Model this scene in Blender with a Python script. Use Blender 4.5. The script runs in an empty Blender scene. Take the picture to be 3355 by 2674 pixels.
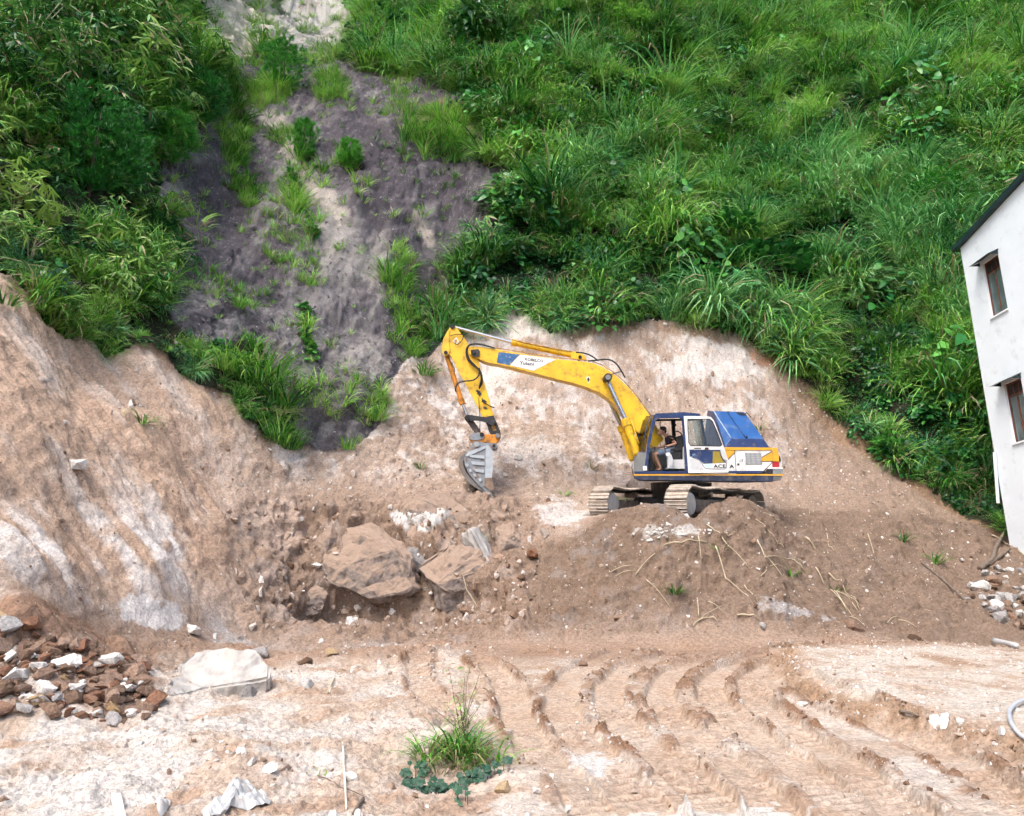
import bpy, bmesh, math, random
import numpy as np
from mathutils import Vector, Matrix, Euler

SC = bpy.context.scene
COL = SC.collection
R = math.radians

# ------------------------------------------------------------------ camera
CAMZ = 1.6
FPX, CX, CY = 2400.0, 1677.5, 1337.0        # focal length and centre in photograph pixels (3355 wide)
PITCH = R(14.39)
cam_d = bpy.data.cameras.new('camera')
cam_d.sensor_width = 36.0
cam_d.lens = 36.0 * FPX / 3355.0
cam_d.clip_start = 0.05
cam_d.clip_end = 2000.0
cam = bpy.data.objects.new('camera', cam_d)
COL.objects.link(cam)
cam.location = (0, 0, CAMZ)
cam.rotation_euler = (R(90) + PITCH, 0, 0)
SC.camera = cam

# ------------------------------------------------------------------ sky, sun, exposure
SUN_EL, SUN_AZ = R(55), R(212)              # azimuth clockwise from +Y (the view direction): behind the camera, to the left
world = bpy.data.worlds.new('World')
SC.world = world
world.use_nodes = True
wn = world.node_tree.nodes; wl = world.node_tree.links
sky = wn.new('ShaderNodeTexSky')
sky.sky_type = 'NISHITA'
sky.sun_disc = False
sky.sun_elevation = SUN_EL
sky.sun_rotation = SUN_AZ
sky.air_density = 1.0
sky.dust_density = 4.0
sky.ozone_density = 1.0
wn['Background'].inputs['Strength'].default_value = 0.15
wl.new(sky.outputs['Color'], wn['Background'].inputs['Color'])
sun_d = bpy.data.lights.new('sun', 'SUN')
sun_d.energy = 1.4
sun_d.angle = R(25)
sun_d.color = (1.0, 0.96, 0.9)
sun = bpy.data.objects.new('sun', sun_d)
COL.objects.link(sun)
sdir = Vector((math.sin(SUN_AZ) * math.cos(SUN_EL), math.cos(SUN_AZ) * math.cos(SUN_EL), math.sin(SUN_EL)))
sun.rotation_euler = (-sdir).to_track_quat('-Z', 'Y').to_euler()
sun.location = (0, 0, 80)
SC.view_settings.view_transform = 'Standard'
SC.view_settings.look = 'None'
SC.view_settings.exposure = 1.0
SC.view_settings.gamma = 1.0
SC.view_settings.use_curve_mapping = False
SC.cycles.use_denoising = True
SC.cycles.use_adaptive_sampling = True
SC.cycles.adaptive_threshold = 0.05
SC.cycles.adaptive_min_samples = 12
SC.cycles.max_bounces = 4
SC.cycles.diffuse_bounces = 2
SC.cycles.glossy_bounces = 2
SC.cycles.transmission_bounces = 4
SC.cycles.transparent_max_bounces = 6

# ------------------------------------------------------------------ photograph pixel <-> world
_cp, _sp = math.cos(PITCH), math.sin(PITCH)
def ray(px, py):
    a = (px - CX) / FPX; b = (py - CY) / FPX
    return np.array((a, _cp + b * _sp, _sp - b * _cp))
def at(px, py, Y):
    """world point at depth Y (metres north of the camera) seen at photograph pixel px, py"""
    d = ray(px, py)
    t = Y / d[1]
    return np.array((d[0] * t, Y, CAMZ + d[2] * t))
D = 3355.0 / 2156.0
def atd(x, y, Y): return at(x * D, y * D, Y)
def proj(P):
    """world points (N,3) -> pixels in a 2156-wide picture, and depth"""
    x, y, z = P[:, 0], P[:, 1], P[:, 2] - CAMZ
    dep = y * _cp + z * _sp
    up = -y * _sp + z * _cp
    dep = np.maximum(dep, 0.05)
    return (CX + FPX * x / dep) / D, (CY - FPX * up / dep) / D, dep

# ------------------------------------------------------------------ noise
_TAB = np.random.default_rng(1234).uniform(-1, 1, 65536).astype(np.float32)
def noise(x, y, z=None, seed=0):
    x = np.asarray(x, dtype=np.float32); y = np.asarray(y, dtype=np.float32)
    two = z is None
    fx = np.floor(x); fy = np.floor(y)
    tx = x - fx; ty = y - fy
    tx = tx * tx * (3 - 2 * tx); ty = ty * ty * (3 - 2 * ty)
    hx = fx.astype(np.int32) * np.int32(7919); hy = fy.astype(np.int32) * np.int32(104729)
    if two:
        h = hx + hy + np.int32(seed * 7577)
        def g(o): return _TAB[(h + np.int32(o)) & 65535]
        a = g(0); b = g(7919); c = g(104729); d = g(112648)
        a = a + (b - a) * tx; c = c + (d - c) * tx
        return a + (c - a) * ty
    z = np.asarray(z, dtype=np.float32); fz = np.floor(z); tz = z - fz; tz = tz * tz * (3 - 2 * tz)
    h = hx + hy + fz.astype(np.int32) * np.int32(15485) + np.int32(seed * 7577)
    def g(o): return _TAB[(h + np.int32(o)) & 65535]
    r = []
    for oz in (0, 15485):
        a = g(oz); b = g(oz + 7919); c = g(oz + 104729); d = g(oz + 112648)
        a = a + (b - a) * tx; c = c + (d - c) * tx
        r.append(a + (c - a) * ty)
    return r[0] + (r[1] - r[0]) * tz
def fbm(x, y, z=None, seed=0, octaves=3, gain=0.5):
    a, f, s, t = 1.0, 1.0, 0.0, 0.0
    for o in range(octaves):
        s = s + a * noise(x * f, y * f, None if z is None else z * f, seed + o * 17)
        t += a; a *= gain; f *= 2.03
    return s / t
def sstep(a, b, x):
    t = np.clip((x - a) / (b - a), 0, 1)
    return t * t * (3 - 2 * t)
def inpoly(x, y, poly):
    r = np.zeros(x.shape, bool)
    n = len(poly)
    for i in range(n):
        x0, y0 = poly[i]; x1, y1 = poly[(i + 1) % n]
        if y0 == y1: continue
        c = ((y0 > y) != (y1 > y)) & (x < (x1 - x0) * (y - y0) / (y1 - y0) + x0)
        r ^= c
    return r
def polydist(x, y, pts):
    """distance to a polyline, arc length along it and side (+ left)"""
    best = np.full(x.shape, 1e9); arc = np.zeros(x.shape); side = np.zeros(x.shape)
    acc = 0.0
    for (x0, y0), (x1, y1) in zip(pts[:-1], pts[1:]):
        dx, dy = x1 - x0, y1 - y0
        L = math.hypot(dx, dy) + 1e-9
        t = np.clip(((x - x0) * dx + (y - y0) * dy) / (L * L), 0, 1)
        d = np.hypot(x - x0 - t * dx, y - y0 - t * dy)
        m = d < best
        best[m] = d[m]; arc[m] = acc + t[m] * L
        side[m] = np.sign(dx * (y - y0) - dy * (x - x0))[m]
        acc += L
    return best, arc, side
def smoothline(pts, n=6):
    P = [np.array(p, float) for p in pts]
    out = []
    for i in range(len(P) - 1):
        p0 = P[max(i - 1, 0)]; p1 = P[i]; p2 = P[i + 1]; p3 = P[min(i + 2, len(P) - 1)]
        for k in range(n):
            t = k / n
            out.append(0.5 * ((2 * p1) + (-p0 + p2) * t + (2 * p0 - 5 * p1 + 4 * p2 - p3) * t * t + (-p0 + 3 * p1 - 3 * p2 + p3) * t ** 3))
    out.append(P[-1])
    return out

# ------------------------------------------------------------------ scene helpers
def tag(o, label=None, cat=None, group=None, kind=None):
    if label: o['label'] = label
    if cat: o['category'] = cat
    if group: o['group'] = group
    if kind: o['kind'] = kind
    return o
def empty(name, loc=(0, 0, 0), rot=(0, 0, 0), label=None, cat=None, group=None):
    o = bpy.data.objects.new(name, None)
    COL.objects.link(o)
    o.location = loc; o.rotation_euler = rot
    o.empty_display_size = 0.2
    return tag(o, label, cat, group)
def meshobj(name, verts, faces, mat, parent=None, smooth=False):
    me = bpy.data.meshes.new(name)
    me.from_pydata([tuple(map(float, v)) for v in verts], [], [tuple(map(int, f)) for f in faces])
    me.validate()
    me.update()
    if smooth: me.polygons.foreach_set('use_smooth', [True] * len(me.polygons))
    o = bpy.data.objects.new(name, me)
    COL.objects.link(o)
    if mat: me.materials.append(mat)
    if parent: o.parent = parent
    return o
def bmobj(name, bm, mat, parent=None, smooth=False):
    me = bpy.data.meshes.new(name)
    bm.normal_update()
    bm.to_mesh(me); bm.free()
    if smooth: me.polygons.foreach_set('use_smooth', [True] * len(me.polygons))
    o = bpy.data.objects.new(name, me)
    COL.objects.link(o)
    if mat: me.materials.append(mat)
    if parent: o.parent = parent
    return o
def instance_of(src, name, parent=None):
    o = src.copy(); COL.objects.link(o); o.name = name; o.parent = parent
    return o

# ------------------------------------------------------------------ materials
def newmat(name):
    m = bpy.data.materials.new(name); m.use_nodes = True
    nt = m.node_tree
    return m, nt, nt.nodes['Principled BSDF']
def mat(name, col, rough=0.6, metal=0.0, var=0.25, scale=6.0, dirt=None, dirt_amt=0.0, dirt_scale=3.0, bump=0.0, bump_scale=40.0, spec=0.5):
    m, nt, b = newmat(name)
    N, L = nt.nodes, nt.links
    tc = N.new('ShaderNodeTexCoord')
    n1 = N.new('ShaderNodeTexNoise'); n1.inputs['Scale'].default_value = scale; n1.inputs['Detail'].default_value = 6
    L.new(tc.outputs['Object'], n1.inputs['Vector'])
    mr = N.new('ShaderNodeMapRange')
    mr.inputs['From Min'].default_value = 0.3; mr.inputs['From Max'].default_value = 0.7
    mr.inputs['To Min'].default_value = 1 - var; mr.inputs['To Max'].default_value = 1 + var * 0.6
    L.new(n1.outputs['Fac'], mr.inputs['Value'])
    mx = N.new('ShaderNodeMix'); mx.data_type = 'RGBA'; mx.blend_type = 'MULTIPLY'; mx.inputs['Factor'].default_value = 1.0
    mx.inputs['A'].default_value = (*col, 1)
    L.new(mr.outputs['Result'], mx.inputs['B'])
    out = mx.outputs['Result']
    b.inputs['Roughness'].default_value = rough
    if dirt:
        n2 = N.new('ShaderNodeTexNoise'); n2.inputs['Scale'].default_value = dirt_scale; n2.inputs['Detail'].default_value = 9; n2.inputs['Roughness'].default_value = 0.7
        L.new(tc.outputs['Object'], n2.inputs['Vector'])
        rp = N.new('ShaderNodeMapRange'); rp.inputs['From Min'].default_value = 0.62 - dirt_amt * 0.35; rp.inputs['From Max'].default_value = 0.72 - dirt_amt * 0.2
        rp.inputs['To Max'].default_value = min(1.0, 0.5 + dirt_amt * 0.6)
        L.new(n2.outputs['Fac'], rp.inputs['Value'])
        m2 = N.new('ShaderNodeMix'); m2.data_type = 'RGBA'
        L.new(rp.outputs['Result'], m2.inputs['Factor'])
        L.new(out, m2.inputs['A']); m2.inputs['B'].default_value = (*dirt, 1)
        out = m2.outputs['Result']
        r2 = N.new('ShaderNodeMapRange'); r2.inputs['To Min'].default_value = rough; r2.inputs['To Max'].default_value = 0.9
        L.new(rp.outputs['Result'], r2.inputs['Value']); L.new(r2.outputs['Result'], b.inputs['Roughness'])
    L.new(out, b.inputs['Base Color'])
    b.inputs['Metallic'].default_value = metal
    b.inputs['Specular IOR Level'].default_value = spec
    if bump:
        n3 = N.new('ShaderNodeTexNoise'); n3.inputs['Scale'].default_value = bump_scale; n3.inputs['Detail'].default_value = 5
        L.new(tc.outputs['Object'], n3.inputs['Vector'])
        bp = N.new('ShaderNodeBump'); bp.inputs['Strength'].default_value = bump; bp.inputs['Distance'].default_value = 0.03
        L.new(n3.outputs['Fac'], bp.inputs['Height']); L.new(bp.outputs['Normal'], b.inputs['Normal'])
    return m
# ================================================================== TERRAIN
random.seed(4); rng = np.random.default_rng(4)

# control points: (x, y) in a 2156-wide picture and distance north of the camera
CP = []
def cp(x, *yY):
    for y, Y in yY: CP.append(atd(x, y, Y))
# valley floor
for x in (-100, 150, 400, 700, 1000, 1300, 1600, 1900, 2200):
    cp(x, (1718, 6.05), (1640, 7.2), (1560, 8.6), (1480, 10.4 if x > 350 else 10.0))
for x in (500, 750, 1000, 1300, 1600, 1900, 2200): cp(x, (1410, 12.8), (1375, 14.2))
# left cut bank
cp(-150, (560, 13.6), (900, 11.4), (1250, 9.4), (1400, 9.2))
cp(0, (590, 14.5), (800, 13.1), (1000, 11.9), (1180, 10.9), (1300, 10.2), (1440, 9.9))
cp(100, (680, 15.4), (860, 14.0), (1050, 12.8), (1200, 11.9), (1330, 11.0), (1430, 10.5))
cp(200, (735, 16.5), (900, 15.2), (1050, 14.1), (1200, 13.1), (1340, 12.0), (1440, 10.8))
cp(320, (760, 17.6), (900, 16.6), (1050, 15.5), (1200, 14.5), (1345, 13.3), (1420, 11.5))
cp(430, (830, 18.6), (950, 17.8), (1080, 16.8), (1220, 15.8), (1335, 14.9))
cp(540, (900, 19.5), (1000, 18.8), (1120, 17.9), (1240, 17.1), (1335, 16.0))
cp(640, (955, 20.3), (1030, 19.6), (1130, 18.8), (1240, 18.2), (1300, 17.6), (1338, 16.4))
# pit head wall below the bench
cp(720, (950, 20.9), (1010, 20.3), (1060, 19.6), (1130, 19.0), (1230, 18.6), (1300, 17.9), (1338, 16.4))
cp(800, (945, 21.4), (1010, 20.6), (1060, 19.7), (1100, 19.3), (1150, 19.0), (1250, 18.5), (1300, 17.7), (1338, 16.3))
cp(900, (900, 22.6), (1000, 21.3), (1045, 20.0), (1080, 19.2), (1180, 18.8), (1270, 18.3), (1305, 17.4), (1338, 16.2))
cp(1000, (700, 26.0), (850, 24.2), (950, 22.7), (1010, 21.5), (1045, 20.2), (1080, 19.3), (1180, 18.7), (1260, 18.0), (1305, 17.0), (1340, 16.0))
cp(1100, (680, 26.2), (850, 24.3), (960, 22.7), (1030, 21.2), (1075, 20.0), (1110, 19.1), (1190, 18.2), (1260, 17.2), (1340, 15.9))
cp(1200, (685, 26.2), (850, 24.4), (960, 22.9), (1040, 21.5), (1085, 19.9), (1120, 18.8), (1190, 17.7), (1260, 16.8), (1342, 15.7))
# bench and mound carrying the excavator
cp(1300, (670, 26.6), (850, 24.7), (960, 23.3), (1040, 21.6), (1075, 20.2), (1080, 18.5), (1100, 18.0), (1150, 17.4), (1240, 16.7), (1343, 15.6))
cp(1400, (670, 26.9), (850, 24.9), (960, 23.6), (1030, 22.4), (1068, 17.9), (1090, 17.5), (1150, 17.1), (1240, 16.5), (1343, 15.6))
cp(1500, (690, 27.2), (850, 25.2), (960, 24.0), (1030, 22.8), (1060, 18.2), (1086, 17.7), (1150, 17.2), (1240, 16.5), (1343, 15.6))
cp(1600, (720, 27.4), (850, 25.6), (960, 24.3), (1030, 23.2), (1062, 18.7), (1090, 18.2), (1150, 17.4), (1240, 16.6), (1343, 15.6))
cp(1700, (860, 26.8), (960, 24.9), (1030, 23.5), (1090, 20.6), (1150, 18.9), (1240, 17.3), (1343, 15.7))
cp(1800, (925, 26.2), (1000, 24.6), (1060, 22.8), (1120, 20.6), (1180, 19.1), (1260, 17.4), (1343, 15.8))
cp(1900, (1000, 25.2), (1070, 23.2), (1130, 21.2), (1200, 19.3), (1270, 17.6), (1343, 15.9))
cp(2000, (1060, 24.2), (1120, 22.3), (1180, 20.6), (1240, 18.9), (1300, 17.3), (1345, 16.0))
cp(2100, (1110, 23.4), (1160, 21.8), (1220, 19.9), (1280, 18.2), (1345, 16.1))
cp(2200, (1130, 23.0), (1180, 21.3), (1240, 19.5), (1300, 17.8), (1348, 16.1))
cp(2400, (1150, 22.8), (1220, 20.5), (1300, 18.2), (1350, 16.3))
# vegetation line: where the cut meets the overgrown hill
EDGE = np.array([(-400, 520, 12.9), (-150, 560, 13.6), (0, 590, 14.5), (60, 650, 15.0), (130, 692, 15.7), (200, 735, 16.5), (320, 760, 17.6), (430, 830, 18.6), (540, 900, 19.5),
        (640, 955, 20.3), (720, 950, 20.9), (800, 900, 21.9), (860, 800, 23.6), (930, 730, 25.2), (1000, 695, 26.0), (1100, 678, 26.2), (1200, 682, 26.2), (1300, 665, 26.6),
        (1400, 668, 26.9), (1500, 690, 27.2), (1620, 722, 27.4), (1665, 800, 27.2), (1720, 868, 26.7), (1800, 925, 26.2), (1900, 1000, 25.2), (2000, 1060, 24.2), (2100, 1110, 23.4),
        (2200, 1130, 23.0), (2400, 1150, 22.8), (2700, 1170, 22.6)])
for x in list(range(-400, 2701, 110)):
    yb = np.interp(x, EDGE[:, 0], EDGE[:, 1]); Yb = np.interp(x, EDGE[:, 0], EDGE[:, 2])
    P0 = atd(x, yb, Yb)
    y = yb - 70
    P = P0
    while y > -260:
        u = (x - 300) / 1900
        T = 1.95 + 0.28 * math.sin(x * 0.006 + y * 0.004) + 0.25 * math.sin(y * 0.013 - x * 0.004)
        if 380 < x < 1020: T -= 0.2
        d = ray(x * D, y * D)
        k = d[2] / d[1]
        Y = (P[2] - CAMZ - T * P[1]) / (k - T)
        P = atd(x, y, Y); CP.append(P)
        y -= 110
    CP.append(np.array((P[0] * 1.15, P[1] + 9, P[2] + 12)))
    CP.append(np.array((P[0] * 1.6, P[1] + 32, P[2] + 30)))
CP += [np.array(p, float) for p in ((-3, 0, 0), (3, 0, 0), (0, 3, 0), (-5, 3, .05), (6, 3, 0), (0, -4, 0), (-6, -4, .3), (7, -4, 0), (12, 3, .2), (11, 8, .5), (14, 12, .9), (18, 14, 1.4),
       (20, 19, 2.2), (-11, 3, 2.0), (-12, 7, 5.5), (-16, 9, 10), (-18, 2, 8), (-10, -3, 1.0), (20, 5, .6), (24, 22, 4))]
CP = np.array(CP)
def rbf_fit(P):
    n = len(P)
    d = np.sqrt(((P[:, None, :2] - P[None, :, :2]) ** 2).sum(-1) + 0.35 ** 2)
    A = np.zeros((n + 1, n + 1)); A[:n, :n] = d + np.eye(n) * -0.05; A[:n, n] = 1; A[n, :n] = 1
    return np.linalg.solve(A, np.append(P[:, 2], 0))
W = rbf_fit(CP)
def zbase(x, y):
    x = np.asarray(x, float).ravel(); y = np.asarray(y, float).ravel()
    out = np.empty(len(x))
    cx, cy = CP[:, 0].astype(np.float32), CP[:, 1].astype(np.float32); w = W[:-1].astype(np.float32)
    for i in range(0, len(x), 16384):
        sx = x[i:i + 16384].astype(np.float32)[:, None]; sy = y[i:i + 16384].astype(np.float32)[:, None]
        out[i:i + 16384] = np.sqrt((sx - cx) ** 2 + (sy - cy) ** 2 + np.float32(0.35 ** 2)) @ w + W[-1]
    return out
def on_floor(x, y):
    """2156-wide pixel -> world XY on the smooth base terrain (ray march)"""
    d = ray(x * D, y * D); Ys = np.linspace(4, 40, 900)
    X = d[0] / d[1] * Ys; Z = CAMZ + d[2] / d[1] * Ys
    h = zbase(X, Ys)
    i = np.argmax(h > Z)
    return (X[i], Ys[i])

# polar grid round the camera, finest where the camera looks
az = np.concatenate([np.linspace(-66, -40, 50, endpoint=False), np.linspace(-40, 40, 700, endpoint=False), np.linspace(40, 66, 50)])
rr = np.concatenate([np.linspace(1.0, 5.5, 40, endpoint=False), np.geomspace(5.5, 16, 300, endpoint=False), np.linspace(16, 24, 240, endpoint=False),
                     np.linspace(24, 48, 300, endpoint=False), np.linspace(48, 85, 40)])
NA, NR = len(az), len(rr)
AZ, RR = np.meshgrid(np.radians(az), rr)
GX = (np.sin(AZ) * RR).ravel(); GY = (np.cos(AZ) * RR).ravel()
GZ = zbase(GX, GY)
# --- undercarriage frame of the excavator (its idlers fix where the tracks stand), and the pocket it has settled into
UC_N = at(2240, 1651, 18.3); UC_F = at(1989, 1651, 19.7); UC_RC = at(2472, 1660, 21.5)
uc_side = (UC_N - UC_F); UC_GAUGE = float(np.linalg.norm(uc_side)); uc_side /= UC_GAUGE
uc_back = UC_RC - UC_N; uc_back -= uc_side * uc_back.dot(uc_side); UC_LEN = float(np.linalg.norm(uc_back)); uc_back /= UC_LEN
uc_up = np.cross(uc_side, uc_back); uc_up *= np.sign(uc_up[2])
UC_C = (UC_N + UC_F) / 2 + uc_back * UC_LEN / 2
UC_R = 0.43
rel = np.stack([GX, GY, np.zeros_like(GX)], 1) - np.array((UC_C[0], UC_C[1], 0))
sh = uc_side[:2] / np.linalg.norm(uc_side[:2]); bh = uc_back[:2] / np.linalg.norm(uc_back[:2])
us = rel[:, 0] * sh[0] + rel[:, 1] * sh[1]; ub = rel[:, 0] * bh[0] + rel[:, 1] * bh[1]
plane = UC_C[2] - UC_R - 0.05 + us * uc_side[2] + ub * uc_back[2]
ex = np.hypot(np.maximum(np.abs(us) - UC_GAUGE / 2 - 0.36, 0), np.maximum(np.abs(ub) - UC_LEN / 2 - 0.30, 0))
lim = plane + 0.05 * 0 + np.maximum(ex - 0.15, 0) * 3.2
GZ = np.minimum(GZ, lim)
# carry the soil up to the tracks where it would otherwise fall away
fill = plane - 0.04 - np.maximum(ex - 0.3, 0) * 1.6
GZ = np.maximum(GZ, fill)

PX, PY, DEP = proj(np.stack([GX, GY, GZ], 1))

# --- region masks (0..1 per vertex)
wob = 26 * fbm(GX * 0.55, GY * 0.55, GZ * 0.55, 3, 4)
wob2 = 26 * fbm(GX * 0.55 + 40, GY * 0.55, GZ * 0.55, 9, 4)
qx, qy = PX + wob, PY + wob2
edge_y = np.interp(PX, EDGE[:, 0], EDGE[:, 1]); edge_Y = np.interp(PX, EDGE[:, 0], EDGE[:, 2])
hill_d = GY - edge_Y                                # metres beyond the vegetation line
HILL = (hill_d + (0.4 + 0.4 * (PX > 800)) * fbm(GX * .6, GY * .6, GZ * .6, 5, 5) > 0)
SHALE_POLY = [(355, 250), (420, 190), (490, 150), (515, 112), (700, 108), (780, 140), (900, 165), (1010, 230), (1045, 300), (1005, 345), (1100, 365), (1050, 420), (1045, 490), (985, 530),
              (965, 610), (905, 650), (920, 730), (885, 810), (840, 870), (770, 950), (650, 975), (600, 920), (590, 850), (560, 770), (530, 735), (400, 745), (350, 640), (335, 400)]
CLIFF_POLY = [(390, -60), (400, 70), (430, 125), (500, 135), (540, 105), (650, 118), (760, 122), (745, 30), (725, -60)]
CLIFF2_POLY = [(1215, -40), (1235, 18), (1275, 28), (1290, -40)]
SHALE = inpoly(qx, qy, SHALE_POLY) & HILL
CLIFF = (inpoly(PX + wob * 0.5, PY + wob2 * 0.5, CLIFF_POLY) | inpoly(PX + wob * .4, PY + wob2 * .4, CLIFF2_POLY)) & HILL
floorw = sstep(16.6, 15.2, GY + 0.15 * np.clip(PX - 1900, 0, 300) / 100) * sstep(-0.6, 0.3, GX + 7.2 - 0.15 * (GY - 9.5))
left_w = sstep(620, 420, PX) * (1 - floorw) * (~HILL)
back_w = (~HILL) * (1 - floorw) * (1 - sstep(620, 420, PX))
mound_w = back_w * sstep(18.9, 18.2, GY - 0.006 * (PX - 1200) * (PX > 1200)) * sstep(1060, 1160, PX)
BENCH_W = back_w * (1 - mound_w)

# --- base normals
def gridnormals(X, Y, Z):
    P = np.stack([X, Y, Z], 1).reshape(NR, NA, 3)
    du = np.gradient(P, axis=1); dv = np.gradient(P, axis=0)
    n = np.cross(du, dv); n /= np.linalg.norm(n, axis=2, keepdims=True) + 1e-12
    n = n.reshape(-1, 3); n[n[:, 2] < 0] *= -1
    return n
NRM = gridnormals(GX, GY, GZ)

# --- displacement along the normal
disp = np.zeros(len(GX)); dz = np.zeros(len(GX))
x, y, z = GX, GY, GZ
big = fbm(x * 0.45, y * 0.45, z * 0.45, 11, 3)
med = fbm(x * 1.7, y * 1.7, z * 1.7, 12, 3)
fin = fbm(x * 6.5, y * 6.5, z * 6.5, 13, 3)
mic = fbm(x * 22, y * 22, z * 22, 14, 2)
# hill: lumpy ledges
disp += HILL * (0.75 * big + 0.22 * med + 0.05 * fin)
gully = fbm(x * 0.9, z * 0.12, y * 0.12, 15, 3)
bed = fbm(x * .8 + .8 * z, z * .35 - .35 * x, y * .4, 17, 3)
disp += SHALE * (0.16 * np.round(5 * bed) / 5 + 0.06 * np.round(6 * fbm(x * 2.2 + 2 * z, z * 1.2 - x, y, 18, 2)) / 6)
disp += SHALE * (0.30 * gully - 0.35 * big + 0.05 * fin + 0.06 * mic)
disp += CLIFF * (0.5 * np.round(2.2 * fbm(x * .5, z * .9, y * .5, 16, 2)) / 2.2 + 0.12 * fin)
# left bank: raked, eroded ribs that run down the slope
rib = fbm(y * 1.5 + 0.25 * z, z * 0.28, x * 0.2, 21, 4)
ribl = 1 - np.abs(rib) * 2.4
ribf = 1 - np.abs(fbm(y * 4.5 + 0.6 * z, z * 0.5, x * 0.5, 28, 3)) * 2.5
rake = np.sin((y + 0.18 * z + 0.12 * med) * 2 * math.pi / 0.34) * sstep(120, 170, PX) * sstep(330, 260, PX) * sstep(760, 800, PY) * sstep(1010, 900, PY)
disp += left_w * (0.26 * big + 0.06 * ribl + 0.08 * med + 0.04 * fin + 0.025 * mic + 0.06 * rake + 0.05 * ribf)
lowrib = 1 - np.abs(fbm(y * 1.1 + 0.5 * z, z * 0.22 + 7, x * 0.3, 23, 3)) * 3
disp += left_w * sstep(1000, 1200, PY) * 0.12 * lowrib
# back cut and bench
ribb = 1 - np.abs(fbm(x * 1.6 - 0.25 * z, z * 0.3, y * 0.3, 24, 4)) * 2.4
disp += BENCH_W * (0.18 * big + 0.05 * ribb + 0.10 * med + 0.07 * fin + 0.035 * mic)
pit_w = back_w * sstep(1200, 1060, PX) * sstep(1040, 1090, PY)
slab = np.round(3.0 * fbm(x * 0.8 + 0.5 * z, z * 0.9, y * 0.7, 26, 2)) / 3.0
disp += pit_w * (0.38 * slab + 0.12 * med + 0.07 * fin + 0.02 * mic)
overhang = sstep(1230, 1275, PY) * sstep(1330, 1290, PY) * sstep(620, 700, PX) * sstep(1120, 1020, PX)
disp -= 0.45 * overhang * pit_w
disp += mound_w * (0.20 * big + 0.18 * med + 0.10 * fin + 0.04 * mic)
clod = np.clip(fbm(x * 3.1, y * 3.1, z * 3.1, 27, 2) - 0.12, 0, 1)
disp += (mound_w * .7 + BENCH_W * 0.5) * clod * 0.30
# floor
disp += floorw * (0.07 * big + 0.055 * med + 0.035 * fin * sstep(-.2, .3, big) + 0.014 * mic)
rough_l = floorw * sstep(1120, 900, PX) * sstep(1335, 1380, PY)
disp += rough_l * (0.07 * med + 0.07 * np.clip(fin, 0, 1) + 0.018 * mic)

# wheel ruts: centre lines traced on the ground
RUTS = [
    ([(1010, 1390), (1060, 1430), (1085, 1480), (1100, 1530), (1130, 1580), (1190, 1640), (1260, 1720)], 0.24, .055),
    ([(1330, 1365), (1230, 1400), (1190, 1440), (1180, 1490), (1210, 1540), (1270, 1600), (1330, 1660), (1390, 1720)], 0.26, .07),
    ([(1440, 1365), (1330, 1400), (1285, 1440), (1290, 1490), (1330, 1540), (1410, 1600), (1480, 1660), (1530, 1720)], 0.24, .07),
    ([(1560, 1368), (1440, 1400), (1395, 1440), (1400, 1485), (1450, 1540), (1530, 1600), (1600, 1660), (1650, 1720)], 0.22, .065),
    ([(1650, 1372), (1540, 1400), (1500, 1430), (1500, 1465), (1560, 1520), (1650, 1580), (1740, 1650), (1800, 1720)], 0.26, .085),
    ([(1700, 1380), (1610, 1405), (1580, 1440), (1600, 1480), (1670, 1530), (1760, 1590), (1850, 1650), (1930, 1720)], 0.22, .08),
    ([(880, 1375), (880, 1420), (900, 1460), (940, 1500)], 0.2, .03),
    ([(1000, 1352), (1200, 1362), (1400, 1352), (1700, 1348)], 0.5, .05),
    ([(1080, 1600), (1200, 1540), (1330, 1500), (1480, 1470), (1600, 1440)], 0.17, .03),
    ([(1380, 1718), (1420, 1620), (1500, 1540), (1590, 1480), (1640, 1420)], 0.19, .035),
    ([(1690, 1450), (1760, 1490), (1860, 1530), (1960, 1570), (2080, 1640), (2160, 1700)], 0.24, .07),
]
rut_bare = np.zeros(len(GX)); rut_ridge = np.zeros(len(GX)); tread_shade = np.zeros(len(GX)); low = np.zeros(len(GX)); high = np.zeros(len(GX))
near = np.where((GY < 18) & (GY > 4.5) & (np.abs(GX) < 13))[0]
nx, ny = GX[near], GY[near]
wx = nx + 0.05 * noise(nx * 2.2, ny * 2.2, None, 31); wy = ny + 0.05 * noise(nx * 2.2, ny * 2.2, None, 32)
ridge_n = (.3 + .7 * sstep(-0.35, 0.35, noise(nx * 1.3, ny * 1.3, None, 33))) * (0.35 + 0.75 * sstep(-.4, .5, noise(nx * 4, ny * 4, None, 34)) + .35 * noise(nx * 12, ny * 12, None, 40))
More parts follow.
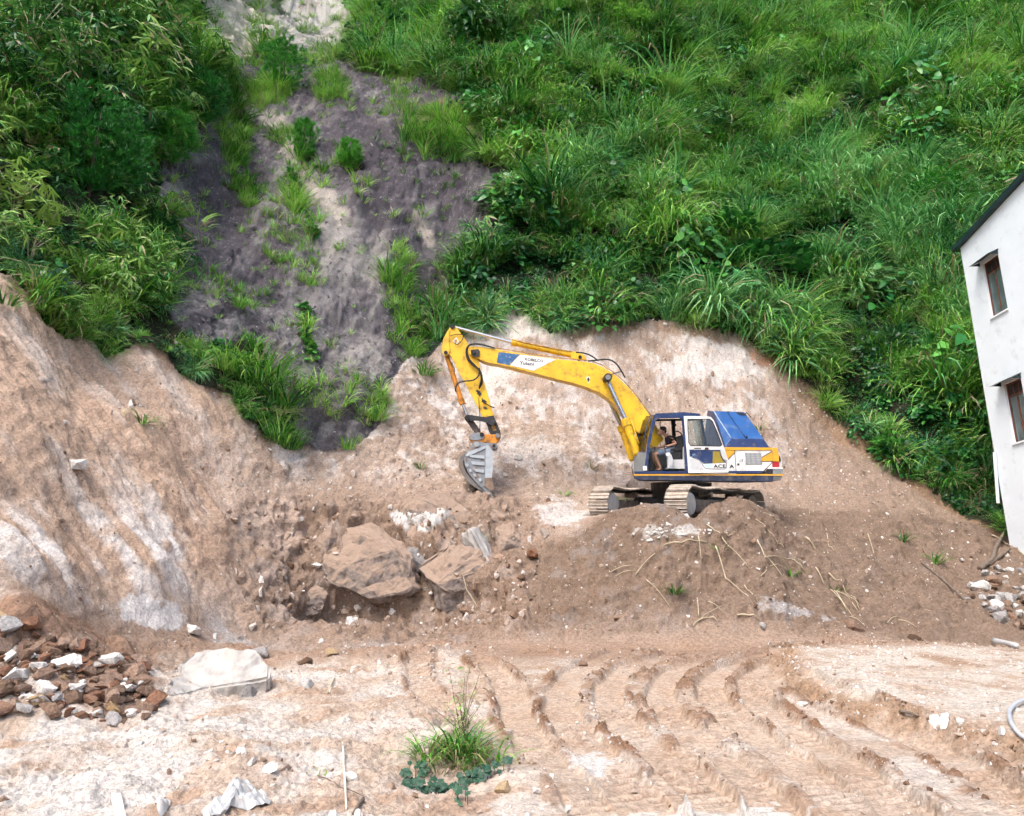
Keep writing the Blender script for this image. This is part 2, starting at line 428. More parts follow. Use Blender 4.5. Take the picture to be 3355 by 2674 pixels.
for pts, hw, dp in RUTS:
    line = smoothline([on_floor(*p) for p in pts], 5)
    d, arc, side = polydist(wx, wy, line)
    inside = sstep(hw, hw * 0.84, d)
    ridge = np.exp(-((d - hw * 1.25) / (hw * 0.26)) ** 2) * ridge_n
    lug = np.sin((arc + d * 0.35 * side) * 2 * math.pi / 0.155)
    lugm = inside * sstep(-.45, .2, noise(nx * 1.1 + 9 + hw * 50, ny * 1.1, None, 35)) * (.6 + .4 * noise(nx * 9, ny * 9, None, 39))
    inside = inside * (.7 + .3 * sstep(-.5, .3, noise(nx * .9 + hw * 31, ny * .9, None, 38)))
    low[near] = np.minimum(low[near], -dp * 1.35 * inside); high[near] = np.maximum(high[near], 0.075 * ridge * (1 - inside)); dz[near] += 0.034 * sstep(-.1, .3, lug) * lugm
    rut_bare[near] = np.maximum(rut_bare[near], inside); rut_ridge[near] = np.maximum(rut_ridge[near], ridge * (1 - inside))
    tread_shade[near] = np.maximum(tread_shade[near], lugm * sstep(0.0, 0.8, -lug))
rut_ridge *= 1 - rut_bare
dz += low + high * (1 - rut_bare) * (0.7 + 0.6 * np.abs(fin) + 0.5 * mic)
rutzone = np.zeros(len(GX)); rutzone[near] = sstep(1000, 1120, PX[near]) * floorw[near] * sstep(1340, 1380, PY[near])
disp *= (1 - 0.85 * rut_bare) * (1 - .45 * rutzone)
# raised gravel terrace on the right with a broken earth edge
TER = [on_floor(*p) for p in ((1625, 1405), (1640, 1440), (1700, 1490), (1790, 1530), (1890, 1545), (1990, 1570), (2080, 1615), (2200, 1700), (2500, 1760))]
tl = smoothline([(a, b) for a, b in TER], 5)
d, arc, side = polydist(GX[near], GY[near], tl)
sd = d * side + 0.12 * noise(nx * 1.3, ny * 1.3, None, 36) + 0.05 * noise(nx * 5, ny * 5, None, 37)
ter_back = sstep(15.2, 13.4, ny)
terw = sstep(-0.05, 0.6, sd + .10 * noise(nx * 2.7, ny * 2.7, None, 41)) * ter_back * sstep(-0.1, 0.5, nx - 2.6)
TERR = np.zeros(len(GX)); TERR[near] = terw
TERE = np.zeros(len(GX)); TERE[near] = terw * (1 - terw) * 4
dz += 0.25 * TERR + 0.10 * TERE * fin + 0.06 * TERE * med
# heap of rubble at the left, weed hummock in front, dirt in front of the bucket
def bump_at(xp, yp, rx, h, rad=None):
    global dz
    X, Y = on_floor(xp, yp)
    q = ((GX - X) ** 2 + (GY - Y) ** 2) / rx ** 2
    dz += h * np.exp(-q) * (GY < 20)
bump_at(110, 1430, 0.9, 0.32); bump_at(230, 1440, 0.7, 0.2); bump_at(20, 1410, 0.9, 0.2)
bump_at(950, 1590, 0.5, 0.26); bump_at(400, 1560, 0.8, 0.08); bump_at(1110, 1655, .5, .12); bump_at(600, 1620, 0.9, .1)

disp *= 0.25 + 0.75 * sstep(0.0, 0.9, ex)
TX = GX + NRM[:, 0] * disp; TY = GY + NRM[:, 1] * disp; TZ = GZ + NRM[:, 2] * disp + dz
# --- soil colours (albedo, plus painted groove shade)
def C3(r, g, b): return np.array((r, g, b), np.float32)
def blend(c, new, m):
    return c * (1 - m[:, None]) + new * m[:, None]
n_lo = fbm(x * 0.8, y * 0.8, z * 0.8, 41, 4); n_mid = fbm(x * 3.0, y * 3.0, z * 3.0, 42, 4); n_hi = fbm(x * 11, y * 11, z * 11, 43, 3)
n_pat = fbm(x * 1.9 + 5, y * 1.9, z * 1.9, 44, 4)
col = np.tile(C3(.55, .43, .34), (len(GX), 1))
# floor
col = blend(col, C3(.63, .55, .48), floorw * sstep(-0.15, 0.35, n_pat + 0.4 * n_lo))
col = blend(col, C3(.40, .27, .19), floorw * sstep(0.12, 0.42, n_mid - 0.5 * n_pat) * 0.75)
col = blend(col, C3(.56, .415, .31), rut_bare * 0.7)
col = blend(col, C3(.33, .205, .135), np.clip(tread_shade * 0.85, 0, 1))  # shade between the tyre lugs painted into the groove colour
col = blend(col, C3(.27, .155, .095), np.clip(rut_ridge * 1.9, 0, 1) * sstep(-.6, .1, n_mid))
col = blend(col, C3(.36, .235, .155), floorw * sstep(980, 1120, PX) * sstep(1510, 1400, PY) * (1 - rut_bare) * sstep(-.3, .3, n_mid) * .6)
col = blend(col, C3(.62, .545, .47), TERR * sstep(-0.35, 0.3, n_pat) * (1 - TERE * .7))
col = blend(col, C3(.36, .235, .15), np.clip(TERE * 1.1, 0, 1) * sstep(-.7, .1, n_mid))
far_f = floorw * sstep(1410, 1368, PY + 16 * n_lo)
col = blend(col, C3(.33, .215, .15), far_f * 0.8)
col = blend(col, C3(.40, .37, .355), far_f * sstep(960, 760, PX) * sstep(400, 470, PX) * sstep(1372, 1352, PY) * sstep(-.4, .2, n_pat))
col = blend(col, C3(.66, .61, .56), floorw * sstep(500, 300, PX) * sstep(1500, 1540, PY) * sstep(-.4, .3, n_pat) * .8)
col = blend(col, C3(.66, .61, .57), floorw * sstep(950, 600, PX) * sstep(1390, 1430, PY) * sstep(-.25, .3, n_pat) * .6)
# left bank: smooth tan above, chalky white ribs low down
wl_ = left_w
col = blend(col, C3(.53, .375, .275), wl_)
streak = fbm(y * 2.2 + 0.35 * z, z * 0.45, x * 0.4, 45, 4)
col = blend(col, C3(.66, .565, .495), wl_ * sstep(-0.05, 0.55, .7 * streak + 0.4 * n_lo + .3 * n_mid) * .75)
col = blend(col, C3(.44, .30, .215), wl_ * sstep(0.22, 0.5, -streak + 0.5 * n_mid) * 0.6)
lowl = wl_ * sstep(980, 1180, PY) * sstep(470, 360, PX)
col = blend(col, C3(.78, .73, .69), lowl * sstep(-0.05, 0.4, lowrib * .25 + 0.6 * streak + .5 * n_mid) * .85)
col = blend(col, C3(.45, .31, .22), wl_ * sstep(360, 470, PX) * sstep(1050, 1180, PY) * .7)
# back cut, bench, pit and mound
bw = back_w
col = blend(col, C3(.44, .335, .265), bw)
streakb = fbm(x * 1.6 + 0.9 * z, z * 0.8 - .3 * x, y * 0.5, 46, 4)
upper = bw * sstep(1060, 960, PY)
col = blend(col, C3(.63, .58, .55), upper * sstep(-0.12, 0.4, .5 * streakb + 0.4 * n_lo + 0.7 * n_mid + .3 * n_hi) * .85)
col = blend(col, C3(.30, .215, .165), bw * sstep(0.15, 0.45, -streakb + 0.5 * n_mid) * 0.65)
col = blend(col, C3(.255, .175, .125), mound_w * (0.85 + 0.15 * n_pat))
col = blend(col, C3(.22, .14, .092), mound_w * sstep(.1, .45, n_lo + .4 * n_mid) * .7)
col = blend(col, C3(.33, .285, .26), mound_w * sstep(.2, .5, n_pat + .3 * n_mid) * .6)
col = blend(col, C3(.26, .18, .13), pit_w * 0.85)
col = blend(col, C3(.50, .43, .39), pit_w * sstep(.15, .4, n_pat + .3 * slab) * .8)
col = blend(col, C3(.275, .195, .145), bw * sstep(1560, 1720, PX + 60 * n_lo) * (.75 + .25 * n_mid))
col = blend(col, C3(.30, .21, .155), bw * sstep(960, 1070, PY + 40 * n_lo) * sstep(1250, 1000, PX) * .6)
def patch(px, py, rx, ry, c, amt=1.0, f=1.0):
    """a patch of other soil lying at that spot of the terrain"""
    global col
    q = np.sqrt(((PX - px) / rx) ** 2 + ((PY - py) / ry) ** 2) + f * (n_pat + .5 * n_mid + .4 * n_hi)
    col = blend(col, C3(*c), sstep(1.0, 0.75, q) * amt * (GY > 4))
patch(890, 1098, 40, 24, (.72, .69, .66), .9, 1.3); patch(1420, 1120, 60, 14, (.70, .66, .62), .8, 1.5); patch(1180, 1085, 60, 30, (.62, .57, .54), .8)
patch(1030, 780, 60, 90, (.70, .64, .58), .7); patch(1100, 690, 90, 25, (.74, .68, .62), .8); patch(1480, 770, 130, 50, (.66, .61, .57), .8)
patch(1100, 950, 70, 30, (.64, .58, .54), .7); patch(1650, 1290, 70, 22, (.48, .45, .44), .8); patch(1620, 745, 40, 30, (.33, .15, .07), .8)
patch(60, 1360, 150, 80, (.33, .20, .135), .85, .6); patch(170, 1440, 190, 75, (.31, .20, .14), .85, .6); patch(320, 1300, 70, 30, (.8, .77, .75), .8)
patch(930, 1560, 80, 50, (.36, .30, .24), .6); patch(1250, 1600, 60, 30, (.74, .72, .70), .8); patch(1450, 1700, 220, 25, (.78, .74, .70), .8)
patch(590, 1105, 60, 80, (.50, .375, .30), .8, .25); patch(700, 1240, 60, 60, (.27, .20, .16), .6)
# hill soil
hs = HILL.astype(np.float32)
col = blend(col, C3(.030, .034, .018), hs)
sh_ = SHALE.astype(np.float32)
gl2 = fbm(x * 2.6 - .3 * z, z * .35, y * .35, 48, 4)
shc = np.tile(C3(.100, .090, .100), (len(GX), 1))
shc = blend(shc, C3(.20, .185, .185), sstep(.0, .45, gully * .7 + .9 * gl2 + .35 * n_lo))
for (px, py, rx, ry) in ((470, 470, 75, 200), (800, 330, 120, 130), (960, 430, 60, 80), (560, 590, 60, 70), (900, 230, 90, 60), (640, 180, 60, 40)):
    q = np.sqrt(((PX - px) / rx) ** 2 + ((PY - py) / ry) ** 2) + .4 * n_pat + .3 * n_mid
    shc = blend(shc, C3(.085, .074, .085), sstep(1.2, .6, q + .5 * gl2) * .85)
for (px, py, rx, ry) in ((560, 230, 60, 60), (620, 400, 50, 80), (740, 560, 70, 90), (760, 760, 70, 90), (895, 478, 22, 22), (690, 480, 40, 100)):
    q = np.sqrt(((PX - px) / rx) ** 2 + ((PY - py) / ry) ** 2) + .5 * n_pat + .3 * n_mid
    shc = blend(shc, C3(.36, .335, .31), sstep(1.1, .3, q + 1.0 * gl2) * .7)
shc = blend(shc, C3(.27, .25, .25), sstep(.25, .55, n_hi) * .5)
for p0_, p1_, w_ in (((485, 165), (640, 310), 26), ((600, 300), (720, 470), 22), ((880, 455), (905, 505), 14)):
    dd_, _, _ = polydist(PX + 14 * n_pat, PY + 14 * n_mid, [p0_, p1_])
    shc = blend(shc, C3(.44, .39, .34), sstep(w_, w_ * .4, dd_ + 10 * gl2) * .85)
shc = shc * (1 + .35 * np.sign(np.sin(bed * 31)) * sstep(.6, 1, np.abs(np.sin(bed * 31))))[:, None] ** .5 if False else shc * (1 + .22 * np.clip(3 * (np.round(5 * bed) / 5 - bed), -1, 1))[:, None]
col = blend(col, shc, sh_)
cl = CLIFF.astype(np.float32)
clc = np.tile(C3(.72, .65, .53), (len(GX), 1))
clc = blend(clc, C3(.46, .44, .41), sstep(520, 600, PX + 40 * n_lo) * (PX < 900))
clc = blend(clc, C3(.20, .17, .13), sstep(.15, .4, n_pat) * .7)
col = blend(col, clc, cl)
patch(955, 255, 55, 36, (.34, .20, .13), .8); patch(975, 275, 30, 14, (.55, .44, .33), .8)
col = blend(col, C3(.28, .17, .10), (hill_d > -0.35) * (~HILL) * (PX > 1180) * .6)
col *= (1 + 0.20 * n_hi + 0.12 * n_mid)[:, None]
col *= (1 - .20 * mound_w - .02 * BENCH_W + .06 * left_w - .05 * floorw)[:, None]
col = np.clip(col, 0.01, 0.85)

# --- material shared by all soil
m_soil, nt, bsdf = newmat('soil')
N, L = nt.nodes, nt.links
ca = N.new('ShaderNodeAttribute'); ca.attribute_name = 'soil_colour'
geo = N.new('ShaderNodeNewGeometry')
nz = N.new('ShaderNodeTexNoise'); nz.inputs['Scale'].default_value = 18; nz.inputs['Detail'].default_value = 5; nz.inputs['Roughness'].default_value = 0.68
L.new(geo.outputs['Position'], nz.inputs['Vector'])
mr = N.new('ShaderNodeMapRange'); mr.inputs['From Min'].default_value = .32; mr.inputs['From Max'].default_value = .68; mr.inputs['To Min'].default_value = .66; mr.inputs['To Max'].default_value = 1.26
L.new(nz.outputs['Fac'], mr.inputs['Value'])
mx = N.new('ShaderNodeMix'); mx.data_type = 'RGBA'; mx.blend_type = 'MULTIPLY'; mx.inputs['Factor'].default_value = 1
L.new(ca.outputs['Color'], mx.inputs['A']); L.new(mr.outputs['Result'], mx.inputs['B'])
n5 = N.new('ShaderNodeTexNoise'); n5.inputs['Scale'].default_value = 42; n5.inputs['Detail'].default_value = 2; L.new(geo.outputs['Position'], n5.inputs['Vector'])
cr5 = N.new('ShaderNodeValToRGB'); L.new(n5.outputs['Fac'], cr5.inputs['Fac'])
for el, (ps, vl) in zip([cr5.color_ramp.elements[0], cr5.color_ramp.elements[1], cr5.color_ramp.elements.new(.44), cr5.color_ramp.elements.new(.57)], ((.32, .68), (.68, 1.2), (.42, .98), (.58, 1.0))): el.position = ps; el.color = (vl, vl, vl, 1)
mx5 = N.new('ShaderNodeMix'); mx5.data_type = 'RGBA'; mx5.blend_type = 'MULTIPLY'; mx5.inputs['Factor'].default_value = 1
L.new(mx.outputs['Result'], mx5.inputs['A']); L.new(cr5.outputs['Color'], mx5.inputs['B'])
L.new(mx5.outputs['Result'], bsdf.inputs['Base Color'])
bsdf.inputs['Roughness'].default_value = .92; bsdf.inputs['Specular IOR Level'].default_value = .18
bp = N.new('ShaderNodeBump'); bp.inputs['Strength'].default_value = 1.0; bp.inputs['Distance'].default_value = .05
L.new(nz.outputs['Fac'], bp.inputs['Height']); L.new(bp.outputs['Normal'], bsdf.inputs['Normal'])

# --- meshes: one sheet, cut into the pieces of the setting
ii = (np.arange(NR - 1)[:, None] * NA + np.arange(NA - 1)[None, :]).ravel()
QUADS = np.stack([ii, ii + 1, ii + 1 + NA, ii + NA], 1)
V3 = np.stack([TX, TY, TZ], 1)
def grid_mesh(name, quads, attrs=True):
    used, inv = np.unique(quads.ravel(), return_inverse=True)
    me = bpy.data.meshes.new(name)
    me.vertices.add(len(used)); me.vertices.foreach_set('co', V3[used].astype(np.float32).ravel())
    nf = len(quads)
    me.loops.add(nf * 4); me.loops.foreach_set('vertex_index', inv.astype(np.int32).ravel())
    me.polygons.add(nf); me.polygons.foreach_set('loop_start', (np.arange(nf) * 4).astype(np.int32))
    me.update(calc_edges=True)
    me.polygons.foreach_set('use_smooth', np.ones(nf, bool))
    if attrs:
        a = me.attributes.new('soil_colour', 'FLOAT_COLOR', 'POINT')
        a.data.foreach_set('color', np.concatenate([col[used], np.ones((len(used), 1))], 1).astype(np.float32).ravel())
    me.materials.append(m_soil)
    o = bpy.data.objects.new(name, me); COL.objects.link(o)
    return o
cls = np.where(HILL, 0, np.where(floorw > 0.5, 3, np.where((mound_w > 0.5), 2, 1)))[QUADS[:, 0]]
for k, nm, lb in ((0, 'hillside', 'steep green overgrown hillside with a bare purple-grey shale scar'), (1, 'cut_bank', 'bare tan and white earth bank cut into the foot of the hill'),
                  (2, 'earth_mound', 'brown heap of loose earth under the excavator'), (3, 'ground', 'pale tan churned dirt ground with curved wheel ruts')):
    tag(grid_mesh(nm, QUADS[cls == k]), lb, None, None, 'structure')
CAST = grid_mesh('cast_sheet', QUADS, False)
bpy.context.view_layer.update()
from mathutils.bvhtree import BVHTree
BVH = BVHTree.FromObject(CAST, bpy.context.evaluated_depsgraph_get())
def hit(px, py):
    """where the view ray of photograph pixel px, py meets the terrain: point and normal"""
    d = Vector(ray(px, py)).normalized()
    p, n, _, _ = BVH.ray_cast(Vector((0, 0, CAMZ)), d)
    if p is None: return None, None
    if n.z < 0: n = -n
    return p.copy(), n.copy()
def hitd(x, y): return hit(x * D, y * D)
def drop(X, Y):
    p, n, _, _ = BVH.ray_cast(Vector((X, Y, 150)), Vector((0, 0, -1)))
    return (p.copy(), n.copy()) if p is not None else (None, None)
# ================================================================== VEGETATION
def leafmat(name, dark, mid, lite, trans=0.16, rough=0.5, var=0.5):
    """leaf colour from the plant's own tint (0..1) and a random value for each plant"""
    m, nt, b = newmat(name)
    N, L = nt.nodes, nt.links
    at_ = N.new('ShaderNodeAttribute'); at_.attribute_type = 'INSTANCER'; at_.attribute_name = 'tint'
    lf = N.new('ShaderNodeAttribute'); lf.attribute_name = 'leaf'
    oi = N.new('ShaderNodeObjectInfo')
    a1 = N.new('ShaderNodeMath'); a1.operation = 'MULTIPLY_ADD'; a1.inputs[1].default_value = var; L.new(oi.outputs['Random'], a1.inputs[0]); L.new(at_.outputs['Fac'], a1.inputs[2])
    a2 = N.new('ShaderNodeMath'); a2.operation = 'MULTIPLY_ADD'; a2.inputs[1].default_value = 0.8; L.new(lf.outputs['Fac'], a2.inputs[0]); L.new(a1.outputs[0], a2.inputs[2])
    a3 = N.new('ShaderNodeMath'); a3.operation = 'SUBTRACT'; a3.inputs[1].default_value = (var + 0.8) / 2; L.new(a2.outputs[0], a3.inputs[0])
    cr = N.new('ShaderNodeValToRGB'); L.new(a3.outputs[0], cr.inputs['Fac'])
    cr.color_ramp.elements[0].position = 0.0; cr.color_ramp.elements[0].color = (*dark, 1)
    cr.color_ramp.elements[1].position = 1.0; cr.color_ramp.elements[1].color = (*lite, 1)
    e = cr.color_ramp.elements.new(0.5); e.color = (*mid, 1)
    L.new(cr.outputs['Color'], b.inputs['Base Color'])
    b.inputs['Roughness'].default_value = rough; b.inputs['Specular IOR Level'].default_value = 0.35
    tr = N.new('ShaderNodeBsdfTranslucent'); L.new(cr.outputs['Color'], tr.inputs['Color'])
    ms = N.new('ShaderNodeMixShader'); ms.inputs['Fac'].default_value = trans
    L.new(b.outputs['BSDF'], ms.inputs[1]); L.new(tr.outputs['BSDF'], ms.inputs[2])
    L.new(ms.outputs['Shader'], N['Material Output'].inputs['Surface'])
    return m
M_GRASS = leafmat('grass_blade', (.012, .085, .014), (.080, .31, .030), (.36, .63, .12))
M_REED = leafmat('reed_blade', (.014, .10, .032), (.095, .33, .105), (.36, .66, .27))
M_BROAD = leafmat('broad_leaf', (.007, .058, .016), (.030, .19, .034), (.13, .40, .07), rough=.35)
M_BAMB = leafmat('bamboo_leaf', (.012, .080, .026), (.080, .28, .06), (.42, .62, .16))
M_PINE = leafmat('pine_needle', (.010, .11, .014), (.030, .22, .022), (.11, .38, .036), trans=.15)
M_DRY = leafmat('dry_blade', (.20, .15, .08), (.34, .27, .15), (.48, .42, .28), trans=.2)
M_BARK = mat('bark', (.075, .05, .035), .9, var=.4, scale=14, bump=.5)
M_STRAW = mat('straw', (.50, .42, .29), .8, var=.35, scale=5)

class Leaves:
    """collects leaf strips into one mesh, each leaf with its own brightness"""
    def __init__(s): s.v = []; s.f = []; s.t = []; s.m = []
    def strip(s, pts, widths, side, val=0.5, mi=0):
        """ribbon through pts, half-widths, along vector side"""
        b = len(s.v)
        side = np.asarray(side, float)
        for p, w in zip(pts, widths):
            if w < 1e-6: s.v.append(p); s.t.append(val)
            else:
                s.v.append(p - side * w); s.v.append(p + side * w); s.t += [val, val]
        idx = []; k = b
        for w in widths:
            if w < 1e-6: idx.append((k, k)); k += 1
            else: idx.append((k, k + 1)); k += 2
        for (a0, a1), (b0, b1) in zip(idx[:-1], idx[1:]):
            if a0 == a1: s.f.append((a0, b1, b0))
            elif b0 == b1: s.f.append((a0, a1, b0))
            else: s.f.append((a0, a1, b1, b0))
            s.m.append(mi)
    def blade(s, base, azi, L, th0, th1, w, val, seg=5, mi=0, yaw=0.0):
        p = np.array(base, float); pts = [p.copy()]; wid = [w * .55]
        d = np.array((math.cos(azi), math.sin(azi)))
        for i in range(1, seg + 1):
            t = (i - .5) / seg
            th = th0 + (th1 - th0) * t ** 1.4
            p = p + np.array((d[0] * math.cos(th), d[1] * math.cos(th), math.sin(th))) * (L / seg)
            pts.append(p.copy()); q = i / seg
            wid.append(0.0 if i == seg else w * (1 - q ** 2.2))
        sd = np.array((-math.sin(azi + yaw), math.cos(azi + yaw), random.uniform(-.3, .3))); sd /= np.linalg.norm(sd)
        s.strip(pts, wid, sd, val, mi)
    def leaf(s, base, direction, L, w, val, mi=0, droop=0.25, roll=None):
        """an oval pointed leaf, folded slightly along its midrib"""
        d = np.asarray(direction, float); d /= np.linalg.norm(d) + 1e-9
        up = np.array((0, 0, 1.0)); sd = np.cross(d, up)
        if np.linalg.norm(sd) < .1: sd = np.array((1.0, 0, 0))
        sd /= np.linalg.norm(sd)
        if roll is None: roll = random.uniform(-.7, .7)
        nn = np.cross(sd, d); sd = sd * math.cos(roll) + nn * math.sin(roll)
        p = np.array(base, float); pts = []; 
        for q in (0, .3, .65, 1.0):
            pts.append(p + d * L * q - up * droop * L * q * q)
        s.strip(pts, [w * .25, w, w * .8, 0.0], sd, val, mi)
    def build(s, name, mats, parent=None, link=True):
        me = bpy.data.meshes.new(name)
        me.from_pydata([tuple(p) for p in s.v], [], s.f)
        for m in mats: me.materials.append(m)
        me.polygons.foreach_set('material_index', s.m)
        a = me.attributes.new('leaf', 'FLOAT', 'POINT'); a.data.foreach_set('value', np.array(s.t, np.float32))
        me.update()
        o = bpy.data.objects.new(name, me)
        if link: COL.objects.link(o)
        if parent: o.parent = parent
        return o
U = random.uniform
def src_grass(n, L, w, spread, th1=(-1.2, .2), dry=.06, r=.16, lean=0.0):
    g = Leaves()
    for i in range(n):
        a = U(0, 6.283); rr_ = r * math.sqrt(random.random())
        dr = random.random() < dry
        g.blade((rr_ * math.cos(a), rr_ * math.sin(a), -.05), a + U(-.7, .7), L * U(.55, 1.15), R(90) - U(.02, spread), U(*th1), w * U(.7, 1.2), U(0, 1), 5, 1 if dr else 0, U(-.5, .5))
    return g
def src_broad(n, h, r, lw):
    g = Leaves()
    for i in range(n):
        a = U(0, 6.283); q = math.sqrt(random.random()); zz = h * (1 - q * q) * U(.35, 1.05)
        d = np.array((math.cos(a) * (q + .3), math.sin(a) * (q + .3), U(-.3, .5)))
        g.leaf((r * q * math.cos(a), r * q * math.sin(a), zz), d, lw * U(1.2, 2.1), lw * U(.45, .75), U(0, 1), 0, U(.1, .5))
    return g
def src_bamboo(n, h, r, L):
    g = Leaves()
    for i in range(n):
        a = U(0, 6.283); q = math.sqrt(random.random()); c = np.array((r * q * math.cos(a), r * q * math.sin(a), h * U(.25, 1.0) * (1 - .5 * q * q)))
        a0 = U(0, 6.283)
        for k in range(random.randint(5, 8)):
            aa = a0 + U(-1.3, 1.3)
            g.leaf(c, (math.cos(aa), math.sin(aa), U(-.55, .35)), L * U(.7, 1.2), L * .075, U(0, 1), 1 if random.random() < .05 else 0, U(.1, .5))
    return g
VEG = bpy.data.collections.new('plant_sources')
def source(name, g, mats):
    o = g.build(name, mats, None, False); VEG.objects.link(o); return o
random.seed(11)
S = {}
for k in range(3): S['grass%d' % k] = src_grass(58, 1.35, .019, .7, (-1.5, .1), .09)
for k in range(2): S['tall%d' % k] = src_grass(44, 2.0, .024, .35, (-1.5, -.3), .05, .2)
for k in range(2): S['tuft%d' % k] = src_grass(26, .55, .011, .7, (-.6, .5), .15, .1)
for k in range(3): S['broad%d' % k] = src_broad(120, 1.0, .75, .13)
for k in range(2): S['bamb%d' % k] = src_bamboo(34, 1.3, .65, .30)
for k in range(2): S['dry%d' % k] = src_grass(30, .8, .016, .8, (-1.4, 0), .8, .15)
for k in range(2): S['fine%d' % k] = src_grass(80, 1.0, .013, .8, (-.9, .4), .08, .25)
order = sorted(S)
matof = {'grass': [M_GRASS, M_DRY], 'tall': [M_REED, M_DRY], 'tuft': [M_GRASS, M_DRY], 'broad': [M_BROAD, M_DRY], 'bamb': [M_BAMB, M_DRY], 'dry': [M_GRASS, M_DRY], 'fine': [M_GRASS, M_DRY]}
for k in order: source('a_' + k, S[k], matof[k.rstrip('0123456789')])
def scatter(name, P, rot, scl, idx, tint, coll, label):
    me = bpy.data.meshes.new(name)
    me.vertices.add(len(P)); me.vertices.foreach_set('co', P.astype(np.float32).ravel())
    for nm, ty, key, v in (('rot', 'FLOAT_VECTOR', 'vector', rot), ('scl', 'FLOAT', 'value', scl), ('idx', 'INT', 'value', idx), ('tint', 'FLOAT', 'value', tint)):
        a = me.attributes.new(nm, ty, 'POINT')
        a.data.foreach_set(key, (v.astype(np.int32) if ty == 'INT' else v.astype(np.float32)).ravel())
    o = bpy.data.objects.new(name, me); COL.objects.link(o)
    ng = bpy.data.node_groups.new(name + '_scatter', 'GeometryNodeTree')
    ng.interface.new_socket('Geometry', in_out='INPUT', socket_type='NodeSocketGeometry')
    ng.interface.new_socket('Geometry', in_out='OUTPUT', socket_type='NodeSocketGeometry')
    N, L = ng.nodes, ng.links
    gi = N.new('NodeGroupInput'); go = N.new('NodeGroupOutput')
    ci = N.new('GeometryNodeCollectionInfo'); ci.inputs['Collection'].default_value = coll; ci.inputs['Separate Children'].default_value = True; ci.inputs['Reset Children'].default_value = True
    ip = N.new('GeometryNodeInstanceOnPoints'); ip.inputs['Pick Instance'].default_value = True
    L.new(gi.outputs[0], ip.inputs['Points']); L.new(ci.outputs[0], ip.inputs['Instance'])
    for nm, ty, sock in (('rot', 'FLOAT_VECTOR', 'Rotation'), ('scl', 'FLOAT', 'Scale'), ('idx', 'INT', 'Instance Index')):
        na = N.new('GeometryNodeInputNamedAttribute'); na.data_type = ty; na.inputs['Name'].default_value = nm
        L.new(na.outputs['Attribute'], ip.inputs[sock])
    L.new(ip.outputs[0], go.inputs[0])
    md = o.modifiers.new('scatter', 'NODES'); md.node_group = ng
    return tag(o, label, None, None, 'stuff')
TN = gridnormals(TX, TY, TZ)
# true area round every grid vertex
P_ = V3.reshape(NR, NA, 3)
AREA = np.linalg.norm(np.cross(np.gradient(P_, axis=1), np.gradient(P_, axis=0)), axis=2).ravel()
def pick(weight, density, seed):
    r = np.random.default_rng(seed)
    lam = AREA * weight * density
    return np.repeat(np.arange(len(lam)), r.poisson(lam))
def upright(ids, lean, seed, yaw=None):
    """euler angles: plants stand between straight up and square to the slope"""
    r = np.random.default_rng(seed)
    n = TN[ids]; v = n * lean + np.array((0, 0, 1.0)) * (1 - lean) + r.normal(0, .10, (len(ids), 3))
    v /= np.linalg.norm(v, axis=1, keepdims=True)
    yaw = r.uniform(0, 6.283, len(ids))
    out = np.empty((len(ids), 3))
    ax = np.arcsin(np.clip(-v[:, 1], -1, 1)); ay = np.arctan2(v[:, 0], v[:, 2])
    # R = Ry(ay) Rx(ax) Rz(yaw) as XYZ euler
    cy, sy, cx, sx, cz, sz = np.cos(ay), np.sin(ay), np.cos(-ax * -1), np.sin(-ax * -1), np.cos(yaw), np.sin(yaw)
    r00 = cy * cz + sy * sx * sz; r10 = cx * sz; r20 = -sy * cz + cy * sx * sz
    r21 = sy * sz + cy * sx * cz; r22 = cy * cx
    out[:, 0] = np.arctan2(r21, r22); out[:, 1] = np.arcsin(np.clip(-r20, -1, 1)); out[:, 2] = np.arctan2(r10, r00)
    return out
view = (PX > -160) & (PX < 2330) & (PY > -180) & (PY < 1330)
view = view & (GY < 62)
# grassy patches that have come back on the shale
SH_P = [(490, 300, 36, 130, .9), (520, 420, 22, 60, .8), (470, 200, 50, 50, 1), (620, 430, 22, 90, .9), (610, 545, 60, 70, .55), (650, 600, 45, 70, .6), (835, 600, 34, 90, .9), (860, 690, 40, 60, .7),
        (930, 290, 75, 55, .9), (700, 190, 36, 45, .7), (560, 130, 50, 16, .5), (660, 124, 80, 14, .5), (600, 280, 40, 25, .7), (690, 790, 60, 110, .45), (760, 860, 70, 60, .5), (800, 870, 40, 50, .8),
        (730, 700, 40, 60, .3), (640, 700, 36, 60, .6), (740, 340, 22, 22, .8), (930, 640, 60, 60, .6), (890, 750, 34, 45, .9), (560, 190, 50, 40, .8), (840, 210, 40, 40, .5), (440, 600, 40, 30, .5), (500, 640, 80, 30, .8)]
shw = np.full(len(GX), 0.0)
for px, py, rx, ry, a in SH_P:
    q = np.sqrt(((PX - px) / rx) ** 2 + ((PY - py) / ry) ** 2) + .55 * n_pat + .25 * n_mid
    shw = np.maximum(shw, a * sstep(1.15, .55, q))
shw = np.maximum(shw, .22 * sstep(-.1, .5, n_pat)) * (1 - .5 * pcl) if False else np.maximum(shw, .22 * sstep(-.1, .5, n_pat))
full = HILL & ~SHALE & ~CLIFF
cl_n = fbm(x * .55, y * .55, z * .55, 51, 3)          # clumps and hollows
ty_n = fbm(x * .22 + 3, y * .22, z * .22, 52, 3)      # which plants
co_n = fbm(x * .33 + 8, y * .33, z * .33, 53, 3)      # colour drift
hollow = sstep(-.22, .05, cl_n)
PINES = [(592, 175, 45, 60), (420, 235, 45, 55), (310, 225, 45, 60), (356, 320, 40, 50), (185, 350, 90, 95), (250, 370, 50, 70)]
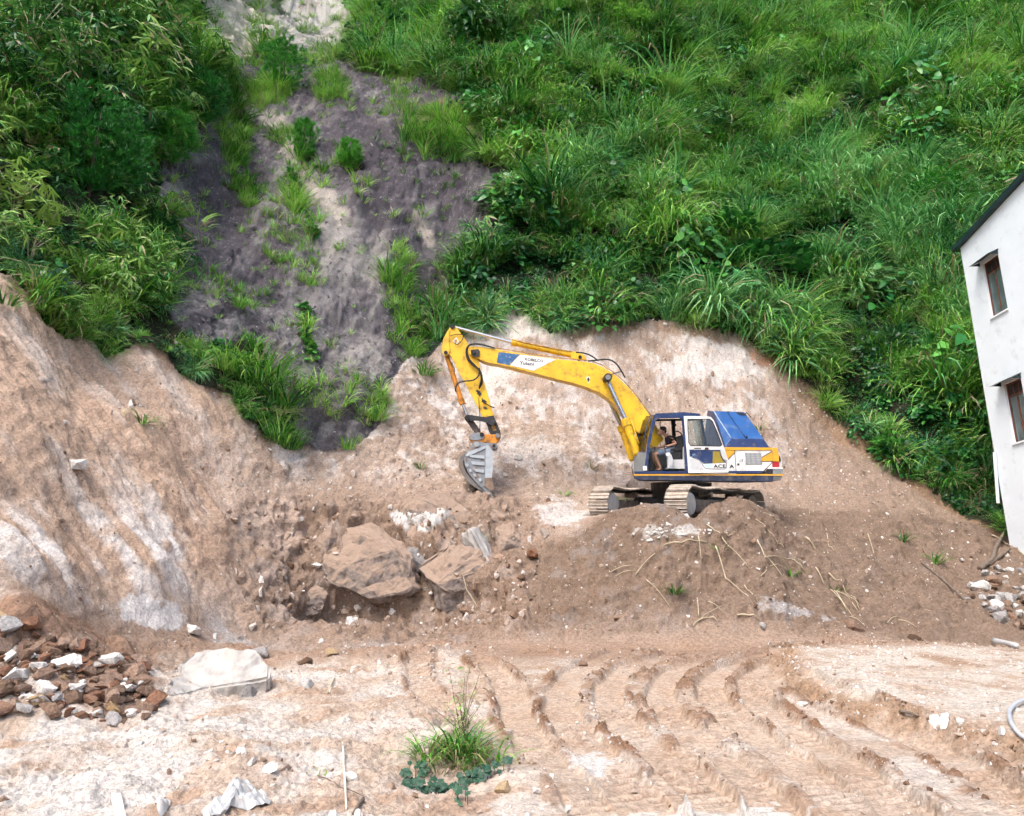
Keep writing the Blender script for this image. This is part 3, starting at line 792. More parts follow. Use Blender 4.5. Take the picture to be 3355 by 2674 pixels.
pcl = np.zeros(len(GX))
for a_, b_, c_, d_ in PINES: pcl = np.maximum(pcl, sstep(1.25, .8, np.sqrt(((PX - a_) / c_) ** 2 + ((PY - b_ - 20) / d_) ** 2)))
wbase = full * view * (0.06 + .94 * hollow) * (1 - .85 * pcl)
leftz = sstep(640, 520, PX)
lowright = np.exp(-(((PX - 1560) / 170) ** 2 + ((PY - 560) / 95) ** 2)) + np.exp(-(((PX - 1900) / 190) ** 2 + ((PY - 900) / 110) ** 2)) + .6 * np.exp(-(((PX - 1330) / 150) ** 2 + ((PY - 560) / 50) ** 2))
tallz = np.exp(-(((PX - 1850) / 240) ** 2 + ((PY - 560) / 170) ** 2)) + np.exp(-(((PX - 1290) / 90) ** 2 + ((PY - 370) / 70) ** 2)) + .7 * np.exp(-(((PX - 1560) / 80) ** 2 + ((PY - 450) / 60) ** 2))
w_broad = wbase * np.clip(.15 + .4 * sstep(.05, .45, ty_n) + .9 * lowright, 0, 1)
w_tall = wbase * np.clip(.10 + .9 * tallz + .3 * sstep(.1, .4, -ty_n), 0, 1) * (1 - leftz) * (1 - .7 * np.clip(lowright, 0, 1))
w_grass = wbase * np.clip(1 - .6 * lowright, .2, 1) * (1 + .5 * leftz)
w_bamb = wbase * leftz * sstep(700, 560, PY) + .10 * wbase * sstep(.1, .4, ty_n)
IDX = {k: i for i, k in enumerate(order)}
def lay(parts, name, label):
    Ps, Rs, Ss, Is, Ts = [], [], [], [], []
    for kinds, w, dens, smin, smax, lean, seed, tbase, sink in parts:
        ids = pick(w, dens, seed); r = np.random.default_rng(seed + 1)
        n = len(ids)
        if not n: continue
        P = V3[ids] + r.normal(0, .05, (n, 3)) - TN[ids] * sink
        Ps.append(P); Rs.append(upright(ids, lean, seed + 2))
        sc = r.uniform(smin, smax, n) * (1 + 1.05 * cl_n[ids]) * np.where(r.random(n) < .12, 1.35, 1.0) * np.clip(DEP[ids] / 29.0, .5, 1.05) 
        Ss.append(sc); Is.append(np.array([IDX[k] for k in kinds])[r.integers(0, len(kinds), n)])
        Ts.append(np.clip(.52 + tbase + .75 * co_n[ids] + r.normal(0, .10, n), -.2, 1.25))
    o = scatter(name, np.concatenate(Ps), np.concatenate(Rs), np.concatenate(Ss), np.concatenate(Is), np.concatenate(Ts), VEG, label)
    print(name, sum(len(q) for q in Ps))
    return o
rim = ((hill_d > -.15) & (hill_d < .7) & HILL & view & ~SHALE) * sstep(-.5, .1, n_lo)
lay([(['tall0', 'grass1', 'dry0'], rim * (1 + 1.2 * ((PX > 960) & (PX < 1320))), 3.0, .5, 1.0, .95, 59, -.16, .03), (['fine0', 'fine1'], rim, 4.0, .5, .9, .9, 58, .0, .02), (['grass0', 'grass1', 'grass2'], w_grass, 3.2, .6, 1.35, .45, 60, .05, .02), (['tall0', 'tall1'], w_tall, 4.4, .7, 1.2, .12, 61, .08, .02), (['fine0', 'fine1'], w_grass, 3.0, .7, 1.4, .5, 62, .15, .02),
     (['dry0', 'dry1'], wbase * np.clip(.22 + .5 * leftz, 0, 1), 1.3, .7, 1.2, .6, 63, 0, .02),
     (['tuft0', 'tuft1'], SHALE * view * shw, 11.0, .7, 1.5, .35, 64, .22, .02), (['fine0', 'fine1'], SHALE * view * shw * sstep(.4, .8, shw), 2.2, .5, .95, .4, 65, .18, .02),
     (['tuft0', 'tuft1'], SHALE * view, .7, .3, .8, .4, 66, .15, .01), (['tuft1', 'fine0'], CLIFF * view, .8, .4, .9, .4, 67, .1, .02)], 'hillside_grass', 'tall arching green grass covering the hillside')
lay([(['broad0', 'broad1', 'broad2'], w_broad, 1.8, .5, 1.35, .55, 70, -.05, .10), (['broad0', 'broad1', 'broad2'], full * view * (1 - hollow), 2.6, .5, .85, .6, 74, -.30, .12)], 'hillside_undergrowth', 'dark broad-leaved undergrowth between the hillside grass')  # second set, in the hollows, tinted darker: gap shade put into leaf colour
lay([(['bamb0', 'bamb1'], w_bamb, 2.4, .7, 1.5, .5, 72, -.02, .05)], 'bamboo_thicket', 'bamboo thicket with narrow leaves on the upper left slope')
# ================================================================== STONES AND ROCKS
def rockmat(name, cols, var=.5, bump=.6, scale=7):
    """mixed stone: colour of each stone by its tint and chance, mottled"""
    m, nt, b = newmat(name)
    N, L = nt.nodes, nt.links
    at_ = N.new('ShaderNodeAttribute'); at_.attribute_type = 'INSTANCER'; at_.attribute_name = 'tint'
    oi = N.new('ShaderNodeObjectInfo'); tc = N.new('ShaderNodeTexCoord')
    a1 = N.new('ShaderNodeMath'); a1.operation = 'MULTIPLY_ADD'; a1.inputs[1].default_value = var; L.new(oi.outputs['Random'], a1.inputs[0]); L.new(at_.outputs['Fac'], a1.inputs[2])
    cr = N.new('ShaderNodeValToRGB'); L.new(a1.outputs[0], cr.inputs['Fac'])
    els = cr.color_ramp.elements
    while len(els) < len(cols): els.new(.5)
    for i, c in enumerate(cols): els[i].position = i / max(len(cols) - 1, 1); els[i].color = (*c, 1)
    nz = N.new('ShaderNodeTexNoise'); nz.inputs['Scale'].default_value = scale; nz.inputs['Detail'].default_value = 5
    L.new(tc.outputs['Object'], nz.inputs['Vector'])
    mr = N.new('ShaderNodeMapRange'); mr.inputs['From Min'].default_value = .3; mr.inputs['From Max'].default_value = .7; mr.inputs['To Min'].default_value = .6; mr.inputs['To Max'].default_value = 1.25
    L.new(nz.outputs['Fac'], mr.inputs['Value'])
    mx = N.new('ShaderNodeMix'); mx.data_type = 'RGBA'; mx.blend_type = 'MULTIPLY'; mx.inputs['Factor'].default_value = 1
    L.new(cr.outputs['Color'], mx.inputs['A']); L.new(mr.outputs['Result'], mx.inputs['B']); L.new(mx.outputs['Result'], b.inputs['Base Color'])
    b.inputs['Roughness'].default_value = .9; b.inputs['Specular IOR Level'].default_value = .2
    bp = N.new('ShaderNodeBump'); bp.inputs['Strength'].default_value = bump; bp.inputs['Distance'].default_value = .03
    L.new(nz.outputs['Fac'], bp.inputs['Height']); L.new(bp.outputs['Normal'], b.inputs['Normal'])
    return m
def hull_bm(n, sx, sy, sz, rs):
    bm = bmesh.new()
    for i in range(n):
        v = np.array([rs.gauss(0, 1) for _ in range(3)]); v /= np.linalg.norm(v) + 1e-9
        v *= rs.uniform(.8, 1.0)
        bm.verts.new((v[0] * sx, v[1] * sy, v[2] * sz))
    r = bmesh.ops.convex_hull(bm, input=list(bm.verts))
    bmesh.ops.delete(bm, geom=list({e for e in r['geom_interior'] + r['geom_unused'] if isinstance(e, bmesh.types.BMVert)}), context='VERTS')
    bmesh.ops.dissolve_limit(bm, angle_limit=R(9), verts=list(bm.verts), edges=list(bm.edges))
    return bm
def rock_mesh(name, n, sx, sy, sz, seed, material, bevel=.08, rough=0.0, cuts=2, fine=0.0):
    rs = random.Random(seed)
    bm = hull_bm(n, sx, sy, sz, rs)
    if bevel:
        bmesh.ops.bevel(bm, geom=list(bm.edges), offset=bevel * min(sx, sy, sz), segments=1, affect='EDGES', profile=.5)
    if rough:
        bmesh.ops.triangulate(bm, faces=list(bm.faces))
        bmesh.ops.subdivide_edges(bm, edges=list(bm.edges), cuts=cuts, use_grid_fill=True)
        bm.normal_update()
        co = np.array([v.co[:] for v in bm.verts]); nn = fbm(co[:, 0] * 2.2 + seed, co[:, 1] * 2.2, co[:, 2] * 2.2, seed, 4)
        nn = nn + .45 * fbm(co[:, 0] * 7 + seed, co[:, 1] * 7, co[:, 2] * 7, seed + 3, 3)
        if fine: nn = nn + fine * (fbm(co[:, 0] * 16 + seed, co[:, 1] * 16, co[:, 2] * 16, seed + 9, 3) - .6 * np.abs(fbm(co[:, 0] * 5, co[:, 1] * 5 + seed, co[:, 2] * 5, seed + 11, 3)))
        for v, q in zip(bm.verts, nn): v.co += v.normal * float(q) * rough
    me = bpy.data.meshes.new(name); bm.normal_update(); bm.to_mesh(me); bm.free()
    me.materials.append(material)
    return me
M_STONE = rockmat('loose_stone', [(.16, .095, .06), (.33, .22, .155), (.50, .40, .33), (.72, .68, .64), (.80, .78, .76)])
M_CHIP = rockmat('shale_chip', [(.07, .06, .07), (.16, .14, .15), (.33, .31, .30), (.55, .52, .48)])
STN = bpy.data.collections.new('stone_sources')
for k in range(5):
    o = bpy.data.objects.new('s_%d' % k, rock_mesh('stone', 11, 1, .8, .6, 100 + k, M_STONE, 0)); STN.objects.link(o)
for k in range(2):
    o = bpy.data.objects.new('t_%d' % k, rock_mesh('chip', 9, 1, .7, .28, 120 + k, M_CHIP, 0)); STN.objects.link(o)
def stones(parts, name, label):
    Ps, Rs, Ss, Is, Ts = [], [], [], [], []
    for lo, hi, w, dens, smin, smax, tb, tv, seed in parts:
        ids = pick(w, dens, seed); r = np.random.default_rng(seed + 1); n = len(ids)
        if not n: continue
        sc = smin * (smax / smin) ** (r.random(n) ** 2.2)
        # jitter off the grid vertex, along the surface
        t = np.cross(TN[ids], np.array((1.0, 0, 0))); j = r.uniform(-.5, .5, n)[:, None] * np.sqrt(AREA[ids])[:, None]
        Ps.append(V3[ids] + t * j + TN[ids] * (sc * r.uniform(-.25, .2, n))[:, None]); Rs.append(r.uniform(0, 6.283, (n, 3)))
        Ss.append(sc); Is.append(r.integers(lo, hi, n)); Ts.append(np.clip(tb + r.normal(0, tv, n), -.2, 1))
    print(name, sum(len(q) for q in Ps))
    scatter(name, np.concatenate(Ps), np.concatenate(Rs), np.concatenate(Ss), np.concatenate(Is), np.concatenate(Ts), STN, label)
pale = np.clip(col.mean(1) * 1.5, 0, 1)
fl_v = floorw * ((PY > 1330) & (PX > -80) & (PX < 2240) & (PY < 1800)) * (1 - .85 * rut_bare)
bk_v = (left_w + back_w) * view * (GY < 27)
cl5 = sstep(-.1, .4, n_lo + .4 * n_pat)
stones([(0, 5, fl_v * (.2 + cl5), 48, .010, .045, .36, .18, 201), (0, 5, fl_v * rut_ridge * (GY < 16), 200, .012, .055, .0, .10, 202), (0, 5, fl_v * TERE, 120, .015, .06, .10, .15, 203),
        (0, 5, fl_v * cl5 * sstep(1150, 900, PX), 14, .03, .10, .30, .25, 204), (0, 5, fl_v * TERR, 30, .015, .05, .5, .15, 205)], 'ground_gravel', 'loose stones and clods strewn over the pale dirt ground')
stones([(0, 5, bk_v * (.2 + .8 * cl5), 9, .015, .06, .18, .2, 211), (0, 5, mound_w * view, 18, .015, .07, .10, .2, 212), (0, 5, bk_v * sstep(.1, .4, n_pat), 5, .04, .15, .25, .25, 213),
        (0, 5, pit_w * view, 14, .04, .17, .15, .25, 214), (0, 5, BENCH_W * view * sstep(1100, 1000, PY), 26, .015, .07, .40, .28, 215)], 'bank_stones', 'loose stones and clods on the cut bank and mound')
stones([(5, 7, SHALE * view, 30, .015, .07, .18, .25, 221), (5, 7, SHALE * view * sstep(-.1, .4, n_pat), 5, .06, .20, .15, .2, 223), (5, 7, CLIFF * view, 6, .03, .12, .5, .2, 222)], 'shale_scree', 'thin shale chips strewn down the bare grey scar')
# ================================================================== EXCAVATOR
def Z1(x, y): return (1850 + .37106 * x, 1280 + .37106 * y)      # readings from enlarged views -> photograph pixels
def Z2(x, y): return (1400 + .39585 * x, 1020 + .39585 * y)
def ZC(x, y): return (2050 + .16294 * x, 1320 + .16294 * y)
def ZR(x, y): return (2350 + .16294 * x, 1320 + .16294 * y)
def ZB(x, y): return (1440 + .17467 * x, 1340 + .17467 * y)
DIRT = (.30, .22, .16)
M_YEL = mat('yellow_paint', (.78, .46, .012), .45, var=.18, scale=2.5, dirt=(.25, .14, .05), dirt_amt=.34, dirt_scale=4.5)
M_YEL2 = mat('worn_yellow_paint', (.62, .31, .02), .55, var=.3, scale=5, dirt=(.10, .06, .035), dirt_amt=.55, dirt_scale=6)
M_ORANGE = mat('orange_paint', (.62, .23, .015), .5, var=.25, scale=5, dirt=(.10, .06, .035), dirt_amt=.4, dirt_scale=6)
M_BLUE = mat('dark_blue_paint', (.010, .030, .115), .35, var=.25, scale=4, dirt=(.15, .13, .12), dirt_amt=.28, dirt_scale=5)
M_BLUEL = mat('hood_blue_paint', (.016, .085, .27), .4, var=.15, scale=3, dirt=(.16, .20, .27), dirt_amt=.20, dirt_scale=4)
M_WHITE = mat('white_paint', (.80, .79, .77), .45, var=.08, scale=3, dirt=(.40, .33, .27), dirt_amt=.30, dirt_scale=6)
M_GOLD = mat('gold_paint', (.70, .36, .02), .45, var=.12, scale=4, dirt=(.3, .2, .1), dirt_amt=.12)
M_OLIVE = mat('olive_gold_paint', (.30, .22, .02), .45, var=.12, scale=4)
M_FRAME = mat('chassis_blue_black', (.020, .028, .060), .5, var=.4, scale=5, dirt=(.16, .14, .13), dirt_amt=.32, dirt_scale=4)
M_BLACK = mat('black_metal', (.014, .014, .016), .5, var=.4, scale=8, dirt=(.12, .09, .07), dirt_amt=.2)
M_RUBBER = mat('black_rubber', (.012, .012, .013), .6, var=.2)
M_CHROME = mat('rod_steel', (.55, .55, .57), .22, 1.0, var=.1)
M_STEEL = mat('worn_bucket_steel', (.27, .30, .33), .45, .35, var=.3, scale=5, dirt=(.20, .13, .095), dirt_amt=.48, dirt_scale=5)
M_STEELL = mat('bare_bright_steel', (.40, .43, .46), .4, .3, var=.2, scale=6, dirt=(.3, .22, .17), dirt_amt=.12)
M_SHOE = mat('track_shoe_steel', (.50, .44, .38), .6, .25, var=.4, scale=7, dirt=(.33, .245, .185), dirt_amt=.45, dirt_scale=9)
M_TRK = mat('muddy_track_steel', (.15, .13, .12), .75, .2, var=.4, scale=6, dirt=(.35, .27, .21), dirt_amt=.5, dirt_scale=5)
M_RED = mat('red_lens', (.42, .012, .018), .3, var=.15)
M_GREY = mat('grey_plastic', (.22, .24, .25), .6, var=.2, scale=6, dirt=(.3, .25, .2), dirt_amt=.2)
M_GREYL = mat('light_grey_panel', (.52, .53, .54), .6, var=.12, scale=5, dirt=(.4, .34, .28), dirt_amt=.2)
M_SEAT = mat('black_seat_cloth', (.016, .016, .018), .9, var=.3, scale=20)
M_PBLUE = mat('decal_blue', (.020, .105, .27), .45, var=.2, scale=8, dirt=(.5, .48, .4), dirt_amt=.25, dirt_scale=7)
M_PRINT = mat('print_black', (.012, .013, .02), .5, var=.1)
M_GLASS, nt, b = newmat('cab_glass')
for n_ in list(nt.nodes):
    if n_.type == 'BSDF_PRINCIPLED': nt.nodes.remove(n_)
tb = nt.nodes.new('ShaderNodeBsdfTransparent'); tb.inputs['Color'].default_value = (.80, .86, .86, 1)
gb = nt.nodes.new('ShaderNodeBsdfGlossy'); gb.inputs['Roughness'].default_value = .04
fr = nt.nodes.new('ShaderNodeFresnel'); fr.inputs['IOR'].default_value = 1.45
ms = nt.nodes.new('ShaderNodeMixShader')
nt.links.new(fr.outputs[0], ms.inputs[0]); nt.links.new(tb.outputs[0], ms.inputs[1]); nt.links.new(gb.outputs[0], ms.inputs[2])
nt.links.new(ms.outputs[0], nt.nodes['Material Output'].inputs['Surface'])

YN = 19.35                      # near (left-hand) side of the upper works
YBOOM = 20.55                   # middle plane of boom, arm and bucket
ORG = Vector(at(*Z1(935, 745), 20.6))
ORG.z = float(UC_C[2]) + .2
EXC = empty('excavator', ORG, (0, 0, 0), 'yellow and dark blue crawler excavator with open cab door, digging into the bank', 'excavator')
DEEP = np.array((0, 1.0, .14))              # the machine stands on uneven soil and leans a little towards the camera
def L3(p): return np.asarray(p, float) - np.array(ORG)
def pl(view, pts, Y): return [L3(at(*view(*p), Y)) for p in pts]
def flat(P, P2, name, material, parent=EXC, bev=0.0, smooth=False):
    """solid between a near outline and the matching far outline"""
    n = len(P); v = list(P) + list(P2)
    f = [tuple(range(n)), tuple(range(2 * n - 1, n - 1, -1))] + [(i, i + n, (i + 1) % n + n, (i + 1) % n) for i in range(n)]
    bm = bmesh.new(); vs = [bm.verts.new(tuple(q)) for q in v]
    for q in f: bm.faces.new([vs[i] for i in q])
    bmesh.ops.recalc_face_normals(bm, faces=list(bm.faces))
    if bev: bmesh.ops.bevel(bm, geom=list(bm.edges), offset=bev, segments=2, affect='EDGES', profile=.6, clamp_overlap=True)
    return bmobj(name, bm, material, parent, smooth)
def ext(view, pts, Y0, Y1, name, material, parent=EXC, bev=0.0):
    """outline seen in the photograph on the plane Y0, extruded to Y1"""
    P = pl(view, pts, Y0)
    return flat(P, [p + DEEP * (Y1 - Y0) for p in P], name, material, parent, bev)
def boxl(c, s, name, material, parent=EXC, bev=0.0, rot=None):
    bm = bmesh.new(); bmesh.ops.create_cube(bm, size=1.0)
    bmesh.ops.scale(bm, vec=s, verts=bm.verts)
    if bev: bmesh.ops.bevel(bm, geom=list(bm.edges), offset=bev, segments=2, affect='EDGES', profile=.6)
    if rot is not None: bmesh.ops.transform(bm, matrix=rot, verts=bm.verts)
    bmesh.ops.translate(bm, vec=c, verts=bm.verts)
    return bmobj(name, bm, material, parent)
def tube(pts, r, name, material, parent=EXC, n=10, smooth=True, caps=True):
    """round bar or hose through points, r constant or per point"""
    pts = [np.asarray(p, float) for p in pts]; m = len(pts)
    rs = [r] * m if np.isscalar(r) else list(r)
    v, f = [], []
    ref = None
    for i, p in enumerate(pts):
        a = pts[max(i - 1, 0)]; c = pts[min(i + 1, m - 1)]
        if np.linalg.norm(c - a) < 1e-7: c = a + np.array((0, 0, 1e-3))
        t = (c - a) / np.linalg.norm(c - a)
        if ref is None: ref = np.array((0, 1.0, 0)) if abs(t[1]) < .9 else np.array((1.0, 0, 0))
        u = np.cross(t, ref); u /= np.linalg.norm(u) + 1e-9; w = np.cross(u, t); ref = w
        for k in range(n):
            q = 2 * math.pi * k / n
            v.append(p + (u * math.cos(q) + w * math.sin(q)) * rs[i])
    for i in range(m - 1):
        for k in range(n):
            f.append((i * n + k, i * n + (k + 1) % n, (i + 1) * n + (k + 1) % n, (i + 1) * n + k))
    if caps: f += [tuple(range(n))[::-1], tuple(range((m - 1) * n, m * n))]
    return meshobj(name, v, f, material, parent, smooth and n <= 8)
def pin(view, p, Y0, Y1, r, name='pin', material=M_BLACK, parent=EXC, n=16):
    a = L3(at(*view(*p), Y0)); b_ = a + DEEP * (Y1 - Y0)
    o = tube([a, b_], r, name, material, parent, n, False); return o
def text(view, p, Y, body, h_px, name, material, parent, ang=0.0, sx=1.0, shear=0.0, bold=.022):
    cu = bpy.data.curves.new(name, 'FONT'); cu.body = body; cu.extrude = .0015; cu.shear = shear
    cu.size = 1.0; cu.resolution_u = 3
    cu.offset = bold
    tmp = bpy.data.objects.new('text_source', cu); COL.objects.link(tmp); bpy.context.view_layer.update()
    me = bpy.data.meshes.new_from_object(tmp.evaluated_get(bpy.context.evaluated_depsgraph_get())); bpy.data.objects.remove(tmp)
    me.materials.clear(); me.materials.append(material); o = bpy.data.objects.new(name, me); COL.objects.link(o)
    a = L3(at(*view(*p), Y)); b_ = L3(at(*view(p[0], p[1] - h_px), Y)); H = np.linalg.norm(b_ - a)
    o.parent = parent; o.location = a; o.rotation_euler = (R(90), -ang, 0); o.scale = (H / .69 * sx, H / .69, 1)
    return o

# ---- boom
BN, BF = YBOOM - .27, YBOOM + .27
boom_top = [(352, 300), (372, 292), (430, 292), (560, 310), (700, 335), (900, 370), (1100, 398), (1290, 415), (1370, 428), (1440, 455), (1520, 502), (1600, 567), (1660, 627), (1730, 707), (1790, 792), (1850, 875), (1960, 1060)]
boom_bot = [(1880, 1140), (1800, 1060), (1700, 960), (1650, 890), (1590, 810), (1540, 760), (1480, 710), (1410, 665), (1300, 622), (1200, 592), (1050, 556), (900, 516), (750, 479), (600, 441), (520, 429), (460, 411), (415, 390), (372, 374), (348, 352), (342, 322)]
boom = ext(Z2, boom_top + boom_bot, BN, BF, 'boom', M_YEL, bev=.012)
# decal, print and pins
ext(Z2, [(590, 338), (766, 358), (680, 446), (575, 426)], BN - .004, BN + .004, 'blue_decal', M_PBLUE, boom)
ext(Z2, [(770, 359), (1065, 398), (880, 492), (684, 447)], BN - .004, BN + .004, 'white_decal', M_WHITE, boom)
text(Z2, (806, 406), BN - .006, 'KOBELCO', 21, 'lettering', M_PRINT, boom, R(-6.5), 1.06)
text(Z2, (763, 438), BN - .006, 'Yutani', 27, 'lettering', M_PRINT, boom, R(-6.5), 1.12)
ext(Z2, [(1318, 542), (1346, 542), (1342, 592), (1330, 592), (1330, 570), (1318, 566)], BN - .004, BN + .004, 'warning_sticker', M_WHITE, boom)
ext(Z2, [(1322, 560), (1334, 545), (1344, 566), (1334, 590)], BN - .007, BN - .002, 'sticker_print', M_PRINT, boom)
pin(Z2, (1497, 545), BN - .42, BF + .42, .115, 'boom_pin', M_BLACK, boom)
pin(Z2, (1497, 545), BN - .44, BN - .40, .075, 'boom_pin_cap', M_GREY, boom)
pin(Z2, (383, 335), BN - .10, BF + .10, .065, 'arm_pin', M_BLACK, boom)
ext(Z2, [(360, 318), (420, 312), (435, 330), (430, 372), (390, 378), (362, 360)], BN - .05, BN - .001, 'pin_boss', M_BLACK, boom)
for dy in (-.06, .03, .12):
    q = [(520, 300), (700, 327), (900, 361), (1100, 389), (1290, 405), (1370, 418), (1440, 445), (1520, 492), (1600, 556), (1660, 616), (1730, 696), (1790, 781), (1850, 866)]
    tube([L3(at(*Z2(*p), BN + .10 + dy)) + np.array((0, 0, .012)) for p in q], .014, 'oil_pipe', M_YEL2, boom, 6)
# arm cylinder
ac0 = L3(at(*Z2(1265, 378), YBOOM)); ac1 = L3(at(*Z2(700, 258), YBOOM)); ac2 = L3(at(*Z2(208, 128), YBOOM))
for s in (-1, 1): ext(Z2, [(1195, 335), (1235, 332), (1300, 362), (1318, 402), (1190, 388)], YBOOM + s * .12 - .02, YBOOM + s * .12 + .02, 'cylinder_bracket', M_YEL, boom)
acy = tube([ac0, ac0 + (ac1 - ac0) * .05, ac0 + (ac1 - ac0) * .06, ac1 - (ac1 - ac0) * .07, ac1 - (ac1 - ac0) * .065, ac1], [.06, .06, .085, .085, .105, .105], 'arm_cylinder', M_YEL, EXC, 18)
tube([ac1, ac2], .048, 'cylinder_rod', M_CHROME, acy, 14)
pin(Z2, (1265, 378), YBOOM - .2, YBOOM + .2, .05, 'cylinder_pin', M_BLACK, acy)
tube([ac1 + np.array((0, -.09, .05)), ac0 * .6 + ac1 * .4 + np.array((0, -.10, .05)), ac0 * .9 + ac1 * .1 + np.array((0, -.10, .07))], .016, 'oil_pipe', M_YEL2, acy, 6)
# boom cylinders
for s, nm in ((-1, 'near'), (1, 'far')):
    Yc = YBOOM + s * .40
    base = at(*Z2(1497, 545), BN - .42); base[1] = Yc
    p0 = L3(base); top = at(*Z2(1640, 885), BN - .2); foot = at(*Z2(1745, 1190), BN - .2)
    top[1] = Yc; foot[1] = Yc
    top, foot = L3(top), L3(foot)
    bc = tube([foot, foot + (top - foot) * .05, top - (top - foot) * .20, top - (top - foot) * .19, top - (top - foot) * .02, top], [.085, .11, .11, .135, .135, .10], 'boom_cylinder', M_YEL, EXC, 20)
    tube([top, p0], .068, 'cylinder_rod', M_CHROME, bc, 14)
    tube([top + np.array((.16, 0, .02)), top * .5 + foot * .5 + np.array((.15, 0, 0)), foot + np.array((.12, 0, .1))], .02, 'oil_pipe', M_YEL, bc, 6)
# ---- arm
AN, AF = YBOOM - .20, YBOOM + .20
arm_o = [(185, 135), (212, 108), (240, 130), (265, 165), (300, 212), (340, 268), (365, 300), (395, 370), (428, 420), (445, 500), (475, 600), (500, 680), (520, 760), (545, 850), (572, 920), (603, 995), (606, 1032), (588, 1052), (560, 1050),
         (535, 1035), (512, 1000), (498, 955), (470, 890), (445, 850), (420, 800), (380, 720), (335, 640), (300, 570), (255, 495), (225, 430), (195, 372), (175, 352), (165, 300), (150, 240), (165, 175)]
arm = ext(Z2, arm_o, AN, AF, 'arm', M_YEL, bev=.01)
for Y0 in (AN - .035, AF + .003):
    ext(Z2, [(180, 150), (168, 160), (132, 230), (120, 290), (122, 342), (138, 366), (160, 368), (180, 352), (186, 320), (178, 250)], Y0, Y0 + .032, 'bracket_plate', M_YEL, arm)
for Y0 in (AN - .008, AF + .004):
    ext(Z2, [(470, 892), (500, 870), (548, 862), (574, 920), (605, 995), (608, 1032), (588, 1054), (560, 1052), (535, 1036), (512, 1000), (498, 955)], Y0, Y0 + .006, 'greasy_tip_plate', M_BLACK, arm)
ext(Z2, [(528, 945), (560, 940), (572, 985), (545, 992)], AN - .014, AN - .006, 'worn_patch', M_YEL2, arm)
pin(Z2, (208, 124), AN - .06, AF + .06, .07, 'pin', M_BLACK, arm)
pin(Z2, (152, 342), AN - .07, AF + .07, .055, 'pin', M_BLACK, arm)
pin(Z2, (582, 1030), AN - .16, AF + .16, .07, 'pin', M_STEEL, arm)
ext(Z2, [(240, 214), (262, 250), (236, 278), (212, 244)], AN - .006, AN + .002, 'diamond_sticker', M_WHITE, arm)
ext(Z2, [(239, 226), (252, 249), (237, 266), (222, 245)], AN - .009, AN - .004, 'sticker_print', M_YEL2, arm)
for k, (zx, zy, w_, h_) in enumerate(((430, 680, 40, 26), (470, 745, 46, 18), (480, 800, 40, 12), (415, 660, 30, 14))):
    ext(Z2, [(zx - w_ / 2, zy), (zx, zy - h_), (zx + w_ / 2, zy + 4), (zx + 4, zy + h_)], AN - .016, AN + .002, 'pipe_clamp', M_BLACK, arm)
# bucket cylinder
b0 = L3(at(*Z2(152, 342), YBOOM)); b1 = L3(at(*Z2(292, 770), YBOOM)); b2 = L3(at(*Z2(340, 884), YBOOM))
for q in (b0, b1, b2): q += np.array((0, -.0, 0))
bcy = tube([b0, b0 + (b1 - b0) * .06, b0 + (b1 - b0) * .07, b1 - (b1 - b0) * .12, b1 - (b1 - b0) * .11, b1], [.045, .05, .072, .072, .09, .09], 'bucket_cylinder', M_ORANGE, EXC, 16)
tube([b1, b2], .042, 'cylinder_rod', M_CHROME, bcy, 12)
pin(Z2, (330, 885), YBOOM - .32, YBOOM + .32, .075, 'cylinder_pin', M_BLACK, bcy)
# bucket linkage
lk = None
for s in (-1, 1):
    Y0 = YBOOM + s * .265 - .03
    lk = ext(Z2, [(305, 880), (325, 856), (360, 858), (420, 868), (500, 878), (555, 895), (570, 920), (550, 945), (515, 938), (490, 920), (420, 905), (350, 905), (318, 905)], Y0, Y0 + .06, 'guide_link', M_BLACK)
ext(Z2, [(312, 892), (358, 872), (400, 930), (445, 1000), (430, 1030), (402, 1022), (370, 975)], YBOOM - .17, YBOOM + .17, 'bucket_link', mat('oily_brown_steel', (.075, .055, .05), .5, .3, var=.4, scale=8), bev=.02)
# quick hitch
hitch = ext(ZB, [(540, 545), (600, 470), (720, 440), (800, 430), (850, 470), (1000, 480), (1110, 460), (1150, 500), (1110, 590), (1060, 650), (900, 640), (740, 610), (600, 640)], YBOOM - .24, YBOOM + .24, 'quick_hitch', M_ORANGE, bev=.015)
ext(ZB, [(545, 545), (560, 490), (640, 450), (740, 445), (800, 440), (850, 480), (820, 555), (700, 585), (620, 590)], YBOOM - .27, YBOOM - .243, 'hitch_plate', M_STEEL, hitch)
pin(ZB, (793, 478), YBOOM - .31, YBOOM + .31, .058, 'hitch_pin', M_BLACK, hitch)
pin(ZB, (1098, 500), YBOOM - .33, YBOOM + .33, .062, 'hitch_pin', M_BLACK, hitch)
# ---- bucket: two side plates, a curved shell, ears, ribs, wear blocks and teeth
KN, KF = YBOOM - .52, YBOOM + .52
side_o = [(600, 680), (640, 610), (760, 610), (860, 640), (960, 640), (1060, 640), (1095, 690), (1060, 745), (1005, 750), (1000, 880), (1005, 1020), (990, 1200), (980, 1340), (1030, 1490), (985, 1530), (990, 1640), (890, 1560), (790, 1480), (640, 1330), (540, 1200), (475, 1060), (462, 950), (480, 870), (545, 800)]
bucket = ext(ZB, side_o, KN, KN + .04, 'bucket', M_STEEL)
ext(ZB, side_o, KF - .04, KF, 'side_plate', M_STEEL, bucket)
shell = [(560, 790), (420, 868), (360, 960), (362, 1080), (430, 1240), (560, 1390), (730, 1510), (870, 1590), (990, 1640)]
S0 = pl(ZB, shell, KN + .03); cen = L3(at(*ZB(900, 1050), KN))
S1 = [p + (p - cen) / np.linalg.norm(p - cen) * -.13 for p in S0]
loop = S0 + S1[::-1]
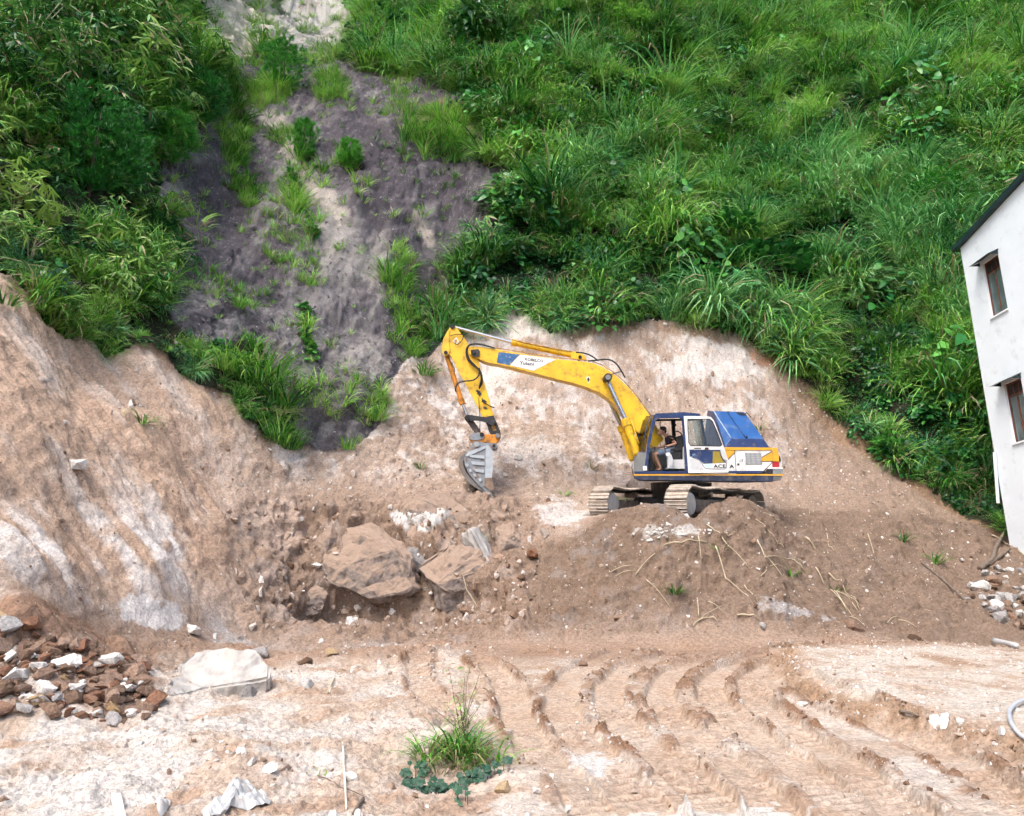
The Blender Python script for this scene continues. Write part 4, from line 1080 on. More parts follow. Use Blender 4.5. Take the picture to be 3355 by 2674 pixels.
flat(loop, [p + DEEP * (KF - KN - .06) for p in loop], 'shell', mat('shell_steel', (.16, .15, .145), .6, .3, var=.4, scale=5, dirt=(.22, .15, .11), dirt_amt=.4), bucket)
ext(ZB, [(545, 800), (600, 680), (640, 612), (660, 640), (620, 740), (575, 830)], KN + .05, KF - .05, 'back_plate', M_STEEL, bucket)
ext(ZB, [(865, 690), (910, 672), (1000, 800), (1005, 1000), (985, 1290), (850, 1290), (862, 1000)], KN - .045, KN - .002, 'side_cutter', M_STEELL, bucket)
ext(ZB, [(850, 1292), (985, 1292), (985, 1345), (1030, 1490), (965, 1535), (840, 1440)], KN - .05, KN - .002, 'muddy_cutter_tip', mat('muddy_steel', (.23, .16, .12), .8, .1, var=.4, scale=8), bucket)
ext(ZB, [(480, 872), (545, 800), (860, 690), (862, 735), (640, 840), (520, 890)], KN - .03, KN - .002, 'rib', M_STEELL, bucket)
for a_ in ([(575, 865), (840, 872), (845, 935), (560, 905)], [(590, 980), (848, 1000), (850, 1060), (610, 1040)], [(620, 1115), (835, 1140), (835, 1200), (680, 1175)]):
    ext(ZB, a_, KN - .035, KN - .002, 'wear_bar', M_STEELL, bucket)
ext(ZB, [(470, 900), (490, 890), (500, 1010), (560, 1130), (680, 1260), (820, 1390), (850, 1440), (790, 1478), (640, 1328), (542, 1198), (478, 1060)], KN - .022, KN - .002, 'rim_band', M_STEEL, bucket)
for cx_, cy_ in ((512, 1058), (570, 1160), (660, 1248), (762, 1335)):
    ext(ZB, [(cx_ - 30, cy_ - 28), (cx_ + 18, cy_ - 34), (cx_ + 36, cy_ + 18), (cx_ - 8, cy_ + 32)], KN - .065, KN - .024, 'wear_block', M_STEELL, bucket, bev=.006)
for i in range(5):
    Yt = KN + .08 + i * (KF - KN - .16) / 4
    ext(ZB, [(870, 1530), (960, 1560), (1010, 1665), (985, 1680), (880, 1590)], Yt - .05, Yt + .05, 'tooth', M_STEEL, bucket, bev=.01)
pin(ZB, (702, 665), KN - .06, KF + .06, .075, 'bucket_pin', M_STEELL, bucket)
pin(ZB, (1020, 690), KN - .06, KF + .06, .085, 'bucket_pin', M_STEEL, bucket)
pin(ZB, (1020, 690), KN - .075, KN - .05, .045, 'pin_cap', M_BLACK, bucket)
# ---- hoses
def hose(pts, Y, r=.022, name='hose', n=7): return tube([L3(at(*Z2(*p), Y)) for p in smoothline(pts, 4)], r, name, M_RUBBER, EXC, n)
hose([(560, 305), (480, 285), (410, 272), (350, 278), (322, 320), (330, 390), (370, 440), (420, 480), (448, 545), (430, 625)], AN - .10)
hose([(540, 300), (470, 278), (400, 268), (345, 285), (328, 335), (350, 400), (395, 448), (445, 510), (452, 590), (428, 640)], AN - .07)
hose([(430, 470), (425, 530), (380, 570), (300, 580), (250, 600), (232, 650), (240, 665)], AN - .12)
hose([(452, 720), (470, 755), (520, 785), (555, 798)], AN - .06, .018)
hose([(425, 720), (430, 800), (436, 900), (432, 1010)], AN - .04, .01)
hose([(190, 205), (230, 192), (290, 192), (296, 215), (280, 250), (250, 275), (225, 262)], AN - .05, .012)
hose([(230, 500), (222, 470), (200, 420)], AN - .05, .012)
hose([(1230, 340), (1290, 345), (1350, 365), (1410, 405)], BN - .02, .022)
hose([(1330, 412), (1400, 405), (1470, 398), (1520, 405), (1570, 440), (1610, 500), (1638, 550)], BN - .02, .024)
hose([(1520, 525), (1560, 510), (1600, 500)], BN - .03, .012)

# ---- upper works: platform, engine bay, counterweight
YF = YN + 2.55
pp = pl(Z1, [(612, 752), (1845, 752), (1840, 806), (640, 790), (618, 770)], YN)
plat = flat(pp, [p + DEEP * (YF - YN) + np.array((dx, 0, 0)) for p, dx in zip(pp, (.62, 0, 0, .62, .62))], 'platform', M_FRAME, EXC, .015)
ext(Z1, [(610, 737), (1930, 737), (1930, 750), (612, 750)], YN - .008, YN + .06, 'yellow_rail', M_GOLD, plat)
ext(Z1, [(1838, 754), (1928, 754), (1908, 792), (1842, 800)], YN + .02, YF - .05, 'tail_step', mat('scuffed_grey_steel', (.20, .19, .19), .6, .2, var=.4, scale=6, dirt=(.3, .22, .17), dirt_amt=.3), plat, bev=.02)
eng = ext(Z1, [(1062, 498), (1834, 503), (1834, 712), (1082, 712)], YN + .02, YF, 'engine_housing', M_WHITE, bev=.01)
yy = YN + .016
ext(Z1, [(1412, 499), (1832, 503), (1832, 527), (1412, 524)], yy - .016, yy + .03, 'top_rail', M_GOLD, eng)
ext(Z1, [(1400, 526), (1503, 526), (1503, 548), (1438, 606), (1420, 560)], yy - .004, yy + .003, 'gold_stripe', M_GOLD, eng)
ext(ZR, [(1105, 975), (1110, 1175), (765, 1178), (895, 1098)], yy - .004, yy + .003, 'gold_arrow', M_GOLD, eng)
ext(ZR, [(0, 1368), (945, 1366), (900, 1418), (0, 1418)], yy - .004, yy + .003, 'blue_skirt', M_BLUE, eng)
ext(ZR, [(345, 950), (355, 950), (388, 1412), (378, 1412)], yy - .006, yy + .003, 'panel_gap', M_PRINT, eng)
ext(ZR, [(885, 1098), (1098, 968), (1104, 980), (892, 1110)], yy - .006, yy + .003, 'arrow_edge', M_PRINT, eng)
ext(ZR, [(765, 1172), (1110, 1172), (1110, 1182), (765, 1182)], yy - .006, yy + .003, 'arrow_edge', M_PRINT, eng)
ext(ZR, [(1108, 1186), (1120, 1190), (950, 1372), (936, 1366)], yy - .006, yy + .003, 'arrow_edge', M_PRINT, eng)
ext(ZR, [(215, 1128), (345, 1000), (350, 1012), (222, 1142)], yy - .006, yy + .003, 'stripe_edge', M_PRINT, eng)
# perforated vent: dark recess behind a grid of slanted bars
vent = ext(ZR, [(560, 1005), (890, 1005), (905, 1238), (580, 1238)], yy - .004, yy + .003, 'vent', M_BLACK, eng)
for i in range(13):
    xx = 562 + i * 25.5
    ext(ZR, [(xx + 14, 1006), (xx + 26, 1006), (xx + 18, 1236), (xx + 6, 1236)], yy - .014, yy - .005, 'vent_bar', M_GREYL, vent)
for i in range(6):
    y0 = 1015 + i * 38
    ext(ZR, [(562, y0), (892, y0), (893, y0 + 11), (563, y0 + 11)], yy - .012, yy - .006, 'vent_bar', M_GREY, vent)
ext(ZR, [(425, 1130), (520, 1132), (516, 1190), (428, 1190)], yy - .005, yy + .002, 'notice', M_GREYL, eng)
ext(ZR, [(500, 1138), (526, 1138), (524, 1150), (514, 1150), (512, 1178), (506, 1178), (506, 1150), (500, 1150)], yy - .008, yy - .003, 'notice_print', M_PRINT, eng)
ext(ZR, [(405, 1218), (448, 1218), (445, 1240), (425, 1255), (408, 1250)], yy - .02, yy - .001, 'latch', M_BLACK, eng)
cw = ext(ZR, [(1098, 905), (1180, 897), (1215, 908), (1240, 1040), (1250, 1188), (1112, 1180)], YN + .03, YF + .02, 'counterweight', M_GOLD, bev=.02)
ext(ZR, [(1112, 1188), (1240, 1192), (1238, 1292), (1010, 1292)], YN + .026, YN + .10, 'red_tail_light', M_RED, cw)
ext(ZR, [(1240, 1070), (1270, 1090), (1290, 1140), (1300, 1280), (1250, 1290), (1242, 1180)], YN + .12, YF - .1, 'rear_cover', M_WHITE, cw)
ext(ZR, [(1240, 1062), (1262, 1080), (1282, 1140), (1275, 1185), (1248, 1180)], YN + .09, YN + .14, 'rear_lamp', M_BLACK, cw)
ext(ZR, [(1005, 1296), (1320, 1296), (1322, 1326), (1000, 1328)], YN + .012, YF, 'white_band', M_WHITE, cw)
ext(ZR, [(1000, 1330), (1120, 1330), (1118, 1436), (930, 1436)], YN + .014, YF - .02, 'dark_bumper', M_BLACK, cw)
ext(ZR, [(1120, 1330), (1320, 1328), (1322, 1430), (1300, 1440), (1118, 1438)], YN + .018, YF, 'grey_bumper', M_GREY, cw, bev=.02)
# hood: sloped engine cover (each corner at its own depth)
hn = [L3(at(*ZR(*p), Y)) for p, Y in (((150, 893), YN + .06), ((1045, 893), YN + .06), ((935, 725), YN + .12), ((275, 715), YN + .12), ((-80, 165), YN + 1.15), ((545, 185), YN + 1.15))]
hf = [p + DEEP * dy for p, dy in zip(hn, (2.3, 2.3, 2.2, 2.2, 0, 0))]
v = hn + hf[:4] + [L3(at(*ZR(-330, 165), YN + 1.2)), L3(at(*ZR(-200, 160), YN + 2.0)), L3(at(*ZR(520, 185), YN + 2.0)), L3(at(*ZR(-60, 893), YN + .06))]
# 0 near bottom left, 1 near bottom right, 2 near shoulder right, 3 near shoulder left, 4 top left, 5 top right, 6 far bl, 7 far br, 11,12 far top
faces = [(0, 1, 2, 3), (3, 2, 5, 4), (0, 3, 4), (1, 7, 8, 2), (2, 8, 12, 5), (4, 5, 12, 11), (6, 9, 11), (6, 0, 4, 11), (7, 6, 9, 8), (9, 8, 12, 11)]
hood = meshobj('engine_hood', v, faces, M_BLUEL, EXC)
bmh = bmesh.new(); bmh.from_mesh(hood.data); bmesh.ops.recalc_face_normals(bmh, faces=list(bmh.faces)); bmesh.ops.delete(bmh, geom=[q for q in bmh.verts if not q.link_faces], context='VERTS')
bmesh.ops.bevel(bmh, geom=list(bmh.edges), offset=.02, segments=2, affect='EDGES', profile=.6); bmh.to_mesh(hood.data); bmh.free()
hood.data.materials.append(M_BLUE)  # darker blue on side and under faces: their shade put into the paint
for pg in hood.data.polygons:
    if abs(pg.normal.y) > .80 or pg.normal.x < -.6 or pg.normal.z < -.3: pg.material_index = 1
def between(a, b_, t): return a + (b_ - a) * t
def hoodpt(u, w_, off=.012):
    """point on the sloped face: u left to right, w shoulder to top"""
    nn = np.cross(hn[2] - hn[3], hn[4] - hn[3]); nn /= np.linalg.norm(nn)
    if nn[1] > 0: nn = -nn
    return between(between(hn[3], hn[2], u), between(hn[4], hn[5], u), w_) + nn * off
meshobj('hood_opening', [hoodpt(.70, .97), hoodpt(.78, .86), hoodpt(.985, .86), hoodpt(.93, .97)], [(0, 1, 2, 3)], M_PRINT, hood)
tube([hoodpt(.45, .02), hoodpt(.43, .98)], .008, 'hood_seam', M_BLUE, hood, 5)
tube([hoodpt(.0, .0), hoodpt(.0, 1)], .014, 'hood_edge', mat('worn_edge', (.40, .50, .62), .5), hood, 6)
tube([hoodpt(.98, .92), hoodpt(1.04, .97), hoodpt(1.08, .9), hoodpt(1.07, .78)], .012, 'grab_handle', M_BLACK, hood, 6)
pin(ZR, (595, 688), YN + .1, YN + .14, .028, 'hood_latch', M_BLACK, hood, 10)
pin(ZR, (225, 190), YN + 1.1, YN + 1.18, .03, 'hood_bolt', M_BLACK, hood, 10)

# ---- cab
CYF = YN + 1.0                                   # far side of the cab
cab = empty('cab', (0, 0, 0)); cab.parent = EXC
def frame(view, pts, closed, w_, Y, dpt, name, material, parent):
    """bent bar following an outline, w wide in the picture plane, dpt deep"""
    P = pl(view, pts, Y); n = len(P); I, O = [], []
    for i in range(n):
        a = P[(i - 1) % n] if (closed or i) else P[i]; c = P[(i + 1) % n] if (closed or i < n - 1) else P[i]
        t = c - a; t[1] = 0; t /= np.linalg.norm(t) + 1e-9
        nn = np.array((-t[2], 0, t[0]))
        O.append(P[i] + nn * w_ / 2); I.append(P[i] - nn * w_ / 2)
    vv = []; ff = []
    for i in range(n): vv += [O[i], I[i], I[i] + np.array((0, dpt, 0)), O[i] + np.array((0, dpt, 0))]
    for i in range(n if closed else n - 1):
        j = (i + 1) % n
        for k in range(4): ff.append((4 * i + k, 4 * i + (k + 1) % 4, 4 * j + (k + 1) % 4, 4 * j + k))
    if not closed: ff += [(0, 1, 2, 3), (4 * n - 1, 4 * n - 2, 4 * n - 3, 4 * n - 4)]
    o = meshobj(name, vv, ff, material, parent)
    bm_ = bmesh.new(); bm_.from_mesh(o.data); bmesh.ops.recalc_face_normals(bm_, faces=list(bm_.faces)); bm_.to_mesh(o.data); bm_.free()
    return o
# near side door frame
ext(ZC, [(390, 1390), (385, 1250), (440, 800), (520, 400), (560, 270), (600, 240), (640, 255), (600, 380), (555, 560), (500, 800), (460, 1100), (445, 1395)], YN, YN + .07, 'front_pillar', M_BLUE, cab, .008)
ext(ZC, [(560, 262), (620, 215), (1160, 200), (1490, 225), (1505, 262), (1170, 268), (1172, 330), (1130, 332), (1090, 300), (690, 308), (610, 350), (585, 420)], YN - .02, YN + .07, 'roof_rail', M_BLUE, cab, .008)
ext(ZC, [(1130, 300), (1172, 265), (1200, 560), (1230, 1000), (1250, 1400), (1200, 1400), (1180, 900), (1150, 560)], YN, YN + .07, 'middle_pillar', M_BLUE, cab, .006)
ext(ZC, [(430, 1375), (1250, 1375), (1252, 1425), (180, 1425), (180, 1380)], YN, YN + .07, 'door_sill', M_BLUE, cab, .005)
ext(ZC, [(1480, 240), (1515, 262), (1620, 700), (1690, 1400), (1630, 1400), (1570, 720)], YN + .02, YN + .09, 'rear_pillar', M_BLUE, cab, .006)
# far side frame
fY = CYF
frame(ZC, [(300, 1380), (330, 900), (440, 420), (520, 345), (1500, 335), (1560, 700), (1600, 1380)], True, .055, fY, .05, 'far_frame', M_BLACK, cab)
ext(ZC, [(910, 350), (1000, 350), (1000, 420), (1025, 440), (1000, 480), (1010, 720), (940, 720), (925, 480)], fY - .03, fY + .02, 'far_pillar', M_BLACK, cab)
ext(ZC, [(690, 350), (700, 350), (700, 900), (690, 900)], fY - .02, fY + .02, 'wiper_bar', M_BLACK, cab)
ext(ZC, [(300, 985), (1180, 985), (1560, 985), (1580, 1380), (290, 1380)], fY, fY + .03, 'far_panel', M_GREY, cab)
# front: two corner posts, glass, lower panel
fl0 = [(178, 1400), (190, 1000), (250, 640), (330, 350), (385, 300)]
Pn = pl(ZC, [(400, 1380), (420, 1000), (455, 700), (530, 360), (600, 250)], YN + .01); Pf = pl(ZC, fl0, CYF)
def ruled(A, B, t0, t1, name, material, th=.012):
    v_, f_ = [], []
    for a, b__ in zip(A, B): v_ += [a + (b__ - a) * t0, a + (b__ - a) * t1]
    for i in range(len(A) - 1): f_.append((2 * i, 2 * i + 1, 2 * i + 3, 2 * i + 2))
    o = meshobj(name, v_, f_, material, cab)
    md = o.modifiers.new('thickness', 'SOLIDIFY'); md.thickness = th
    return o
ruled(Pn[1:], Pf[1:], .10, .92, 'front_glass', M_GLASS, .006)
ruled(Pn[:2], Pf[:2], .0, 1.0, 'lower_front_panel', M_GREY, .03)
tube(Pf, .030, 'far_front_pillar', M_BLUE, cab, 8)
tube([p + (q - p) * .35 for p, q in zip(Pn, Pf)][1:], .016, 'window_bar', M_BLUE, cab, 6)
tube([Pn[1] + (Pf[1] - Pn[1]) * .0, Pf[1]], .022, 'front_rail', M_BLUE, cab, 8)
# roof, floor, back wall
Rn = pl(ZC, [(385, 300), (600, 232), (1160, 205), (1500, 235)], YN - .01)
rf = [Pf[4], L3(at(*ZC(600, 262), CYF)), L3(at(*ZC(1100, 240), CYF)), L3(at(*ZC(1480, 262), CYF))]
v = [Pn[4], Rn[1], Rn[2], Rn[3]] + rf
rt = meshobj('roof', v, [(0, 1, 5, 4), (1, 2, 6, 5), (2, 3, 7, 6)], M_BLUE, cab); md = rt.modifiers.new('thickness', 'SOLIDIFY'); md.thickness = .05; md.offset = 0
a, b_, c_, d_ = [L3(at(*ZC(*p), YN + .07)) for p in ((300, 1385), (1640, 1385), (1640, 1420), (300, 1420))]
flat([a, b_, c_, d_], [q + DEEP * .9 for q in (a, b_, c_, d_)], 'floor', M_BLACK, cab)
ext(ZC, [(1545, 900), (1640, 900), (1660, 1380), (1560, 1380)], YN + .08, CYF, 'back_wall', M_BLACK, cab)
g = ext(ZC, [(1500, 280), (1540, 280), (1640, 890), (1600, 890)], YN + .1, CYF - .03, 'back_glass', M_GLASS, cab)
ext(ZC, [(345, 1270), (425, 1270), (425, 1360), (350, 1360)], YN - .012, YN - .001, 'white_sticker', M_WHITE, cab)
tube([L3(at(*ZC(130, 1240), YN + .3)), L3(at(*ZC(125, 1310), YN + .3)), L3(at(*ZC(150, 1440), YN + .3)), L3(at(*ZC(190, 1530), YN + .3))], .012, 'front_handrail', M_BLACK, cab, 6)
# interior: seat, consoles, levers
seat = ext(ZC, [(1010, 740), (1080, 660), (1150, 640), (1170, 700), (1165, 900), (1120, 960), (990, 970), (900, 955), (905, 925), (990, 900)], YN + .28, YN + .78, 'seat', M_SEAT, bev=.03)
ext(ZC, [(900, 975), (1130, 975), (1110, 1130), (960, 1130), (945, 1060)], YN + .32, YN + .74, 'seat_base', M_BLACK, seat)
tube([L3(at(*ZC(1010, 580), YN + .8)), L3(at(*ZC(1050, 570), YN + .8)), L3(at(*ZC(1100, 600), YN + .8)), L3(at(*ZC(1140, 660), YN + .8))], .018, 'seat_rail', M_BLACK, seat, 6)
con = ext(ZC, [(800, 1010), (880, 990), (930, 1060), (950, 1130), (945, 1320), (850, 1320), (850, 1100)], YN + .12, YN + .26, 'lever_console', M_GREYL, bev=.01)
ext(ZC, [(805, 1020), (870, 1000), (890, 1050), (825, 1072)], YN + .108, YN + .122, 'console_label', M_WHITE, con)
pin(ZC, (907, 1250), YN + .10, YN + .14, .047, 'console_cap', M_GREYL, con, 16)
ext(ZC, [(950, 1140), (1195, 1140), (1200, 1325), (860, 1325), (945, 1230)], YN + .27, YN + .75, 'seat_box', M_GREYL)
ext(ZC, [(462, 905), (600, 915), (780, 935), (810, 975), (640, 1010), (470, 990)], YN + .62, YN + .78, 'far_console', M_GREY, bev=.01)
for (x0, y0, x1, y1, Y) in ((590, 985, 585, 905, YN + .62), (800, 980, 780, 880, YN + .2), (520, 1320, 480, 1150, YN + .5), (600, 1330, 555, 1120, YN + .6)):
    lv = tube([L3(at(*ZC(x0, y0), Y)), L3(at(*ZC(x1, y1), Y))], .012, 'control_lever', M_BLACK, EXC, 7)
    tube([L3(at(*ZC(x1 - 2, y1 + 14), Y)), L3(at(*ZC(x1, y1 - 16), Y))], .026, 'knob', M_BLACK, lv, 8)
# ---- open door, slid back flush with the housing side
DY = YN - .075
door_o = [(1172, 266), (1640, 268), (1720, 290), (1775, 360), (1900, 680), (1990, 940), (2060, 1150), (2085, 1350), (2060, 1400), (1265, 1412), (1250, 1200), (1215, 800)]
win = [(1245, 330), (1690, 325), (1745, 370), (1850, 600), (1940, 850), (1900, 872), (1300, 862), (1265, 800), (1250, 560)]
def ring(view, outer, inner, Y0, Y1, name, material, parent=EXC):
    me_v = pl(view, outer, Y0); me_i = pl(view, inner, Y0)
    bm_ = bmesh.new()
    vo = [bm_.verts.new(tuple(q)) for q in me_v]; vi = [bm_.verts.new(tuple(q)) for q in me_i]
    eo = [bm_.edges.new((vo[i], vo[(i + 1) % len(vo)])) for i in range(len(vo))]; ei = [bm_.edges.new((vi[i], vi[(i + 1) % len(vi)])) for i in range(len(vi))]
    bmesh.ops.triangle_fill(bm_, edges=eo + ei, use_beauty=True)
    r_ = bmesh.ops.extrude_face_region(bm_, geom=list(bm_.faces))
    bmesh.ops.translate(bm_, vec=tuple(DEEP * (Y1 - Y0)), verts=[q for q in r_['geom'] if isinstance(q, bmesh.types.BMVert)])
    bmesh.ops.recalc_face_normals(bm_, faces=list(bm_.faces))
    return bmobj(name, bm_, material, parent)
door = ring(ZC, door_o, win, DY, DY + .05, 'cab_door', M_WHITE)
ext(ZC, win, DY + .02, DY + .026, 'pane', M_GLASS, door)
frame(ZC, win, True, .018, DY - .006, .02, 'window_seal', M_RUBBER, door)
ext(ZC, [(1285, 950), (1890, 955), (1905, 1040), (1960, 1160), (2000, 1205), (1560, 1225), (1480, 1140), (1295, 1065)], DY - .004, DY + .003, 'blue_panel', M_BLUE, door)
ext(ZC, [(1755, 975), (1885, 978), (1900, 1050), (1955, 1165), (1985, 1200), (1745, 1218)], DY - .007, DY - .001, 'gold_panel', M_OLIVE, door)
ext(ZC, [(1290, 1120), (1380, 1120), (1480, 1170), (1540, 1250), (1570, 1350), (1340, 1350), (1300, 1300)], DY - .006, DY + .003, 'inner_pocket', M_GREYL, door)
ext(ZC, [(1575, 1232), (1725, 1228), (1725, 1305), (1620, 1305)], DY - .006, DY + .003, 'pale_strip', mat('pale_teal_film', (.50, .74, .72), .4, var=.1), door)
frame(ZC, [(1275, 942), (1895, 948), (1915, 1050), (1960, 1150), (2030, 1220), (2030, 1300), (1990, 1330), (1600, 1325), (1540, 1230), (1480, 1150), (1290, 1075)], True, .012, DY - .008, .012, 'panel_seal', M_RUBBER, door)
ext(ZC, [(1900, 925), (1960, 920), (2010, 1010), (2045, 1150), (2020, 1165), (1960, 1130), (1925, 1030)], DY - .05, DY - .005, 'mirror', M_GREYL, door, .01)
ext(ZC, [(1590, 898), (1668, 898), (1668, 938), (1590, 936)], DY - .012, DY + .003, 'handle', M_BLACK, door)
ext(ZC, [(1375, 903), (1520, 903), (1520, 922), (1375, 922)], DY - .008, DY + .003, 'slot', M_BLACK, door)
pin(ZC, (1382, 1062), DY - .008, DY + .002, .062, 'round_sticker', M_PBLUE, door, 20)
text(ZC, (1770, 1306), DY - .006, 'ACE', 66, 'lettering', M_PRINT, door, 0, 1.35)
text(ZR, (252, 1308), YN + .010, 'A', 66, 'lettering', M_PRINT, eng, 0, 1.3)

# ---- turntable and undercarriage
mid = L3(UC_C)
upv = uc_up
tube([mid + upv * .0, mid + upv * .28, mid + upv * (.62)], [.85, .80, .85], 'slewing_ring', M_BLACK, EXC, 28)
car = None
def ucp(s, b, u): return mid + uc_side * s + uc_back * b + uc_up * u
def ucbox(s0, s1, b0, b1, u0, u1, name, material, parent, bev=.02):
    v_ = [ucp(s, b, u) for s in (s0, s1) for b in (b0, b1) for u in (u0, u1)]
    f_ = [(0, 1, 3, 2), (4, 6, 7, 5), (0, 4, 5, 1), (2, 3, 7, 6), (0, 2, 6, 4), (1, 5, 7, 3)]
    bm_ = bmesh.new(); vs = [bm_.verts.new(tuple(q)) for q in v_]
    for q in f_: bm_.faces.new([vs[i] for i in q])
    bmesh.ops.recalc_face_normals(bm_, faces=list(bm_.faces))
    if bev: bmesh.ops.bevel(bm_, geom=list(bm_.edges), offset=bev, segments=1, affect='EDGES')
    return bmobj(name, bm_, material, parent)
car = ucbox(-UC_GAUGE / 2, UC_GAUGE / 2, -.75, .75, -.12, .22, 'car_body', M_BLACK, EXC, .05)
HL = UC_LEN / 2
def loop_pts(n):
    """closed path of the track, sagging between the carrier rollers"""
    pts = []
    top_n = 60
    for i in range(top_n):
        t = i / (top_n - 1); b = -HL + 2 * HL * t
        sag = .05 * abs(math.sin(t * math.pi * 3)) * (0 < t < 1)
        pts.append((b, UC_R - sag))
    for i in range(1, 24): a_ = math.pi / 2 - math.pi * i / 24; pts.append((HL + UC_R * math.cos(a_), UC_R * math.sin(a_)))
    for i in range(top_n): pts.append((HL - 2 * HL * i / (top_n - 1), -UC_R))
    for i in range(1, 24): a_ = -math.pi / 2 - math.pi * i / 24; pts.append((-HL + UC_R * math.cos(a_), UC_R * math.sin(a_)))
    P = np.array(pts); seg = np.linalg.norm(np.roll(P, -1, 0) - P, axis=1); acc = np.concatenate([[0], np.cumsum(seg)])
    PP = np.vstack([P, P[:1]]); q = np.linspace(0, acc[-1], n, endpoint=False)
    f_ = lambda s: np.array((np.interp(s % acc[-1], acc, PP[:, 0]), np.interp(s % acc[-1], acc, PP[:, 1])))
    out = []
    for s in q:
        p = f_(s); d_ = f_(s + .04) - f_(s - .04); d_ /= np.linalg.norm(d_); out.append((p, d_))
    return out, acc[-1]
NSH = 48
LP, LT = loop_pts(NSH)
# one shoe mesh: plate with three grouser bars, in its own frame (x along the track, y across, z outward)
pw = LT / NSH * .94
bm = bmesh.new()
prof = [(-pw / 2, 0), (-pw / 2, .022), (-pw * .42, .05), (-pw * .34, .024), (-pw * .06, .024), (0, .046), (pw * .06, .024), (pw * .34, .024), (pw * .42, .05), (pw / 2, .022), (pw / 2, 0)]
va = [bm.verts.new((a_, -.30, c_)) for a_, c_ in prof]; vb = [bm.verts.new((a_, .30, c_)) for a_, c_ in prof]
for i in range(len(prof)):
    j = (i + 1) % len(prof); bm.faces.new((va[i], va[j], vb[j], vb[i]))
bm.faces.new(va[::-1]); bm.faces.new(vb)
bmesh.ops.recalc_face_normals(bm, faces=list(bm.faces))
shoe_me = bpy.data.meshes.new('shoe'); bm.to_mesh(shoe_me); bm.free(); shoe_me.materials.append(M_SHOE)
for s in (1, -1):
    so = s * UC_GAUGE / 2
    tr = ucbox(so - .17, so + .17, -HL + .35, HL - .3, -.20, .12, 'track', M_TRK, EXC, .03)
    tag(tr, 'near track with dusty steel shoes' if s > 0 else 'far track reaching out under the boom')
    # the track chain as an inner belt
    v_, f_ = [], []
    for (p, d_) in LP:
        nn = np.array((-d_[1], d_[0])); nn = nn if nn.dot(p - np.array((np.clip(p[0], -HL, HL), 0))) > 0 else -nn
        for off, ss in ((-.075, -.09), (-.075, .09), (-.004, .09), (-.004, -.09)):
            q = p + nn * off; v_.append(ucp(so + ss, q[0], q[1]))
    m_ = len(LP)
    for i in range(m_):
        j = (i + 1) % m_
        for k in range(4): f_.append((4 * i + k, 4 * i + (k + 1) % 4, 4 * j + (k + 1) % 4, 4 * j + k))
    meshobj('chain', v_, f_, M_BLACK, tr)
    for (p, d_) in LP:
        nn = np.array((-d_[1], d_[0])); nn = nn if nn.dot(p - np.array((np.clip(p[0], -HL, HL), 0))) > 0 else -nn
        o = bpy.data.objects.new('shoe', shoe_me); COL.objects.link(o); o.parent = tr
        X = uc_back * d_[0] + uc_up * d_[1]; Zv = uc_back * nn[0] + uc_up * nn[1]; Yv = np.cross(Zv, X)
        pos = ucp(so, p[0], p[1])
        o.matrix_basis = Matrix(((X[0], Yv[0], Zv[0], pos[0]), (X[1], Yv[1], Zv[1], pos[1]), (X[2], Yv[2], Zv[2], pos[2]), (0, 0, 0, 1)))
    for b, rr_, nm, hw in ((-HL, UC_R - .09, 'idler', .13), (HL, UC_R - .08, 'sprocket', .12)):
        wv = tube([ucp(so - hw, b, 0), ucp(so - hw + .02, b, 0), ucp(so + hw - .02, b, 0), ucp(so + hw, b, 0)], [rr_ * .93, rr_, rr_, rr_ * .93], nm, M_GREY if nm == 'idler' else M_TRK, tr, 28, False)
    tube([ucp(so + .12, -HL, 0), ucp(so + .20, -HL, 0), ucp(so + .21, -HL, 0)], [.27, .27, .22], 'idler_cover', mat('dusty_grey_hub', (.52, .51, .50), .7, .2, var=.25, scale=6, dirt=(.4, .33, .27), dirt_amt=.3), tr, 26, False)
    for b in (-.95, 0.75):
        tube([ucp(so - .12, b, UC_R - .16), ucp(so + .22, b, UC_R - .16)], .075, 'carrier_roller', M_TRK, tr, 14, False)
    for i in range(7):
        b = -HL + .65 + i * (2 * HL - 1.3) / 6
        tube([ucp(so - .2, b, -UC_R + .15), ucp(so + .2, b, -UC_R + .15)], .085, 'track_roller', M_TRK, tr, 12, False)
    ucbox(so - .21, so + .21, -HL + .6, HL - .5, -.23, -.06, 'track_guard', M_TRK, tr, .03)
# ================================================================== DRIVER
def skin_mesh(nodes, edges, root=0, sub=1):
    """continuous surface grown round a skeleton: nodes (point, radius)"""
    me = bpy.data.meshes.new('skeleton')
    me.from_pydata([tuple(p) for p, r_ in nodes], edges, [])
    o = bpy.data.objects.new('skeleton', me); COL.objects.link(o)
    o.modifiers.new('skin', 'SKIN')
    for i, sv in enumerate(me.skin_vertices[0].data):
        r_ = nodes[i][1]; sv.radius = (r_, r_) if np.isscalar(r_) else r_
        sv.use_root = (i == root)
    sb = o.modifiers.new('sub', 'SUBSURF'); sb.levels = sub; sb.render_levels = sub
    bpy.context.view_layer.update()
    dg = bpy.context.evaluated_depsgraph_get()
    out = bpy.data.meshes.new_from_object(o.evaluated_get(dg))
    bpy.data.objects.remove(o)
    return out
PYC = YN + .50
PORG = np.array(at(*ZC(960, 960), PYC))
def J(x, y, dy=0.0): return np.array(at(*ZC(x, y), PYC + dy)) - PORG
M_SKIN = mat('skin', (.42, .22, .145), .5, var=.12, scale=9)
M_SHIRT = mat('black_shirt', (.010, .010, .012), .85, var=.3, scale=12)
M_SHORTS = mat('grey_blue_shorts', (.15, .19, .26), .85, var=.2, scale=12)
M_HAIR = mat('black_hair', (.008, .007, .007), .6, var=.3, scale=30)
